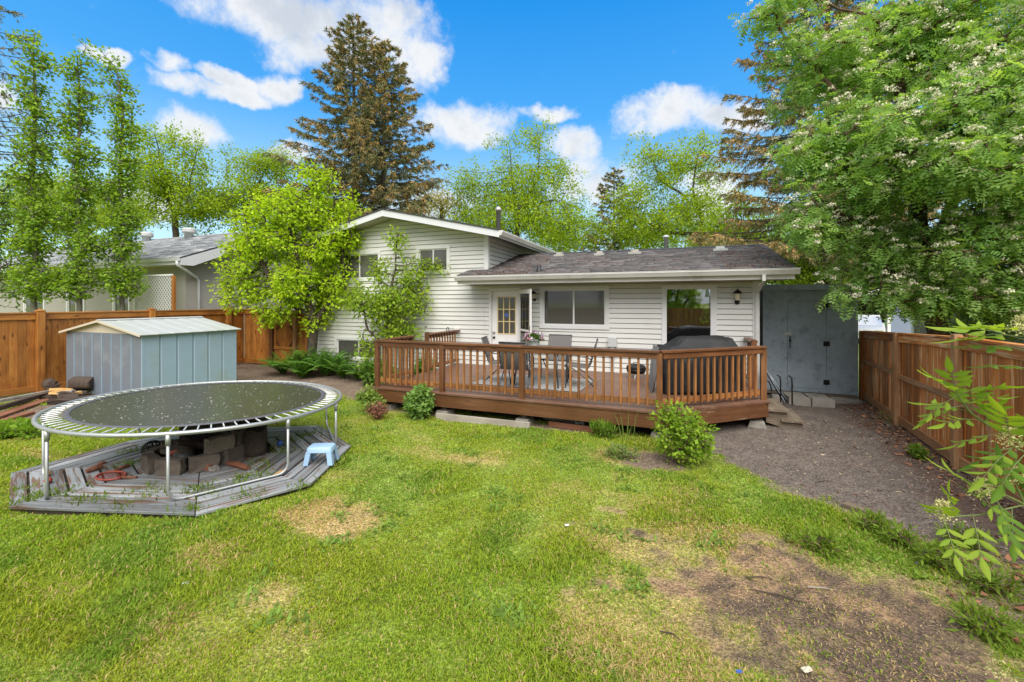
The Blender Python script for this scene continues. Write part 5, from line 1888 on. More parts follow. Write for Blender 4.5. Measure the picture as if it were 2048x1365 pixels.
make_firepit()


def log_round(name, label, cat, loc, r, h, seed, lying=None, mat='bark_dark', top='plank_grey', group=None):
    rs = np.random.RandomState(seed)
    T = thing(name, label, cat, loc, group)
    seg = 14
    rad = r * (1 + 0.09 * rs.normal(size=seg))
    vs, fs = [], []
    for z, k in ((0, 1.04), (h * 0.3, 1.0), (h * 0.97, 0.97), (h, 0.93)):
        for i in range(seg):
            a = 2 * PI * i / seg
            vs.append((rad[i] * k * math.cos(a), rad[i] * k * math.sin(a), z + 0.01 * rs.normal()))
    for j in range(3):
        for i in range(seg):
            a, b = j * seg + i, j * seg + (i + 1) % seg
            fs.append((a, b, b + seg, a + seg))
    fs.append(tuple(range(seg))[::-1])
    M = Matrix.Translation(Vector([float(c) for c in loc]))
    if lying is not None:
        M = Matrix.Translation(Vector([float(c) for c in loc]) + Vector((0, 0, r))) @ Matrix.Rotation(lying, 4, 'Z') @ Matrix.Rotation(PI / 2, 4, 'Y')
    MB().add(vs, fs).build('bark', mat, T, True, M)
    MB().add(vs[3 * seg:] + [(0, 0, h)], [(i, (i + 1) % seg, seg) for i in range(seg)]).build('cut_face', top, T, False, M @ Matrix.Translation((0, 0, 0.001)))
    if lying is not None:
        MB().add(vs[:seg] + [(0, 0, 0)], [((i + 1) % seg, i, seg) for i in range(seg)]).build('cut_face', top, T, False, M @ Matrix.Translation((0, 0, -0.003)))
    return T


p = at_z(500, 915, 0.06)
log_round('stump', 'short dark log round standing right of the fire pit', 'stump', (p[0] - 0.06, p[1] + 0.12, 0.061), 0.15, 0.34, 1, top='bark_dark')
log_round('stump', 'tall dark log round behind the short one at the fire pit', 'stump', (p[0] - 0.33, p[1] + 0.32, 0.061), 0.16, 0.47, 2, top='bark_dark')
log_round('stump', 'dark log round standing behind the fire pit ring', 'stump', (-6.75, 4.55, 0.061), 0.17, 0.45, 3, top='bark_dark')


# stool
def make_stool():
    p = at_z(636, 928, 0.06)
    T = thing('step_stool', 'light blue plastic step stool on the wooden platform', 'stool', (p[0], p[1], 0.06))
    a = math.radians(24)
    M = Matrix.Translation((p[0], p[1] + 0.06, 0.061)) @ Matrix.Rotation(a, 4, 'Z')
    W, Dp, Hh = 0.30, 0.20, 0.225
    vs, fs = [], []
    seg = 24

    def rr(w, d, z, r=0.045):
        out = []
        for k in range(seg):
            t = 2 * PI * k / seg
            cx, cy = (1 if math.cos(t) > 0 else -1) * (w / 2 - r), (1 if math.sin(t) > 0 else -1) * (d / 2 - r)
            out.append((cx + r * math.cos(t), cy + r * math.sin(t), z))
        return out
    for (w, d, z) in ((W + 0.035, Dp + 0.03, Hh - 0.065), (W + 0.022, Dp + 0.018, Hh - 0.015), (W, Dp, Hh), (W - 0.03, Dp - 0.03, Hh + 0.004)):
        vs += rr(w, d, z)
    for j in range(3):
        for k in range(seg):
            x, y = j * seg + k, j * seg + (k + 1) % seg
            fs.append((x, y, y + seg, x + seg))
    fs.append(tuple(range(3 * seg, 4 * seg)))
    MB().add(vs, fs).build('seat', 'blue_plastic', T, True, M)
    for sx in (-1, 1):
        for sy in (-1, 1):
            xo, yo = sx * (W / 2 + 0.012), sy * (Dp / 2 + 0.01)
            m = MB()
            t = 0.062
            q = [(xo, yo), (xo - sx * t, yo), (xo - sx * t, yo - sy * 0.012), (xo - sx * 0.012, yo - sy * 0.012), (xo - sx * 0.012, yo - sy * t), (xo, yo - sy * t)]
            s = 1.10
            top = [(x_, y_, Hh - 0.06) for x_, y_ in q]
            bot = [(x_ + sx * 0.028, y_ + sy * 0.02, 0) for x_, y_ in q]
            m.add(bot + top, [(i, (i + 1) % 6, (i + 1) % 6 + 6, i + 6) for i in range(6)] + [(0, 5, 4, 3), (3, 2, 1, 0), (6, 7, 8, 9), (9, 10, 11, 6)])
            m.build('leg', 'blue_plastic', T, False, M)


make_stool()


# things lying about on the platform
def small_things():
    p = at_z(352, 941, 0.06)
    r = 0.125
    B = thing('ball', 'dark scuffed ball with an orange patch beside the fire pit', 'ball', (p[0], p[1], 0.06))
    pr = [(r * math.cos(t), r + r * 0.97 * math.sin(t)) for t in np.linspace(-PI / 2 + 0.05, PI / 2 - 0.05, 14)]
    MB().lathe(pr, 22, (p[0] - 0.02, p[1] + 0.1, 0.062)).build('ball_body', 'ball_skin', B, True)
    MB().tube([(p[0] - 0.13, p[1] + 0.02, 0.19), (p[0] - 0.10, p[1] + 0.0, 0.27), (p[0] - 0.02, p[1] + 0.03, 0.30)], [0.03, 0.035, 0.01], 8).build('orange_patch', 'red_plastic', B, True)
    q = at_z(305, 918, 0.06)
    C = thing('wire_basket', 'black wire basket lying on its side left of the fire pit', 'basket', (q[0], q[1], 0.06))
    for k in range(7):
        a = PI * k / 7
        MB().tube([(q[0] + 0.12 * math.cos(t) * math.cos(a), q[1] + 0.12 * math.cos(t) * math.sin(a), 0.185 + 0.12 * math.sin(t)) for t in np.linspace(0, 2 * PI, 17)], 0.007, 5, False).build('wire', 'black_iron', C, True)
    for z in (-0.07, 0.0, 0.07):
        rr = math.sqrt(0.12 ** 2 - z * z)
        MB().tube([(q[0] + rr * math.cos(t), q[1] + rr * math.sin(t), 0.185 + z) for t in np.linspace(0, 2 * PI, 17)], 0.007, 5, False).build('wire', 'black_iron', C, True)
    sticks = [((172, 948), (205, 938), 0.035, 'split stick of red-brown bark at the left on the platform'), ((195, 932), (212, 928), 0.02, 'thin bark sliver nearest the far boards of the platform'),
              ((228, 946), (258, 934), 0.022, 'pale-ended stick lying beyond the red racket'), ((455, 932), (495, 942), 0.04, 'bark-covered branch lying in front of the fire pit'), ((548, 953), (575, 942), 0.016, 'pale wood splinter near the trampoline legs')]
    for i, (a, b, r, lab) in enumerate(sticks):
        A, Bq = at_z(*a, 0.06), at_z(*b, 0.06)
        S = thing('stick', lab, 'stick', (A[0], A[1], 0.06), 'sticks on the platform')
        mat = 'plank_red' if i < 4 else 'fresh_wood'
        z = 0.062 + r * 0.8
        MB().tube([(A[0], A[1], z), ((A[0] + Bq[0]) / 2, (A[1] + Bq[1]) / 2 + 0.01, z + 0.008), (Bq[0], Bq[1], z)], [r * 0.7, r, r * 0.75], 7).build('wood', mat, S)
    a = at_z(222, 954, 0.06)
    Rk = thing('racket', 'red toy racket lying flat on the platform boards', 'racket', (a[0], a[1], 0.06))
    MB().tube([(a[0] + 0.17 * math.cos(t) * 1.1, a[1] + 0.12 * math.sin(t), 0.075) for t in np.linspace(0, 2 * PI, 21)], 0.011, 6, False).build('hoop', 'red_plastic', Rk, True)
    for k in range(-3, 4):
        w = 0.11 * math.sqrt(1 - (k / 4) ** 2)
        MB().tube([(a[0] + 0.045 * k, a[1] - w, 0.072), (a[0] + 0.045 * k, a[1] + w, 0.072)], 0.003, 4).build('string', 'red_plastic', Rk)
    MB().tube([(a[0] + 0.18, a[1] + 0.02, 0.075), (a[0] + 0.36, a[1] + 0.08, 0.078)], 0.014, 7).build('handle', 'plank_red', Rk)
    for i, (px, py, s, lab) in enumerate(((413, 940, 0.10, 'larger orange-brown rock in front of the fire pit'), (428, 942, 0.07, 'smaller tan rock touching the larger one by the fire pit'))):
        q = at_z(px, py, 0.06)
        S = thing('rock', lab, 'rock', (q[0], q[1], 0.06), 'rocks by the fire pit')
        rough_block('stone', 'plank_red' if i == 0 else 'concrete', S, (q[0], q[1], 0.06 + s * 0.38), s * 1.2, s, s * 0.8, 0.4 + i, 80 + i, s * 0.22)
    q = at_z(560, 893, 0.06)
    Bl = thing('ball', 'tiny dark blue ball near the far edge of the platform', 'ball', (q[0], q[1], 0.06))
    MB().lathe([(0.045 * math.cos(t), 0.045 + 0.045 * math.sin(t)) for t in np.linspace(-1.5, 1.5, 9)], 14, (q[0], q[1], 0.06)).build('ball_body', 'sticker_blue', Bl, True)
    for i, (px, py, lab) in enumerate(((93, 953, 'orange toy piece lying beside the front left trampoline leg'), (96, 967, 'brown toy piece nearest the front left trampoline leg'))):
        q = at_z(px, py, 0.06)
        S = thing('toy', lab, 'toy', (q[0], q[1], 0.06), 'toys by the trampoline leg')
        MB().lathe([(0.01, 0.0), (0.035, 0.012), (0.04, 0.04), (0.02, 0.07), (0.005, 0.075)], 10, (q[0], q[1], 0.06)).build('toy_body', 'red_plastic' if i else 'fresh_wood', S, True)


small_things()


# ------------------------------------------------------------------ lumber and firewood by the left fence
def make_lumber():
    specs = [('timber', 'long rust-brown plank nearest the lawn in the lumber pile', (-20, 838), (92, 800), 0.02, 0.22, 0.04, 'plank_red'),
             ('timber', 'second rust-brown plank below the fence lumber', (-20, 850), (60, 826), 0.02, 0.16, 0.05, 'plank_red'),
             ('timber', 'dark weathered beam behind the rust-brown planks', (-20, 822), (100, 786), 0.10, 0.09, 0.09, 'bark_dark'),
             ('timber', 'long pale grey rail lying closest to the left fence', (-20, 806), (100, 783), 0.17, 0.07, 0.06, 'galvanized')]
    for name, lab, a, b, z, w, h, mat in specs:
        A, Bq = at_z(*a, z), at_z(*b, z)
        T = thing(name, lab, 'timber', (A[0], A[1], z - h / 2), 'lumber by the left fence')
        plank('beam', (A[0], A[1], z), (Bq[0], Bq[1], z), w, h, mat, T)
    o = at_z(110, 800, 0.0)
    logs = [(98, 768, 0.13, 0.46, 1, 'bark_dark', 'dark round log with furrowed bark on top of the firewood'), (148, 768, 0.15, 0.42, 2, 'bark_dark', 'mossy knotted log at the right of the firewood heap')]
    for i, (px, py, r, L, sd, mat, lab) in enumerate(logs):
        q = at_t(px, py, 10.05 - 0.1 * i)
        z = max(0.05, q[2] - r)
        log_round('log', lab, 'log', (q[0], q[1], z), r, L, 40 + sd, lying=-0.25 + 0.7 * i, mat=mat, top='bark_dark', group='firewood heap')
    pieces = [(76, 800, 0.30, 0.10, 0.08, 0.4, 'fresh_wood', 'yellow split firewood piece at the left of the heap'), (98, 795, 0.20, 0.10, 0.09, -0.3, 'fresh_wood', 'small yellow split block under the round log'),
              (122, 783, 0.36, 0.14, 0.12, 0.9, 'fresh_wood', 'large orange split log in the middle of the heap'), (134, 788, 0.30, 0.12, 0.14, 0.5, 'concrete', 'pale grey concrete chunk among the firewood'),
              (158, 788, 0.22, 0.12, 0.10, 0.2, 'fresh_wood', 'orange split block under the mossy log'), (112, 803, 0.5, 0.16, 0.14, 0.6, 'bark_dark', 'dark bark slab at the bottom of the heap'),
              (150, 797, 0.5, 0.3, 0.16, 0.3, 'bark_dark', 'big dark log base beneath the mossy log'), (172, 786, 0.25, 0.09, 0.07, 0.1, 'bark_dark', 'thin dark branch stub by the metal shed corner'), (95, 806, 0.34, 0.1, 0.06, -0.5, 'plank_red', 'flat reddish splinter in front of the heap')]
    for i, (px, py, L, w, h, rot, mat, lab) in enumerate(pieces):
        q = at_t(px, py, 9.7)
        z = max(h / 2 - 0.01, q[2])
        T = thing('firewood', lab, 'firewood', (q[0], q[1], z - h / 2), 'firewood heap')
        rough_block('wood' if mat != 'concrete' else 'block', mat, T, (q[0], q[1], z), L, w, h, rot, 100 + i, 0.018, (random.uniform(-0.2, 0.2), random.uniform(-0.15, 0.15)))
    q = at_z(120, 812, 0.0)
    S = thing('wood_debris', 'dark heap of bark bits beneath the firewood', 'wood debris', (q[0], q[1], 0))
    rough_block('heap', 'bark_dark', S, (q[0] - 0.1, q[1] + 0.35, 0.03), 0.9, 0.45, 0.10, 0.5, 130, 0.05)


make_lumber()


# ------------------------------------------------------------------ things on the deck
def make_chair():
    C = thing('patio_chair', 'x', 'chair', (0, 0, 0), 'patio chairs round the glass table')
    s = 0.27
    # sling seat and back (front is +Y)
    def sheet(name, prof, w):
        vs, fs = [], []
        for i, (y, z) in enumerate(prof):
            sag = 0.02 * math.sin(PI * i / (len(prof) - 1))
            for k in range(5):
                u = -1 + k / 2
                vs.append((u * w, y, z - sag * (1 - u * u)))
        nn = len(prof)
        off = len(vs)
        vs += [(x, y, z - 0.008) for x, y, z in vs]
        for i in range(nn - 1):
            for k in range(4):
                a = i * 5 + k
                fs.append((a, a + 1, a + 6, a + 5))
                fs.append((off + a, off + a + 5, off + a + 6, off + a + 1))
        MB().add(vs, fs).build(name, 'sling', C, True)
    sheet('seat', [(0.25, 0.43), (0.2, 0.435), (0.05, 0.415), (-0.1, 0.40), (-0.2, 0.405)], s - 0.015)
    sheet('backrest', [(-0.2, 0.405), (-0.245, 0.50), (-0.28, 0.62), (-0.32, 0.78), (-0.37, 0.94)], s - 0.015)
    for sx in (-1, 1):
        x = sx * s
        MB().tube([(x, 0.27, 0.425), (x, 0.2, 0.44), (x, -0.1, 0.405), (x, -0.2, 0.41), (x, -0.245, 0.50), (x, -0.32, 0.78), (x, -0.375, 0.95)], 0.012, 7).build('side_frame', 'chair_frame', C, True)
        MB().tube([(x + sx * 0.02, 0.26, 0.0), (x + sx * 0.02, 0.22, 0.3), (x + sx * 0.03, 0.24, 0.55), (x + sx * 0.03, 0.2, 0.63), (x + sx * 0.03, 0.08, 0.65), (x + sx * 0.03, -0.15, 0.62), (x + sx * 0.01, -0.27, 0.57)], 0.012, 7).build('arm', 'chair_frame', C, True)
        MB().tube([(x, 0.16, 0.42), (x + sx * 0.015, -0.12, 0.22), (x + sx * 0.02, -0.34, 0.0)], 0.012, 7).build('leg', 'chair_frame', C, True)
    MB().tube([(-s, -0.375, 0.95), (s, -0.375, 0.95)], 0.012, 7).build('top_bar', 'chair_frame', C, True)
    MB().tube([(-s, 0.27, 0.425), (s, 0.27, 0.425)], 0.012, 7).build('front_bar', 'chair_frame', C, True)
    return C


def furnish_deck():
    zf = DZ + 0.003
    tb = (-2.72, 8.80)
    R = MB().add([(-4.12, 8.20, zf + 0.001), (-1.80, 8.16, zf + 0.001), (-1.72, 9.55, zf + 0.001), (-4.02, 9.60, zf + 0.001), (-4.12, 8.20, zf + 0.009), (-1.80, 8.16, zf + 0.009), (-1.72, 9.55, zf + 0.009), (-4.02, 9.60, zf + 0.009)],
                 [(0, 3, 2, 1), (4, 5, 6, 7), (0, 1, 5, 4), (1, 2, 6, 5), (2, 3, 7, 6), (3, 0, 4, 7)]).build('rug', 'rug')
    tag(R, 'pale grey patterned outdoor rug under the patio table', 'rug')
    zr = zf + 0.011
    T = thing('patio_table', 'square glass-topped patio table with dark metal legs', 'table', (tb[0], tb[1], zr))
    w = 0.50
    MB().box(tb[0] - w, tb[0] + w, tb[1] - w, tb[1] + w, zr + 0.70, zr + 0.708).build('table_top', 'table_glass', T)
    c = [(tb[0] - w, tb[1] - w), (tb[0] + w, tb[1] - w), (tb[0] + w, tb[1] + w), (tb[0] - w, tb[1] + w)]
    MB().tube([(*p_, zr + 0.69) for p_ in c + c[:1]], 0.016, 6, False).build('rim', 'chair_frame', T)
    for (x, y) in c:
        MB().tube([(x * 0.92 + tb[0] * 0.08, y * 0.92 + tb[1] * 0.08, zr + 0.69), (x * 0.86 + tb[0] * 0.14, y * 0.86 + tb[1] * 0.14, zr + 0.35), (x * 0.95 + tb[0] * 0.05, y * 0.95 + tb[1] * 0.05, zr)], 0.017, 7).build('leg', 'chair_frame', T, True)
    ch = make_chair()
    spots = [(-3.62, 8.66, -1.35, 'patio chair at the left end of the glass table, seen from its side'), (-3.05, 8.12, 0.12, 'patio chair with its back to the railing, nearest the lawn'),
             (-2.62, 9.55, PI, 'patio chair on the far side of the table, back to the house wall'), (-1.92, 8.76, 1.75, 'patio chair at the right end of the glass table')]
    for i, (x, y, a, lab) in enumerate(spots):
        z = zr if 8.2 < y < 9.5 else zf
        if i == 0:
            ch.location = (x, y, z)
            ch.rotation_euler = (0, 0, a)
            ch['label'] = lab
        else:
            copy_tree(ch, (x, y, z), a, lab)
    # flower pot
    p = (-2.98, 9.0, zr + 0.709)
    P = thing('flower_pot', 'potted pink and purple petunias on the glass table', 'flower pot', p)
    MB().lathe([(0.09, 0), (0.115, 0.06), (0.14, 0.17), (0.15, 0.18), (0.14, 0.19), (0.12, 0.17), (0.02, 0.165)], 18, p).build('pot', 'pot', P, True)
    rs = np.random.RandomState(6)
    n = 420
    d = rand_dirs(n, rs)
    d[:, 2] = np.abs(d[:, 2]) * 0.8 - 0.12
    Q = np.array(p) + np.array((0, 0, 0.18)) + d * np.array((0.23, 0.2, 0.19)) * (0.4 + 0.6 * rs.rand(n))[:, None]
    S = unit(np.cross(d, np.array((0, 0, 1.0)) + rs.normal(size=(n, 3)) * 0.4))
    V, Fq, C = quad_leaves(Q, unit(d), S, 0.04 + 0.03 * rs.rand(n), 0.025 + 0.015 * rs.rand(n), rs, 0.2, np.array((0.09, 0.16, 0.03)) * (0.6 + 0.8 * rs.rand(n))[:, None])
    mesh_obj('foliage', np_mesh('foliage', V, Fq, C), 'leaf', P)
    pal = [(0.55, 0.06, 0.22), (0.35, 0.05, 0.38), (0.62, 0.16, 0.38), (0.66, 0.6, 0.66)]
    for i in range(26):
        th = rs.rand() * 2 * PI
        el = rs.rand() * 0.9
        dd = np.array((math.cos(th) * math.cos(el), math.sin(th) * math.cos(el), math.sin(el)))
        if dd[0] > 0.3 and rs.rand() < 0.6:
            dd[0] = -dd[0]
        cpos = np.array(p) + np.array((0, 0, 0.18)) + dd * np.array((0.24, 0.21, 0.21))
        u = unit(np.cross(dd, np.array((0.1, 0.2, 1.0))))
        w_ = np.cross(dd, u)
        vs = [cpos - dd * 0.012] + [cpos + (u * math.cos(t) + w_ * math.sin(t)) * 0.032 * (1 if k % 2 else 0.8) + dd * 0.008 for k, t in enumerate(np.linspace(0, 2 * PI, 11)[:-1])]
        cols = np.array([np.array((0.6, 0.55, 0.5))] + [np.array(pal[i % 4])] * 10)
        mesh_obj('flower', np_mesh('flower', np.array(vs), np.array([(0, 1 + k, 1 + (k + 1) % 10) for k in range(10)]), cols), 'petal', P)
    # barbecue under its cover
    bx, by = 0.36, 8.98
    ang = math.atan2(DR_[1] - DC[1], DR_[0] - DC[0])
    B = thing('barbecue', 'barbecue under a black fabric cover in the deck corner', 'barbecue', (bx, by, zf))
    M = Matrix.Translation((bx, by, zf)) @ Matrix.Rotation(ang * 0.35, 4, 'Z')
    secs = [(0.02, 0.72, 0.33, 0.0), (0.30, 0.75, 0.34, 0.0), (0.55, 0.77, 0.34, 0.0), (0.78, 0.78, 0.33, 0.0), (0.86, 0.75, 0.32, 0.0), (0.90, 0.64, 0.30, 0.02), (1.00, 0.53, 0.27, 0.06), (1.06, 0.47, 0.22, 0.09), (1.085, 0.40, 0.12, 0.10)]
    seg = 56
    rs = np.random.RandomState(12)
    ph = rs.rand(6) * 6
    vs, fs = [], []
    for i, (z, a, b, sh) in enumerate(secs):
        for k in range(seg):
            t = 2 * PI * k / seg
            ct, st = math.cos(t), math.sin(t)
            e = 0.35
            x = a * math.copysign(abs(ct) ** e, ct) + sh
            y = b * math.copysign(abs(st) ** e, st)
            low = max(0, 1 - z / 0.85)
            f = 1 + low * (0.03 * math.sin(5 * t + ph[0] + 2 * z) + 0.025 * math.sin(9 * t + ph[1] - 3 * z)) + 0.008 * math.sin(13 * t + ph[2] + 9 * z)
            zz = z + (0.02 * math.sin(4 * t + ph[3]) if i >= 4 else (0.03 * math.sin(3 * t + ph[4]) + 0.02 if i == 0 else 0)) - (0.03 * (abs(x - sh) / a) ** 2 if i >= 5 else 0)
            vs.append((x * f, y * f, zz))
    for i in range(len(secs) - 1):
        for k in range(seg):
            a_, b_ = i * seg + k, i * seg + (k + 1) % seg
            fs.append((a_, b_, b_ + seg, a_ + seg))
    fs.append(tuple((len(secs) - 1) * seg + k for k in range(seg)))
    MB().add(vs, fs).build('cover', 'bbq_cover', B, True, M)
    # lighter, faded loose panel of the cover on its left end
    vs, fs = [], []
    for i in range(7):
        for k in range(7):
            u, v = -1 + k / 3, i / 6
            zz = 0.03 + 0.85 * v
            vs.append((-0.80 - 0.12 * (1 - v) + 0.03 * math.sin(7 * u + 4 * v) * (1 - v), u * (0.27 + 0.05 * (1 - v)), zz))
    off = len(vs)
    vs += [(x + 0.012, y, z) for x, y, z in vs]
    for i in range(6):
        for k in range(6):
            a_ = i * 7 + k
            fs.append((a_, a_ + 7, a_ + 8, a_ + 1))
            fs.append((off + a_, off + a_ + 1, off + a_ + 8, off + a_ + 7))
    MB().add(vs, fs).build('cover_flap', 'cover_grey', B, True, M)
    MB().box(-0.6, 0.6, -0.27, 0.27, 0.0, 0.05).build('base', 'black_iron', B, False, M)
    # small portable grill against the wall
    g = (-0.92, 10.25)
    G = thing('portable_grill', 'small black tabletop grill on the deck by the house wall', 'grill', (g[0], g[1], zf))
    MB().lathe([(0.19, 0.10), (0.215, 0.16), (0.22, 0.20), (0.20, 0.205)], 20, (g[0], g[1], zf)).build('bowl', 'black_iron', G, True)
    MB().lathe([(0.222, 0.21), (0.21, 0.26), (0.14, 0.30), (0.03, 0.315)], 20, (g[0], g[1], zf)).build('lid', 'bbq_cover', G, True)
    for k in range(3):
        a = 0.5 + 2 * PI * k / 3
        MB().tube([(g[0] + 0.15 * math.cos(a), g[1] + 0.15 * math.sin(a), zf + 0.12), (g[0] + 0.22 * math.cos(a), g[1] + 0.22 * math.sin(a), zf)], 0.01, 6).build('leg', 'galvanized', G)
    MB().tube([(g[0] - 0.06, g[1], zf + 0.31), (g[0] - 0.05, g[1], zf + 0.345), (g[0] + 0.05, g[1], zf + 0.345), (g[0] + 0.06, g[1], zf + 0.31)], 0.009, 6).build('handle', 'black_iron', G)
    # blossom and leaves on the deck boards
    n = 420
    x = -0.2 + rs.rand(n) * 1.9
    y = 7.2 + rs.rand(n) * 2.2
    ok = (x < DC[0] + (y - DC[1]) * 1.12 - 0.05) & (x < 1.44)
    x, y = np.concatenate([x[ok], -5.8 + 6 * rs.rand(60)]), np.concatenate([y[ok], 7.2 + 3.4 * rs.rand(60)])
    n = len(x)
    P_ = np.stack([x, y, np.full(n, DZ + 0.004)], -1)
    A = unit(np.stack([rs.normal(size=n), rs.normal(size=n), np.full(n, 0.15)], -1))
    S = unit(np.cross(A, np.array((0, 0, 1.0))))
    ln = 0.014 + 0.02 * rs.rand(n)
    V, Fq, C = quad_leaves(P_, A, S, ln, ln * 0.7, rs, 0.2, np.array((0.5, 0.42, 0.28)) * (0.5 + 0.7 * rs.rand(n))[:, None])
    o = mesh_obj('fallen_petals', np_mesh('fallen_petals', V, Fq, C), 'petal')
    tag(o, 'dry petals and leaf bits strewn on the deck boards', 'petals', kind='stuff')


furnish_deck()


# ------------------------------------------------------------------ things round the deck
def around_deck():
    T = thing('timber', 'long pale grey board lying on edge in the grass below the deck', 'timber', (-3.3, 7.1, 0))
    plank('beam', (-4.25, 7.02, 0.045), (-2.42, 7.08, 0.03), 0.04, 0.14, 'plank_grey', T)
    T = thing('timber', 'short rusty board half hidden in the grass under the deck', 'timber', (-1.9, 7.2, 0))
    plank('beam', (-2.15, 7.35, 0.04), (-1.25, 7.30, 0.03), 0.05, 0.09, 'plank_red', T)
    p = at_z(1160, 852, 0.0)
    C = thing('cinder_block', 'small pale cinder block on end in the grass below the deck', 'cinder block', (p[0], p[1], 0))
    w, d, h = 0.075, 0.10, 0.17
    M = Matrix.Translation((p[0], p[1] - 0.05, -0.01)) @ Matrix.Rotation(0.25, 4, 'Z')
    m = MB()
    for a in cells(-w, w, 0, h, [(-w + 0.025, w - 0.025, 0.025, h / 2 - 0.012), (-w + 0.025, w - 0.025, h / 2 + 0.012, h - 0.025)]):
        m.box(a[0], a[1], -d / 2, d / 2, a[2], a[3])
    m.build('block', 'dish_plastic', C, False, M)
    # slab of stone showing under the deck
    S = thing('stone_slab', 'grey stone slab lying in the dark under the deck', 'stone', (-2.0, 7.6, 0))
    rough_block('stone', 'concrete', S, (-1.95, 7.75, 0.09), 0.8, 0.3, 0.10, 0.05, 200, 0.025, (0.2, 0))
    # folded chair leaning by the steps
    q = at_z(1562, 812, 0.0)
    Fc = thing('folding_chair', 'folded blue-grey folding chair leaning against deck by the steps', 'chair', (q[0], q[1], 0))
    a = at_t(1530, 735, q[1] / ray(1530, 735)[1] * 0.99)
    lo = Vector((2.02, 10.35, 0.14))
    hi = Vector((1.66, 10.45, 0.85))
    side = Vector((0.05, 0.34, 0)) * 0.5
    for i, s in enumerate((-1, -0.4, 0.4, 1)):
        MB().tube([lo + side * s + Vector((0.02 * i, 0, 0)), hi + side * s], 0.013, 7).build('frame_tube', 'aluminium' if i % 2 else 'black_iron', Fc, True)
    d = (hi - lo)
    nrm = d.cross(side).normalized()
    for (t0, t1) in ((0.02, 0.24), (0.27, 0.5), (0.55, 0.9)):
        vs = []
        for off in (0.014, 0.024):
            for (t, s) in ((t0, -1.1), (t1, -1.1), (t1, 1.1), (t0, 1.1)):
                vs.append(lo + d * t + side * s - nrm * off)
        MB().add(vs, [(0, 1, 2, 3), (7, 6, 5, 4), (0, 4, 5, 1), (1, 5, 6, 2), (2, 6, 7, 3), (3, 7, 4, 0)]).build('webbing', 'aluminium', Fc)
    for s in (0.0, 1.0):
        b = Vector((1.93 + 0.2 * s, 10.15, 0.12))
        MB().tube([b, b + Vector((0, 0, 0.45)), b + Vector((-0.01, 0, 0.55)), b + Vector((-0.06, 0.02, 0.58))], 0.014, 7).build('leg', 'black_iron', Fc, True)
    MB().tube([(1.90, 10.1, 0.14), (2.0, 10.15, 0.11), (2.17, 10.15, 0.12)], 0.012, 6).build('leg', 'black_iron', Fc)
    # black hose by the steps
    H = thing('hose', 'black coiled hose beside the deck steps', 'hose', (1.62, 10.2, 0))
    MB().tube([(1.68 + 0.10 * math.cos(t), 10.2 + 0.06 * math.sin(t) + 0.002 * t, 0.30 + 0.26 * math.sin(t * 0.98 + 0.3)) for t in np.linspace(0, 4 * PI, 49)], 0.012, 6).build('hose_body', 'black_plastic', H, True)
    # landscape timber edging between lawn and gravel
    T = thing('timber', 'sunken edging timber between the lawn and the gravel', 'timber', (1.4, 5.5, 0))
    a, b = at_z(1690, 1012, 0.0), at_z(1800, 1052, 0.0)
    plank('beam', (a[0], a[1], 0.005), (b[0], b[1], 0.005), 0.10, 0.07, 'step_wood', T)


around_deck()


# ------------------------------------------------------------------ neighbouring houses
def lattice(parent, x0, x1, y, z0, z1, mat):
    m = MB()
    st, w = 0.135, 0.013
    for sg in (-1, 1):
        c = -(z1 - z0)
        while c < (x1 - x0) + (z1 - z0):
            # line x = x0 + c + sg*(z - z0)
            pts = []
            for z in np.linspace(z0, z1, 41):
                x = x0 + c + (z - z0) if sg > 0 else x0 + c + (z1 - z)
                if x0 <= x <= x1:
                    pts.append((x, z))
            if len(pts) > 1:
                a, b = pts[0], pts[-1]
                yy = y + 0.006 * sg
                m.prism([(a[0] - w, yy, a[1]), (a[0] + w, yy, a[1]), (b[0] + w, yy, b[1]), (b[0] - w, yy, b[1])], (0, 0.005, 0))
            c += st
    m.build('lattice', mat, parent)
    fr = MB().box(x0 - 0.03, x1 + 0.03, y - 0.02, y + 0.02, z1, z1 + 0.05).box(x0 - 0.03, x0, y - 0.02, y + 0.02, z0, z1)
    fr.build('lattice_frame', mat, parent)


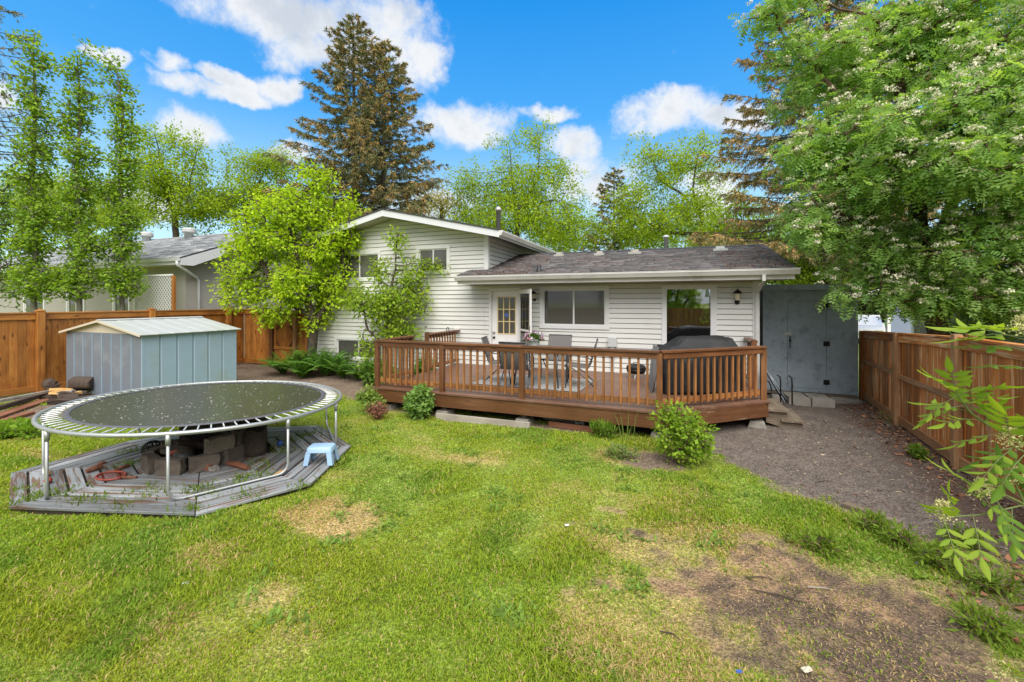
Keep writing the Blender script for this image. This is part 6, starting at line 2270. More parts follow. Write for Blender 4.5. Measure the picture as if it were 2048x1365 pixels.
def make_neighbours():
    N = thing('neighbour_house', 'grey stucco bungalow with pale shingle roof beyond left fence', 'house', (-24, 13, 0))
    x0, x1, y0, y1 = -34.0, -16.2, 9.95, 16.65
    ye, ze, yr, zr = 9.42, 3.70, 13.3, 5.24
    holes = [(-23.6, -22.4, 1.5, 2.9), (-27.0, -25.4, 1.4, 2.9), (-20.4, -19.4, 0.4, 2.9)]
    w = MB()
    for a in cells(x0, x1, -0.05, 3.72, holes):
        w.box(a[0], a[1], y0, y0 + 0.2, a[2], a[3])
    w.prism([(x1 - 0.2, y0 + 0.2, -0.05), (x1 - 0.2, y1, -0.05), (x1 - 0.2, y1, 3.7), (x1 - 0.2, yr, 5.1), (x1 - 0.2, y0 + 0.2, 3.72)], (0.2, 0, 0))
    w.box(x0, x1, y1, y1 + 0.2, -0.05, 3.7)
    w.build('wall', 'stucco', N)
    box_obj('room', 'room_dark', N, x0 + 0.3, x1 - 0.4, y0 + 1.5, y0 + 1.6, 0, 3.4)
    for h, cur in zip(holes, (True, True, False)):
        window(N, h[0] - 0.05, h[1] + 0.05, h[2] - 0.05, h[3] + 0.05, y0, cur, 'screen_pane', 'dim_room_grey' if cur else 'stucco')
    sl = (zr - ze) / (yr - ye)
    r = MB().prism([(x0, ye, ze), (x0, yr, zr), (x0, 2 * yr - ye, ze), (x0, 2 * yr - ye, ze - 0.05), (x0, yr, zr - 0.06), (x0, ye, ze - 0.05)], (-15.62 - x0, 0, 0))
    R = r.build('roof', 'tar_edge', N)
    cols = [(0.26, 0.27, 0.29), (0.34, 0.35, 0.37), (0.20, 0.21, 0.23), (0.40, 0.41, 0.43)]
    sv = np.array((0, yr - ye, zr - ze))
    shingles(R, (x0, ye - 0.012, ze + 0.003), (1, 0, 0), -15.62 - x0, sv, np.linalg.norm(sv) - 0.02, cols, 14, course=0.15, tab=0.5)
    MB().prism([(x0, yr - 0.16, zr - 0.04), (x0, yr, zr + 0.035), (x0, yr + 0.16, zr - 0.04), (x0, yr, zr + 0.012)], (-15.6 - x0, 0, 0)).build('ridge_cap', 'galvanized', R)
    MB().prism([(-15.63, ye + 0.02, ze - 0.05), (-15.63, yr, zr - 0.062), (-15.63, yr, zr - 0.28), (-15.63, ye + 0.42, ze - 0.26), (-15.63, ye + 0.02, ze - 0.26)], (0.03, 0, 0)).build('rake_board', 'fascia_white', R)
    box_obj('fascia', 'fascia_white', R, x0, -15.64, ye + 0.005, ye + 0.035, ze - 0.24, ze - 0.051)
    box_obj('soffit', 'white_trim', R, x0, -15.64, ye + 0.036, y0 - 0.001, ze - 0.24, ze - 0.21)
    MB().prism([(x0, ye, ze - 0.02), (x0, ye - 0.11, ze - 0.02), (x0, ye - 0.07, ze - 0.13), (x0, ye, ze - 0.13)], (-15.6 - x0, 0, 0)).build('gutter', 'fascia_white', R)
    MB().tube([(-15.68, ye - 0.05, ze - 0.13), (-15.68, ye - 0.05, ze - 0.25), (-15.72, ye + 0.25, ze - 0.42), (-16.12, ye + 0.85, ze - 0.62), (-16.15, ye + 0.95, ze - 0.75), (-16.15, ye + 0.95, 0.1)], 0.045, 8).build('downspout', 'fascia_white', N, True)
    for px, py in ((293, 457), (378, 452), (165, 458), (68, 447)):
        p = at_y(px, py, 13.0)
        zz = zr - 0.12
        MB().lathe([(0.19, zz - p[2] - 0.1), (0.17, zz - p[2] + 0.2), (0.26, zz - p[2] + 0.22), (0.28, zz - p[2] + 0.30), (0.25, zz - p[2] + 0.34), (0.27, zz - p[2] + 0.38), (0.22, zz - p[2] + 0.44), (0.03, zz - p[2] + 0.47)], 18, p).build('roof_vent', 'dish_plastic', R, True)
    a, b = at_y(275, 0, 9.0), at_y(344, 0, 9.0)
    L = thing('privacy_screen', 'white diagonal lattice privacy screen with an orange post beyond the fence', 'lattice', (b[0], 9.0, 0))
    lattice(L, a[0], b[0], 9.0, 0.9, 3.05, 'white_trim')
    plank('post', (b[0] + 0.09, 9.0, 0), (b[0] + 0.09, 9.0, 3.05), 0.09, 0.09, 'fence_stain', L, up=(0, 1, 0))
    plank('post', (a[0] - 0.09, 9.0, 0), (a[0] - 0.09, 9.0, 3.05), 0.09, 0.09, 'white_trim', L, up=(0, 1, 0))
    MB().tube([(-16.9, 9.7, 0), (-16.9, 9.7, 2.4)], 0.025, 6).build('pipe', 'galvanized', L)
    # right-hand neighbour
    S = thing('neighbour_house', 'dark grey stucco house behind the flowering tree on the right', 'house', (9, 10, 0))
    x0, x1, y0, y1 = 6.4, 14.0, 3.5, 16.0
    w = MB()
    for a in cells(y0, y1, -0.05, 2.85, [(9.2, 10.5, 1.1, 2.2)]):
        w.box(x0, x0 + 0.2, a[0], a[1], a[2], a[3])
    w.box(x0 + 0.2, x1, y0, y0 + 0.2, -0.05, 2.85).box(x0 + 0.2, x1, y1 - 0.2, y1, -0.05, 2.85).box(x1 - 0.2, x1, y0 + 0.2, y1 - 0.2, -0.05, 2.85)
    w.build('wall', 'stucco_dark', S)
    wn = MB().box(x0 - 0.03, x0 + 0.02, 9.12, 9.2, 1.02, 2.28).box(x0 - 0.03, x0 + 0.02, 10.5, 10.58, 1.02, 2.28).box(x0 - 0.03, x0 + 0.02, 9.2, 10.5, 2.2, 2.28).box(x0 - 0.03, x0 + 0.02, 9.2, 10.5, 1.02, 1.1).build('window', 'white_trim', S)
    box_obj('pane', 'screen_pane', wn, x0 + 0.05, x0 + 0.055, 9.2, 10.5, 1.1, 2.2)
    MB().box(x0 - 0.04, x0 + 0.1, y1 - 0.12, y1 + 0.02, 0, 2.85).build('corner_trim', 'white_trim', S)
    MB().prism([(x0 - 0.5, y0 - 0.4, 2.85), (x1 + 0.5, y0 - 0.4, 2.85), ((x0 + x1) / 2, y0 - 0.4, 4.4)], (0, y1 - y0 + 0.8, 0)).build('roof', 'tar_edge', S)
    box_obj('fascia', 'house_white', S, x0 - 0.53, x0 - 0.502, y0 - 0.4, y1 + 0.4, 2.68, 2.90)
    box_obj('soffit', 'shed_gable', S, x0 - 0.5, x0 - 0.001, y0 - 0.4, y1 + 0.4, 2.81, 2.848)
    # white house across the street with a car in front
    c = at_t(1760, 604, 30)
    W = thing('white_house', 'white gabled house with blue lower wall seen past the shed', 'house', (c[0], c[1], 0))
    X, Y = c[0], c[1]
    MB().box(X - 4.2, X + 4.5, Y, Y + 7, 2.75, 4.1).prism([(X - 4.2, Y, 4.1), (X + 4.5, Y, 4.1), (X + 0.15, Y, 6.4)], (0, 7, 0)).build('upper_wall', 'house_white', W)
    ww = MB()
    for a in cells(X - 4.2, X + 4.5, -0.05, 2.6, [(X - 2.6, X + 0.35, -0.05, 2.25)]):
        ww.box(a[0], a[1], Y + 0.02, Y + 0.3, a[2], a[3])
    ww.build('lower_wall', 'house_blue', W)
    box_obj('garage', 'room_dark', W, X - 4.1, X + 4.4, Y + 4, Y + 4.2, -0.05, 2.7)
    box_obj('band', 'white_trim', W, X - 4.3, X + 4.6, Y - 0.3, Y + 0.3, 2.61, 2.74)
    for xx in (X + 0.42, X - 2.7, X + 4.4):
        box_obj('porch_post', 'white_trim', W, xx - 0.09, xx + 0.09, Y - 0.25, Y - 0.06, -0.05, 2.6)
    wq = MB().box(X - 1.6, X + 1.2, Y - 0.06, Y - 0.01, 3.0, 3.95).build('window', 'white_trim', W)
    box_obj('pane', 'screen_pane', wq, X - 1.5, X + 1.1, Y - 0.07, Y - 0.065, 3.08, 3.88)
    for sg in (-1, 1):
        xe = X + 0.15 + sg * 4.75
        MB().prism([(X + 0.15, Y - 0.4, 6.5), (xe, Y - 0.4, 4.0), (xe, Y - 0.4, 3.88), (X + 0.15, Y - 0.4, 6.38)], (0, 7.8, 0)).build('roof', 'tar_edge', W)
    dw = MB().box(c[0] - 6, c[0] + 5, c[1] - 5.5, c[1] + 9, -0.3, 0.012).build('driveway', 'concrete')
    tag(dw, kind='structure')
    # the car
    q = at_t(1728, 604, 24)
    K = thing('parked_car', 'white car whose windscreen shows above the far fence', 'car', (q[0], q[1], 0))
    M = Matrix.Translation((q[0], q[1], 0)) @ Matrix.Rotation(1.25, 4, 'Z')
    prof = [(-2.15, 0.35), (-2.2, 0.62), (-2.05, 0.78), (-1.0, 0.92), (-0.2, 1.0), (1.5, 1.0), (2.1, 0.92), (2.2, 0.6), (2.15, 0.33)]
    m = MB().prism([(x * 0.98, -0.86, z) for x, z in prof], (0, 1.72, 0))
    m.build('body', 'car_white', K, False, M)
    cab = [(-1.05, 0.93), (-0.25, 1.40), (0.2, 1.47), (1.0, 1.42), (1.75, 1.01)]
    for y, k in ((0, 1),):
        vs = [(x, -0.78 + 0.10 * (z - 0.93) / 0.5, z) for x, z in cab] + [(x, 0.78 - 0.10 * (z - 0.93) / 0.5, z) for x, z in cab]
        n = len(cab)
        MB().add(vs, [tuple(range(n)), tuple(range(2 * n - 1, n - 1, -1))] + [(i, i + n, i + n + 1, i + 1) for i in range(1, n - 2)]).build('cabin', 'car_white', K, False, M)
        MB().add([vs[0], vs[1], vs[n + 1], vs[n]], [(0, 3, 2, 1)]).build('windscreen', 'clear_pane', K, False, M @ Matrix.Translation((-0.004, 0, 0.004)))
        MB().add([vs[n - 2], vs[n - 1], vs[2 * n - 1], vs[2 * n - 2]], [(0, 3, 2, 1)]).build('rear_window', 'clear_pane', K, False, M)
    for x in (-1.35, 1.35):
        for y in (-0.80, 0.80):
            wh = MB().lathe([(0.2, -0.1), (0.32, -0.09), (0.33, 0), (0.32, 0.09), (0.2, 0.1)], 18).build('wheel', 'black_plastic', K, True, M @ Matrix.Translation((x, y, 0.32)) @ Matrix.Rotation(PI / 2, 4, 'X'))
    for y in (-0.62, 0.62):
        mesh_obj('headlight', MB().box(-2.16, -2.10, y - 0.16, y + 0.16, 0.62, 0.74).mesh('headlight'), 'lamp_glass', K, M)


make_neighbours()


# ------------------------------------------------------------------ trees
def trunk_px(lst, t):
    return [tuple(at_t(px, py, t + (e[0] if e else 0))) for px, py, *e in lst]


def make_trees():
    # bright green tree by the house corner
    b = (-10.85, 10.25, 0)
    t = 13.45
    tree('leafy_tree', 'bright lime-green leafy tree at the corner of the house', b,
         [[b] + trunk_px([(625, 690), (628, 640)], t), trunk_px([(628, 640), (600, 560), (585, 470)], t), trunk_px([(628, 640), (560, 590), (520, 520)], t), trunk_px([(628, 650), (665, 590), (690, 540)], t)],
         px_blobs([(560, 405, 46, 40), (635, 395, 46, 46), (600, 440, 60, 40), (690, 425, 30, 38), (510, 440, 46, 36), (475, 490, 36, 40), (545, 500, 60, 44), (640, 490, 56, 42), (700, 480, 26, 34), (500, 560, 50, 40), (585, 570, 62, 40), (660, 560, 46, 36), (478, 602, 30, 26), (540, 625, 36, 22), (625, 615, 40, 24), (690, 600, 30, 26), (468, 545, 24, 28)], t, 0.9),
         1, clump_n=230, sigma=0.19, bright=1.6, nattr=2100, D=0.20, di=1.6, dk=0.26, r0=0.007, leaf=0.115, per=9, spread=0.21, col=(0.18, 0.30, 0.02), col2=(0.38, 0.47, 0.025), barkmat='bark', trunk_r=0.15, droop=0.5, thr=2.3)
    # sparse tree against the gable wall
    b = (-7.55, 10.15, 0)
    t = 12.25
    tree('leafy_shrub', 'tall sparse light-green shrub growing against the gable wall', b,
         [[b] + trunk_px([(772, 690), (775, 620)], t), trunk_px([(775, 620), (790, 540), (795, 470)], t), trunk_px([(772, 690), (735, 660), (725, 610)], t)],
         px_blobs([(793, 485, 22, 38), (758, 545, 34, 30), (815, 560, 42, 36), (770, 610, 75, 40), (715, 600, 34, 34), (838, 600, 30, 34), (735, 700, 26, 40), (790, 660, 60, 26), (866, 535, 36, 10), (842, 528, 30, 16)], t, 0.55),
         2, nattr=760, D=0.16, di=1.5, dk=0.24, r0=0.006, leaf=0.095, per=8, spread=0.17, col=(0.14, 0.26, 0.025), col2=(0.32, 0.40, 0.045), trunk_r=0.045, cat='shrub', droop=0.4)
    # columnar aspens beyond the fence
    for i, (px, tops, tt, lab) in enumerate(((68, 82, 12.6, 'leftmost of the three slender columnar poplars beyond the fence'), (157, 103, 13.0, 'middle one of the three slender columnar poplars beyond the fence'), (243, 125, 13.6, 'rightmost of the three slender columnar poplars beyond the fence'))):
        bt = at_t(px, 604, tt)
        b = (bt[0], bt[1], 0)
        H = 600 - tops
        bl = []
        for k, (f, w) in enumerate(((0.02, 0.16), (0.09, 0.30), (0.19, 0.52), (0.30, 0.62), (0.42, 0.80), (0.54, 0.92), (0.66, 1.05), (0.78, 1.25), (0.92, 1.35))):
            j = [(-6, 8, -8, 10, 5, -5, 8, -6, 4), (10, -6, 4, -9, 8, 4, -8, 6, -6), (-14, -6, -2, 4, 8, -6, 6, -4, 2)][i][k]
            bl.append((px + j, tops + H * f, 31 * w, H * 0.062 + 8))
        tree('poplar_tree', lab, b, [[b] + trunk_px([(px + 2, 500), (px - 3, 350), (px + 3, 220), (px - 2 - 8 * (i == 2), tops + 12)], tt)],
             px_blobs(bl, tt, 0.9), 30 + i, bright=2.0, nattr=950, D=0.2, di=1.5, dk=0.30, r0=0.006, leaf=0.085, per=9, spread=0.15, col=(0.09, 0.165, 0.022), col2=(0.19, 0.27, 0.03), barkmat='bark_pale', aspect=0.9, trunk_r=0.075, group='columnar poplars beyond the fence', droop=0.35, trop=(0, 0, 0.35))
    # tree at the left edge
    tt = 13.5
    bt = at_t(-25, 604, tt)
    b = (bt[0], bt[1], 0)
    tree('leafy_tree', 'green leafy tree cut off by the left edge', b, [[b] + trunk_px([(-25, 500), (-20, 420)], tt)],
         px_blobs([(-20, 380, 60, 60), (0, 450, 70, 60), (10, 540, 60, 60), (-60, 470, 80, 90), (40, 590, 50, 30)], tt, 0.9), 41, nattr=420, D=0.25, di=1.6, dk=0.35, r0=0.008, leaf=0.10, per=9, spread=0.25, col=(0.08, 0.16, 0.03), col2=(0.16, 0.26, 0.04), trunk_r=0.1)
    # elms further back
    def elm(label, px, t, lobes, seed, nattr=600, gaps=0.0, per=9, col=(0.14, 0.22, 0.02), col2=(0.27, 0.35, 0.026), trunk=None, leaf=0.2, group='street trees behind the houses', dk=0.85, sp=0.5, shell=0.45):
        bt = at_t(px, 604, t)
        b = (bt[0], bt[1], 0)
        tr = [[b] + trunk_px([(px, 520), (px - 2, 470)], t)] if trunk is None else [[b] + trunk_px(trunk[0], t)] + [trunk_px(q, t) for q in trunk[1:]]
        return tree('elm_tree', label, b, tr, px_blobs(lobes, t, 0.85), seed, nattr=int(nattr * 2.2), D=0.5, di=4.5, dk=dk, r0=0.0055, leaf=leaf * 0.95, per=int(per * 1.75), clump_n=int(nattr * 0.2), sigma=0.62, bright=1.65, spread=sp, col=col, col2=col2, trunk_r=0.24, group=group, gaps=gaps, shell=shell, thr=2.6)
    elm('spreading elm with dark limbs behind the left neighbour roof', 345, 33, [(320, 290, 46, 40), (395, 310, 40, 42), (345, 370, 72, 42), (300, 420, 52, 40), (390, 420, 52, 40)], 51, 520, 0.15,
        trunk=[[(352, 470), (350, 430)], [(350, 430), (325, 370), (318, 300)], [(350, 430), (380, 360), (395, 300)], [(350, 430), (395, 420)]])
    elm('elm between the lime-green tree and the left neighbour roof', 500, 35, [(470, 330, 40, 32), (530, 330, 42, 36), (570, 350, 32, 36), (490, 400, 66, 46), (560, 420, 56, 46), (440, 400, 40, 30)], 52, 560, 0.1)
    elm('pale green elm behind the columnar poplars', 170, 37, [(140, 390, 60, 46), (220, 390, 56, 46), (100, 430, 70, 40), (240, 430, 56, 40), (30, 410, 60, 50)], 53, 560, 0.0, col=(0.16, 0.24, 0.03), col2=(0.28, 0.35, 0.04))
    elm('tall elm rising behind the gable and the lower roof', 1032, 36, [(1065, 290, 52, 42), (1010, 320, 40, 40), (1120, 345, 36, 32), (955, 370, 42, 36), (1050, 385, 96, 40), (1150, 400, 34, 40), (1060, 445, 128, 42), (960, 440, 56, 40), (1130, 480, 60, 30)], 54, 900, 0.1,
        trunk=[[(1034, 480), (1034, 430)], [(1034, 430), (1025, 370), (1020, 300)], [(1034, 430), (1075, 360), (1080, 280)], [(1040, 420), (1110, 400)]])
    elm('elm with bare dark limbs behind the middle of the lower roof', 1400, 35, [(1300, 305, 38, 36), (1395, 300, 48, 40), (1425, 350, 34, 40), (1345, 345, 50, 36), (1270, 400, 56, 40), (1360, 420, 76, 36), (1300, 460, 96, 36), (1420, 450, 56, 36)], 55, 800, 0.2,
        trunk=[[(1402, 500), (1404, 440)], [(1404, 440), (1385, 380), (1395, 310)], [(1380, 400), (1320, 360), (1300, 300)], [(1404, 470), (1330, 465), (1270, 430)]])
    elm('thin yellow-leaved tree between the spruce and the tall elm', 888, 38, [(890, 395, 42, 36), (870, 430, 50, 30), (915, 430, 36, 30)], 56, 200, 0.35, 6, (0.22, 0.22, 0.05), (0.34, 0.30, 0.07))
    elm('low green elm crown at the right end of the lower roof', 1495, 30, [(1480, 430, 56, 40), (1520, 470, 60, 40), (1450, 480, 60, 30), (1560, 500, 60, 40)], 57, 360, 0.05)
    elm('bright shrubby elm behind the plywood shed', 1620, 21, [(1570, 556, 46, 24), (1640, 548, 60, 30), (1700, 530, 50, 34), (1540, 530, 40, 24)], 58, 420, 0.0, 9, (0.17, 0.27, 0.03), (0.30, 0.38, 0.04), leaf=0.15, dk=0.55, sp=0.4)
    elm('low pale tree along the street behind the lower roof', 1230, 44, [(1180, 470, 60, 30), (1260, 480, 66, 30), (1120, 480, 60, 30), (1340, 480, 60, 26)], 59, 420, 0.0)
    # spruces
    b = at_t(722, 604, 30)
    spruce('spruce_tree', 'big twin-topped spruce with brown cones behind the gable', (b[0], b[1], 0),
           [dict(base=(b[0] - 0.45, b[1], 0), H=22.2, R=7.4, zlo=5.0, seed=61, nb=260, tw_n=50, tri=20, lean=(-0.25, 0), brown=0.42, needle=0.22),
            dict(base=(b[0] + 1.35, b[1] + 0.5, 0), H=20.3, R=7.0, zlo=5.0, seed=62, nb=220, tw_n=44, tri=20, lean=(0.25, 0.1), brown=0.5, needle=0.22)])
    b = at_t(1655, 604, 20)
    spruce('spruce_tree', 'large spruce with drooping cone-laden branches behind the flowering tree', (b[0], b[1], 0),
           [dict(base=(b[0], b[1], 0), H=21, R=7.0, zlo=4.0, seed=63, nb=230, tw_n=85, tri=20, brown=0.7, needle=0.17)])
    b = at_t(1228, 604, 42)
    spruce('spruce_tree', 'small distant spruce behind the lower roof ridge', (b[0], b[1], 0),
           [dict(base=(b[0], b[1], 0), H=15.2, R=4.6, zlo=3.0, seed=64, nb=140, tw_n=34, tri=14, brown=0.35, needle=0.26)])
    b = at_t(-150, 604, 12.5)
    spruce('spruce_tree', 'spruce whose branch tips reach in at the upper left edge', (b[0], b[1], 0),
           [dict(base=(b[0], b[1], 0), H=18, R=3.6, zlo=6.6, seed=65, nb=70, tw_n=30, tri=20, zhi=12, brown=0.1, needle=0.10)])


make_trees()


def make_rowan():
    b = (4.75, 10.6, 0)
    t = 8.15

    def flowers(root, N, Pn, r, tw, rs):
        ids = tw[rs.rand(len(tw)) < 0.62]
        Vs, Fs, Cs, o = [], [], [], 0
        k = 26
        idx = np.repeat(ids, k)
        n = len(idx)
        up = np.random.RandomState(3).normal(size=(len(N), 3)) * 0.12 + np.array((-0.05, -0.12, 0.10))
        c = N[idx] + up[idx]
        d = rand_dirs(n, rs)
        d[:, 2] = np.abs(d[:, 2])
        P = c + d * np.array((0.078, 0.078, 0.055)) * (0.4 + 0.6 * rs.rand(n) ** 0.5)[:, None]
        A = unit(rs.normal(size=(n, 3)) + np.array((0, 0, 0.4)))
        S = unit(np.cross(A, d + 0.1))
        L = 0.022 + 0.016 * rs.rand(n)
        col = np.array((0.86, 0.81, 0.63)) * (0.7 + 0.45 * rs.rand(n))[:, None]
        V, Fq, C = quad_leaves(P, A, S, L, L, rs, 0.15, col)
        o_ = mesh_obj('blossom', np_mesh('blossom', V, Fq, C), 'petal', root)
        o_['label'] = 'cream flower clusters all over the crown'
    tree('rowan_tree', 'large rowan tree full of cream flower clusters on the right', b,
         [[b] + trunk_px([(1885, 690), (1872, 620), (1852, 540)], t), trunk_px([(1852, 540), (1835, 440), (1845, 330), (1800, 200), (1790, 60)], t), trunk_px([(1852, 540), (1900, 420), (1925, 280), (1935, 100)], t),
          trunk_px([(1885, 690), (1955, 690), (1985, 620), (2050, 560)], t), trunk_px([(1985, 620), (2000, 480), (2030, 300)], t), trunk_px([(1845, 400), (1740, 260), (1690, 200)], t), trunk_px([(1852, 500), (1760, 480), (1680, 430)], t)],
         px_blobs([(1900, 60, 190, 110), (1750, 130, 130, 110), (1625, 110, 72, 70, 0.3), (1575, 20, 56, 46, 0.3), (1660, 250, 86, 86), (1800, 320, 190, 110, -0.5), (1950, 290, 150, 140, -1.4), (1700, 420, 118, 86), (1640, 480, 50, 66),
                   (1900, 500, 170, 90, -0.5), (1740, 525, 56, 50), (1990, 620, 90, 40), (2090, 150, 150, 200, -1.3), (2090, 420, 120, 150, -1.0), (1880, 600, 80, 30, 0.3), (1755, 575, 50, 46, -0.3), (1820, 615, 62, 36, -0.5), (1930, 640, 80, 34, -0.8), (1980, 590, 90, 60, -0.9), (2050, 560, 80, 80, -1.1), (1990, 655, 60, 24, -0.6)], t, 0.62),
         71, nattr=2900, D=0.19, di=1.5, dk=0.24, r0=0.0065, bright=2.3, clump_n=285, sigma=0.20, leaf=0.21, per=6, spread=0.14, col=(0.085, 0.165, 0.048), col2=(0.185, 0.265, 0.078), barkmat='bark_brown', trunk_r=0.19, compound=(4, 0.36, 0.48), extra=flowers, droop=0.5, shell=0.42, thr=2.1)


make_rowan()


def behind_camera():
    """the far end of the garden, which the patio door and the windows mirror"""
    src = [o for o in COL.objects if o.type == 'EMPTY' and o.name.split('.')[0] in ('elm_tree', 'leafy_tree')]
    elms = [o for o in src if o.name.startswith('elm')]
    spots = [(-9, -11, 0, 0.75, 'elm at the far end of the garden behind the viewer, left'), (-3.2, -13, 3, 0.7, 'elm at the far end of the garden behind the viewer, middle'), (1.0, -10.5, 1, 0.62, 'dense elm behind the viewer mirrored in the patio door'), (11, -13, 4, 0.75, 'elm at the far end of the garden behind the viewer, right'), (-14, -6, 7, 1.0, 'low elm beside the left fence behind the viewer')]
    for x, y, i, sc, lab in spots:
        copy_tree(elms[i % len(elms)], (x, y, 0), 0.6 * i, lab, (sc, sc, sc))
    lime = [o for o in src if o.name.startswith('leafy')][0]
    for x, y, a, sc, lab in ((0.55, -8.3, 1.0, 0.85, 'bushy tree behind the viewer mirrored in the patio door'), (-1.6, -8.8, 2.4, 1.0, 'bushy tree behind the viewer, left of the mirrored one'), (0.2, -10.8, 4.0, 1.0, 'bushy tree furthest behind the viewer'), (-7.5, -8.0, 3.3, 1.0, 'bushy tree behind the viewer, nearest the left fence')):
        copy_tree(lime, (x, y, -0.9), a, lab, (sc, sc, sc))
    G = thing('garage', 'pale stucco garage behind the viewer mirrored in the patio door', 'garage', (5.5, -12, 0))
    MB().box(2.3, 9.0, -17, -11.5, 0, 2.6).build('wall', 'house_white', G)
    MB().prism([(2.0, -17.3, 2.6), (2.0, -11.2, 2.6), (2.0, -14.2, 4.0)], (7.3, 0, 0)).build('roof', 'dish_plastic', G)
    box_obj('door', 'fence_stain', G, 4.0, 4.9, -11.5, -11.46, 0, 2.0)
    Bf = thing('fence', 'board fence closing the garden behind the viewer', 'fence', (-4, -6.5, 0))
    x = -13.5
    while x < 3.4:
        plank('board', (x, -6.5, 0.0), (x, -6.5, 1.8), 0.02, 0.138, 'fence_stain', Bf, up=(1, 0, 0))
        x += 0.142


behind_camera()


# ------------------------------------------------------------------ foreground elder branches
LEAFLETS = {}


def leaflet_mesh(tint):
    """pointed, folded, slightly arched leaflet of unit length and width"""
    if tint not in LEAFLETS:
        prof = [(0.0, 0.03), (0.18, 0.62), (0.40, 1.0), (0.65, 0.80), (0.86, 0.36), (1.0, 0.0)]
        V, Fc = [], []
        for k, (u, w) in enumerate(prof):
            V += [(u, 0, -0.45 * u * u), (u, 0.5 * w, -0.45 * u * u + 0.16 * w), (u, -0.5 * w, -0.45 * u * u + 0.16 * w)]
        for k in range(len(prof) - 1):
            i = 3 * k
            Fc += [(i, i + 1, i + 4, i + 3), (i, i + 3, i + 5, i + 2)]
        col = np.array([np.array(tint) * (1.15 if k % 3 == 0 else 1.0) for k in range(len(V))])
        me = np_mesh('leaflet', np.array(V), np.array(Fc), col, True)
        me.materials.append(MATS['leaf'])
        LEAFLETS[tint] = me
    return LEAFLETS[tint]


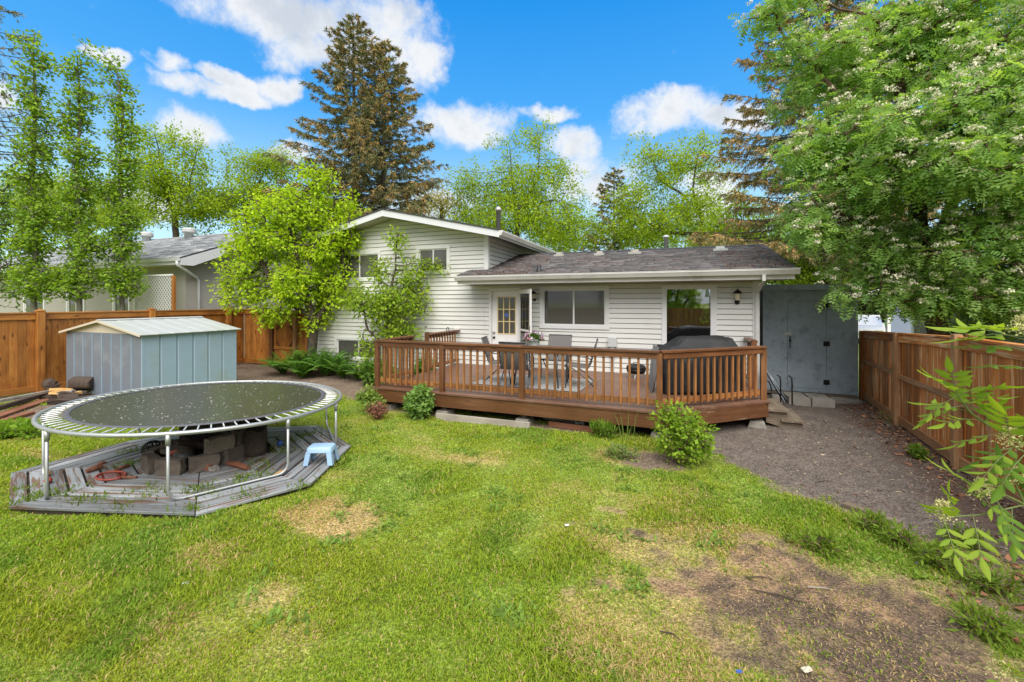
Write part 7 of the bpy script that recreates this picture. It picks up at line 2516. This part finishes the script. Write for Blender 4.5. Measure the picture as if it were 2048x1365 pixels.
def make_elder():
    rs = np.random.RandomState(77)
    base = np.array((1.95, 2.35, 0.0))
    T = thing('elder_bush', 'foreground elder branches with pale flower heads at the right edge', 'bush', base)
    stems = MB()
    tints = [(0.11, 0.20, 0.032), (0.14, 0.25, 0.036), (0.18, 0.30, 0.042), (0.23, 0.35, 0.045), (0.28, 0.39, 0.048)]

    def leaflet(p, d, side, L, W, tint):
        k = int(np.argmin([abs(t_[0] - tint[0]) for t_ in tints]))
        n = np.cross(d, side)
        M = Matrix(((d[0] * L, side[0] * W, n[0] * W, p[0]), (d[1] * L, side[1] * W, n[1] * W, p[1]), (d[2] * L, side[2] * W, n[2] * W, p[2]), (0, 0, 0, 1)))
        mesh_obj('leaflet', leaflet_mesh(tints[k]), None, T, M)

    def cleaf(p, d, L, tint):
        """compound leaf with opposite leaflets"""
        d = unit(d)
        side = unit(np.cross(d, np.array((0, 0, 1.0)) + rs.normal(size=3) * 0.15))
        up = np.cross(side, d)
        end = p + d * L + np.array((0, 0, -0.18 * L))
        stems.tube([p, p + d * L * 0.5 + np.array((0, 0, -0.02 * L)), end], [0.0016, 0.0013, 0.0008], 5, False)
        for u in (0.35, 0.62, 0.86):
            q = p + d * L * u + np.array((0, 0, -0.18 * L * u * u))
            for sg in (-1, 1):
                dd = unit(side * sg * 0.85 + d * 0.55 + np.array((0, 0, -0.28)) + rs.normal(size=3) * 0.12)
                ss = unit(np.cross(dd, up + rs.normal(size=3) * 0.15))
                ll = L * (0.46 + 0.08 * rs.rand())
                leaflet(q, dd, ss, ll * 0.98, ll * 0.33, tint * (0.8 + 0.4 * rs.rand()))
        dd = unit(d + np.array((0, 0, -0.45)) + rs.normal(size=3) * 0.08)
        ss = unit(np.cross(dd, up))
        leaflet(end, dd, ss, L * 0.62, L * 0.20, tint)

    young, mid = np.array((0.27, 0.37, 0.045)), np.array((0.13, 0.23, 0.035))
    tops = []

    def branch(pts, leaves, L, flower, tint=mid):
        P = [np.array(p, float) for p in pts]
        stems.tube(P, [0.005 - 0.003 * i / (len(P) - 1) for i in range(len(P))], 6, False)
        for (f, sg) in leaves:
            i = min(int(f * (len(P) - 1)), len(P) - 2)
            q = P[i] + (P[i + 1] - P[i]) * (f * (len(P) - 1) - i)
            ax = unit(P[i + 1] - P[i])
            sd = unit(np.cross(ax, np.array((-0.4, -1.0, 0.2))))
            d = unit(sd * sg + ax * 0.5 + rs.normal(size=3) * 0.25 + np.array((0, -0.15, 0.15)))
            cleaf(q, d, L * (0.8 + 0.4 * rs.rand()), tint * (0.85 + 0.3 * rs.rand()) if f < 0.8 else young)
        if flower:
            tops.append(P[-1])

    def R(px, py, t):
        return at_t(px, py, t)
    t = 1.62
    low = [(base[0], base[1], 0.0), tuple(R(2260, 1040, 1.75)), tuple(R(2130, 930, t))]
    branch(low + [R(2040, 885, t), R(1975, 850, t)], [(0.6, 1), (0.72, -1), (0.8, 1), (0.88, -1), (1.0, 0.8)], 0.125, False)
    branch([R(1975, 850, t), R(1940, 825, t), R(1915, 790, t)], [(0.1, 1), (0.2, -1), (0.45, 1), (0.5, -1), (0.7, -1), (0.75, 1), (0.97, 1), (0.98, -1), (1.0, 0.3), (1.0, -0.3)], 0.115, False, young)
    low2 = [(base[0], base[1], 0.0), tuple(R(2240, 1130, 1.7)), tuple(R(2130, 1040, 1.6))]
    branch(low2 + [R(2050, 1010, 1.6), R(1960, 1030, 1.55), R(1885, 1035, 1.5)], [(0.55, 1), (0.66, -1), (0.74, 1), (0.84, -1), (0.93, 1), (1.0, 0.5), (1.0, -0.6)], 0.105, True)
    branch([R(2050, 1010, 1.6), R(2000, 985, 1.58), R(1965, 990, 1.56)], [(0.4, 1), (0.7, -1), (0.9, 1), (1.0, -1)], 0.12, True)
    branch([R(2050, 1010, 1.6), R(2030, 965, 1.6)], [(0.6, 1), (0.9, -1), (1.0, 1)], 0.12, True)
    branch([R(2130, 930, t), R(2080, 780, 1.55), R(2060, 700, 1.5), R(2045, 665, 1.5)], [(0.4, 1), (0.5, -1), (0.66, -1), (0.7, 1), (0.85, -1), (0.92, -1), (1.0, -1)], 0.14, True)
    branch([R(2130, 930, t), R(2060, 910, 1.5), R(2020, 890, 1.5)], [(0.5, 1), (0.6, -1), (0.8, 1), (0.9, -1), (1.0, 1)], 0.13, True)
    branch([(base[0], base[1], 0.0), R(2200, 1420, 1.8), R(2060, 1360, 1.75), R(2000, 1350, 1.75)], [(0.85, 1), (1.0, 1), (1.0, -1)], 0.09, True)
    stems.build('stem', 'green_stem', T, True)
    # flower heads: loose cones of tiny buds
    for p in tops:
        n = 300
        h = rs.rand(n) ** 0.8
        rad = 0.048 * (1.1 - h * 0.8) * np.sqrt(rs.rand(n))
        a = rs.rand(n) * 2 * PI
        P = np.stack([p[0] + rad * np.cos(a), p[1] + rad * np.sin(a), p[2] - 0.01 + 0.07 * h], -1)
        A = rand_dirs(n, rs)
        S = unit(np.cross(A, rand_dirs(n, rs)))
        L = 0.005 + 0.004 * rs.rand(n)
        Vf, Ff, Cf = quad_leaves(P, A, S, L, L * 0.9, rs, 0.2, np.array((0.66, 0.62, 0.28)) * (0.7 + 0.5 * rs.rand(n))[:, None])
        mesh_obj('flower_head', np_mesh('flower_head', Vf, Ff, Cf), 'petal', T)


make_elder()


# ------------------------------------------------------------------ ferns, shrubs, weeds
def fern(label, base, n, L, seed, col=(0.14, 0.29, 0.045)):
    rs = np.random.RandomState(seed)
    T = thing('fern', label, 'fern', base, 'ferns along the foot of the gable wall')
    Vs, Fs, Cs, o = [], [], [], 0
    base = np.array(base, float)
    for i in range(n):
        a = 2 * PI * i / n + rs.normal() * 0.3
        l = L * (0.65 + 0.5 * rs.rand())
        d = np.array((math.cos(a), math.sin(a), 0))
        side = np.array((-d[1], d[0], 0))
        m = 30
        lean = 0.35 + 0.65 * rs.rand()
        u = np.linspace(0.08, 1, m)
        P = base + d * (l * lean * u ** 1.3)[:, None] + np.array((0, 0, 1.0)) * (l * (0.95 * u - 0.55 * lean * u ** 2.4))[:, None]
        wid = l * 0.20 * np.sin(PI * np.clip(u * 0.93 + 0.07, 0, 1)) ** 0.8
        for sg in (-1, 1):
            A = unit(side * sg + d * 0.35 + np.array((0, 0, -0.25)) + rs.normal(size=(m, 3)) * 0.08)
            S = unit(np.cross(A, np.array((0, 0, 1.0)) + 0.2 * d))
            c = np.array(col) * (0.7 + 0.6 * rs.rand()) * (0.85 + 0.3 * rs.rand(m))[:, None]
            V, Fq, C = quad_leaves(P, A, S, wid, np.full(m, l * 0.032), rs, 0.1, c)
            Vs.append(V)
            Fs.append(Fq + o)
            Cs.append(C)
            o += len(V)
    mesh_obj('fronds', np_mesh('fronds', np.concatenate(Vs), np.concatenate(Fs), np.concatenate(Cs)), 'leaf', T)
    MB().lathe([(0.05, -0.02), (0.06, 0.03), (0.03, 0.07)], 9, base).build('crown', 'bark_dark', T)


def bush(name, label, base, blobs, seed, leaf=0.05, nattr=160, per=7, col=(0.12, 0.24, 0.03), col2=(0.28, 0.40, 0.05), D=0.07, aspect=0.7, spread=0.07, barkmat='bark_brown', leafmat='leaf', droop=0.4, cat='bush', group=None, dk=0.1):
    base = np.array(base, float)
    return tree(name, label, base, [[base, base + np.array((0, 0, 0.12))]], [(base[0] + b[0], base[1] + b[1], b[2], b[3], b[4], b[5]) for b in blobs], seed, nattr=nattr, D=D, di=0.9, dk=dk, r0=0.003, leaf=leaf, per=per, spread=spread, col=col, col2=col2,
                aspect=aspect, barkmat=barkmat, leafmat=leafmat, droop=droop, cat=cat, group=group, thr=2.5, bright=1.05)


def make_plants():
    fern('tall fern clump beside the trunk of the lime-green tree', (-10.55, 9.75, 0), 40, 1.15, 1)
    fern('broad fern clump below the left side of the basement window', (-9.75, 9.9, 0), 40, 1.1, 2)
    fern('low fern clump in front of the basement window', (-9.0, 9.75, 0), 34, 0.9, 3, (0.12, 0.25, 0.04))
    fern('outermost fern clump reaching towards the garden gate', (-11.2, 9.65, 0), 30, 0.9, 4)
    fern('fern clump half hidden behind the others at the wall', (-10.15, 10.3, 0), 34, 1.1, 21)
    fern('small fern clump at the front of the fern bed', (-10.1, 9.35, 0), 30, 0.75, 22)
    fern('small fern clump nearest the deck in the fern bed', (-8.4, 9.7, 0), 28, 0.75, 23)
    bush('leafy_perennial', 'broad-leaved green perennial at the left rear of the deck', (-7.5, 9.35, 0), [(0, 0, 0.35, 0.42, 0.35, 0.32), (0.45, -0.2, 0.28, 0.3, 0.25, 0.26)], 5, 0.13, 110, 7, (0.08, 0.18, 0.03), (0.20, 0.33, 0.05), spread=0.12, cat='plant')
    bush('leafy_perennial', 'small green plant beside the deck opening by the gable wall', (-6.35, 9.9, 0), [(0, 0, 0.4, 0.28, 0.28, 0.36)], 6, 0.10, 70, 7, (0.09, 0.2, 0.03), (0.22, 0.36, 0.05), spread=0.1, cat='plant')
    bush('round_bush', 'round pale-green bush of drooping leaves in front of the deck', (-4.58, 6.95, 0), [(0, 0, 0.30, 0.25, 0.22, 0.24), (0.02, 0, 0.48, 0.17, 0.17, 0.14)], 7, 0.085, 200, 9, (0.13, 0.25, 0.06), (0.28, 0.43, 0.11), droop=0.9, spread=0.07, dk=0.07)
    bush('small_bush', 'small yellow-green bush at the front left corner of the deck', (-5.72, 6.95, 0), [(-0.05, 0, 0.3, 0.2, 0.16, 0.2), (0.17, 0, 0.2, 0.14, 0.14, 0.16)], 8, 0.07, 110, 8, (0.16, 0.27, 0.05), (0.32, 0.42, 0.09), droop=0.6, dk=0.08)
    bush('dead_shrub', 'small dry rust-brown shrub beside the front left deck corner', (-5.28, 6.62, 0), [(0, 0, 0.16, 0.22, 0.17, 0.14)], 9, 0.035, 130, 5, (0.16, 0.06, 0.035), (0.30, 0.13, 0.08), dk=0.06, D=0.05, spread=0.05, cat='shrub', leafmat='litter')
    bush('berry_bush', 'lush light-green berry bush at the edge of lawn and gravel', (-0.02, 6.3, 0), [(0.06, 0.05, 0.42, 0.36, 0.3, 0.30), (-0.22, 0.05, 0.66, 0.14, 0.14, 0.16), (0.22, 0, 0.35, 0.28, 0.25, 0.28), (-0.05, 0.05, 0.58, 0.2, 0.2, 0.2), (0.0, -0.1, 0.2, 0.3, 0.2, 0.16)], 10, 0.062, 200, 7, (0.15, 0.29, 0.03), (0.36, 0.50, 0.055), spread=0.10, dk=0.085, aspect=0.75)
    bush('weed', 'upright weed clump in the grass below the middle of the deck', (-1.15, 7.05, 0), [(0, 0, 0.12, 0.2, 0.1, 0.10)], 11, 0.09, 60, 7, (0.11, 0.22, 0.03), (0.24, 0.36, 0.05), droop=-0.9, aspect=0.25, spread=0.05, dk=0.06, D=0.05, cat='weed')
    bush('weed', 'low pale weed patch left of the berry bush', (-0.75, 6.2, 0), [(0, 0, 0.08, 0.25, 0.14, 0.07)], 12, 0.06, 70, 6, (0.16, 0.26, 0.07), (0.3, 0.4, 0.13), droop=-0.5, aspect=0.3, spread=0.05, dk=0.06, D=0.05, cat='weed')
    p = at_z(20, 872, 0.0)
    bush('weed', 'bright green weed patch at the far left behind the trampoline', (p[0], p[1], 0), [(0, 0, 0.10, 0.45, 0.25, 0.10), (0.4, 0.1, 0.08, 0.25, 0.2, 0.07)], 13, 0.08, 120, 7, (0.13, 0.26, 0.03), (0.28, 0.42, 0.05), droop=-0.3, spread=0.08, dk=0.09, cat='weed')
    p = at_z(1690, 905, 0.0)
    bush('weed', 'tiny weed growing at the foot of the right fence', (3.15, 7.75, 0), [(0, 0, 0.08, 0.1, 0.1, 0.08)], 14, 0.05, 30, 6, (0.12, 0.24, 0.03), (0.24, 0.36, 0.05), droop=-0.3, spread=0.05, dk=0.05, D=0.04, cat='weed')
    for i, (px, py, lab) in enumerate(((1930, 1090, 'weed clump among the dead leaves under the elder branch'), (1800, 1090, 'low weed clump where lawn meets the bare soil'), (1745, 1060, 'grassy weed clump left of the pale elder flower heads'), (1880, 1130, 'weed clump below the elder branch at the right edge'), (1990, 1180, 'weed clump between the dead leaves at the right edge'), (1640, 1100, 'weed sprig at the top of the bare soil patch'), (1970, 1265, 'lowest weed clump along the right edge'))):
        p = at_z(px, py, 0.0)
        bush('weed', lab, (p[0], p[1], 0), [(0, 0, 0.06, 0.16, 0.12, 0.06)], 15 + i, 0.07, 40, 6, (0.14, 0.24, 0.03), (0.25, 0.35, 0.05), droop=-0.2, aspect=0.25, spread=0.08, dk=0.055, D=0.045, cat='weed')
    # a few tall grass stems below the deck
    T = thing('tall_grass', 'tall thin grass stems in front of the right half of the deck', 'grass', (-0.75, 7.05, 0))
    for k in range(9):
        a = k * 0.7
        x, y = -0.78 + 0.05 * math.cos(a) * k / 3, 7.02 + 0.03 * math.sin(a * 2)
        h = 0.25 + 0.045 * k
        dx = 0.14 * math.cos(a)
        m = MB().add([(x - 0.004, y, -0.01), (x + 0.004, y, -0.01), (x + dx * 0.4 + 0.004, y, h * 0.6), (x + dx * 0.4 - 0.004, y, h * 0.6), (x + dx, y - 0.02, h)], [(0, 1, 2, 3), (3, 2, 4)])
        me = m.mesh('blade')
        ca = me.color_attributes.new('Col', 'FLOAT_COLOR', 'POINT')
        ca.data.foreach_set('color', [0.2, 0.3, 0.07, 1] * 5)
        mesh_obj('blade', me, 'grass_blade', T)


make_plants()
make_grass()


def make_litter():
    rs = np.random.RandomState(55)
    # bark chips and dead leaves on the gravel and by the fence
    n = 7000
    x = np.where(rs.rand(n) < 0.45, 3.38 - np.abs(rs.normal(size=n)) * 0.45, -0.3 + 3.7 * rs.rand(n))
    y = 4.6 + 7.0 * rs.rand(n)
    g, d, soil, st, *_ = masks(x, y)
    x = x + np.where(x > 2.6, np.maximum(0, y - 7.0) * 0.098, 0)
    ok = (g > 0.4) & (x < 3.40 + np.maximum(0, y - 7.0) * 0.098) & ~((y > 7.0) & (x < 1.0) & (y < 8.6) & (x < -0.2 + (y - 7.1) * 1.1))
    n2 = 14000
    x2 = np.concatenate([-0.3 + 3.0 * rs.rand(n2), 1.6 + 1.2 * rs.rand(1200)])
    y2 = np.concatenate([2.3 + 2.8 * rs.rand(n2), 3.6 + 1.6 * rs.rand(1200)])
    s2 = masks(x2, y2)
    ok2 = (s2[2] > 0.25) | (np.arange(len(x2)) >= n2)
    n3 = 1600
    x3, y3 = -13.8 + 8.5 * rs.rand(n3), 7.6 + 3.2 * rs.rand(n3)
    s3 = masks(x3, y3)
    ok3 = s3[1] > 0.5
    X = np.concatenate([x[ok], x2[ok2], x3[ok3]])
    Y = np.concatenate([y[ok], y2[ok2], y3[ok3]])
    m = len(X)
    kind = np.concatenate([np.zeros(ok.sum()), np.ones(ok2.sum()), np.zeros(ok3.sum())])
    P = np.stack([X, Y, gz(X, Y) + 0.004], -1)
    A = unit(np.stack([rs.normal(size=m), rs.normal(size=m), 0.1 * np.abs(rs.normal(size=m)) + 0.06], -1))
    S = unit(np.cross(A, np.array((0, 0, 1.0)) + rs.normal(size=(m, 3)) * 0.25))
    L = 0.010 + 0.028 * rs.rand(m) ** 2 + 0.03 * (rs.rand(m) < 0.05)
    thin = np.where(kind > 0, 0.10, 0.6)
    pale = np.array((0.44, 0.32, 0.19))
    dark = np.array((0.13, 0.06, 0.038))
    k = rs.rand(m)[:, None]
    col = np.where(kind[:, None] > 0, pale * (0.5 + 0.8 * k), np.where(k < 0.72, dark * (0.6 + k), np.array((0.42, 0.33, 0.22)) * (0.5 + 0.6 * k)))
    L = np.where(kind > 0, L * 0.7 + 0.010, L)
    V, Fq, C = quad_leaves(P, A, S, L, L * thin, rs, 0.15, col)
    o = mesh_obj('ground_litter', np_mesh('ground_litter', V, Fq, C), 'litter')
    tag(o, 'bark chips, straw and dead leaves strewn over gravel and bare soil', 'litter', kind='stuff')
    # larger dead leaves against the fence foot
    n = 500
    X = np.concatenate([3.40 - np.abs(rs.normal(size=380)) * 0.26, 1.9 + 0.9 * rs.rand(120)])
    Y = np.concatenate([4.8 + 6.6 * rs.rand(380) ** 0.8, 3.7 + 1.3 * rs.rand(120)])
    X = np.minimum(X, 3.36) + np.maximum(0, Y - 7.0) * 0.098
    P = np.stack([X, Y, 0.005 + 0.02 * rs.rand(n)], -1)
    A = unit(np.stack([rs.normal(size=n), rs.normal(size=n), 0.25 * rs.normal(size=n)], -1))
    S = unit(np.cross(A, np.array((0, 0, 1.0)) + rs.normal(size=(n, 3)) * 0.4))
    L = 0.04 + 0.05 * rs.rand(n)
    V, Fq, C = quad_leaves(P, A, S, L, L * 0.6, rs, 0.3, np.array((0.26, 0.12, 0.065)) * (0.4 + 0.9 * rs.rand(n))[:, None])
    o = mesh_obj('dead_leaves', np_mesh('dead_leaves', V, Fq, C), 'litter')
    tag(o, 'brown dead leaves gathered along the foot of the right fence', 'leaves', kind='stuff')
    # weeds and grass growing through the platform
    n = 2300
    c = np.mean(PAD, 0)
    spots = [at_z(px, py, 0.05)[:2] for px, py in ((60, 1000), (130, 990), (150, 1005), (200, 1000), (255, 905), (290, 980), (310, 990), (390, 985), (400, 975), (430, 985), (260, 930), (530, 940), (520, 925), (560, 900), (575, 905), (590, 880), (620, 870), (450, 915), (330, 860), (350, 870), (600, 975), (500, 990), (380, 1020), (240, 1015), (520, 955), (480, 960), (30, 985), (85, 990))]
    i = rs.randint(len(spots), size=n)
    X, Y = np.array(spots)[i].T + rs.normal(size=(2, n)) * 0.085
    P = np.stack([X, Y, np.full(n, 0.04)], -1)
    A = unit(np.stack([rs.normal(size=n) * 0.6, rs.normal(size=n) * 0.6, 0.5 + rs.rand(n)], -1))
    S = unit(np.cross(A, rand_dirs(n, rs)))
    L = 0.03 + 0.07 * rs.rand(n)
    V, Fq, C = quad_leaves(P, A, S, L, L * (0.08 + 0.15 * rs.rand(n)), rs, 0.2, np.array((0.20, 0.30, 0.05)) * (0.6 + 0.6 * rs.rand(n))[:, None])
    o = mesh_obj('platform_weeds', np_mesh('platform_weeds', V, Fq, C), 'grass_blade')
    tag(o, 'green weeds and grass sprouting between the platform boards', 'weeds', kind='stuff')
    # dandelion and clover leaves in the lawn
    n = 5200
    k = 160
    cx, cy = -6.5 + 9 * rs.rand(k), 2.0 + 4.8 * rs.rand(k)
    i = rs.randint(k, size=n)
    X, Y = cx[i] + rs.normal(size=n) * 0.06, cy[i] + rs.normal(size=n) * 0.06
    ms = masks(X, Y)
    ok = (ms[0] < 0.2) & (ms[1] < 0.3) & (ms[2] < 0.3) & (poly_dist(X, Y, PAD) < -0.05)
    X, Y = X[ok], Y[ok]
    n = len(X)
    P = np.stack([X, Y, gz(X, Y) + 0.012], -1)
    A = unit(np.stack([rs.normal(size=n), rs.normal(size=n), 0.25 + 0.5 * rs.rand(n)], -1))
    S = unit(np.cross(A, np.array((0, 0, 1.0))))
    L = 0.03 + 0.05 * rs.rand(n)
    V, Fq, C = quad_leaves(P, A, S, L, L * 0.4, rs, 0.2, np.array((0.21, 0.33, 0.06)) * (0.6 + 0.7 * rs.rand(n))[:, None])
    o = mesh_obj('lawn_weeds', np_mesh('lawn_weeds', V, Fq, C), 'grass_blade')
    tag(o, 'broad-leaved weeds scattered through the lawn', 'weeds', kind='stuff')
    # twigs on the bare soil
    for j, (a, b, lab) in enumerate((((1500, 1180), (1610, 1205), 'longest thin twig lying across the bare soil'), ((1320, 1262), (1362, 1280), 'short dark twig in the dry grass left of the bare soil'), ((1615, 1177), (1665, 1180), 'pale straight twig near the middle of the bare soil'), ((1630, 965), (1665, 962), 'small curved twig lying on the gravel'), ((1490, 1155), (1545, 1157), 'thin twig at the upper edge of the bare soil'))):
        A_, B_ = at_z(*a), at_z(*b)
        T = thing('twig', lab, 'twig', (A_[0], A_[1], 0))
        mid = (A_ + B_) / 2 + np.array((0.01, 0.015, 0))
        MB().tube([(A_[0], A_[1], float(gz(A_[0], A_[1])) + 0.012), (mid[0], mid[1], float(gz(mid[0], mid[1])) + 0.018), (B_[0], B_[1], float(gz(B_[0], B_[1])) + 0.010)], [0.004, 0.005, 0.002], 6).build('wood', 'bark_dark' if j != 2 else 'plank_grey', T)
    for (px, py, sz, mat, nm, lab, cat) in ((1478, 1347, 0.022, 'sticker_blue', 'toy', 'small blue plastic piece in the grass at the bottom', 'toy'), (1834, 1127, 0.012, 'sticker_blue', 'toy', 'tiny blue bead near the right edge weeds', 'toy'), (1613, 1344, 0.035, 'shed_gable', 'paper_scrap', 'pale scrap lying at the bottom edge of the soil', 'scrap'), (372, 1172, 0.03, 'white_trim', 'paper_scrap', 'white scrap lying on the lawn below the platform', 'scrap'), (1134, 1056, 0.025, 'white_trim', 'paper_scrap', 'white petal-like scrap in the middle of the lawn', 'scrap')):
        p = at_z(px, py)
        T = thing(nm, lab, cat, (p[0], p[1], 0))
        z = float(gz(p[0], p[1])) + 0.03
        rough_block('piece', mat, T, (p[0], p[1], z), sz * 1.6, sz * 0.8, sz * 0.25, 0.6, 300 + int(px), sz * 0.1)


make_litter()
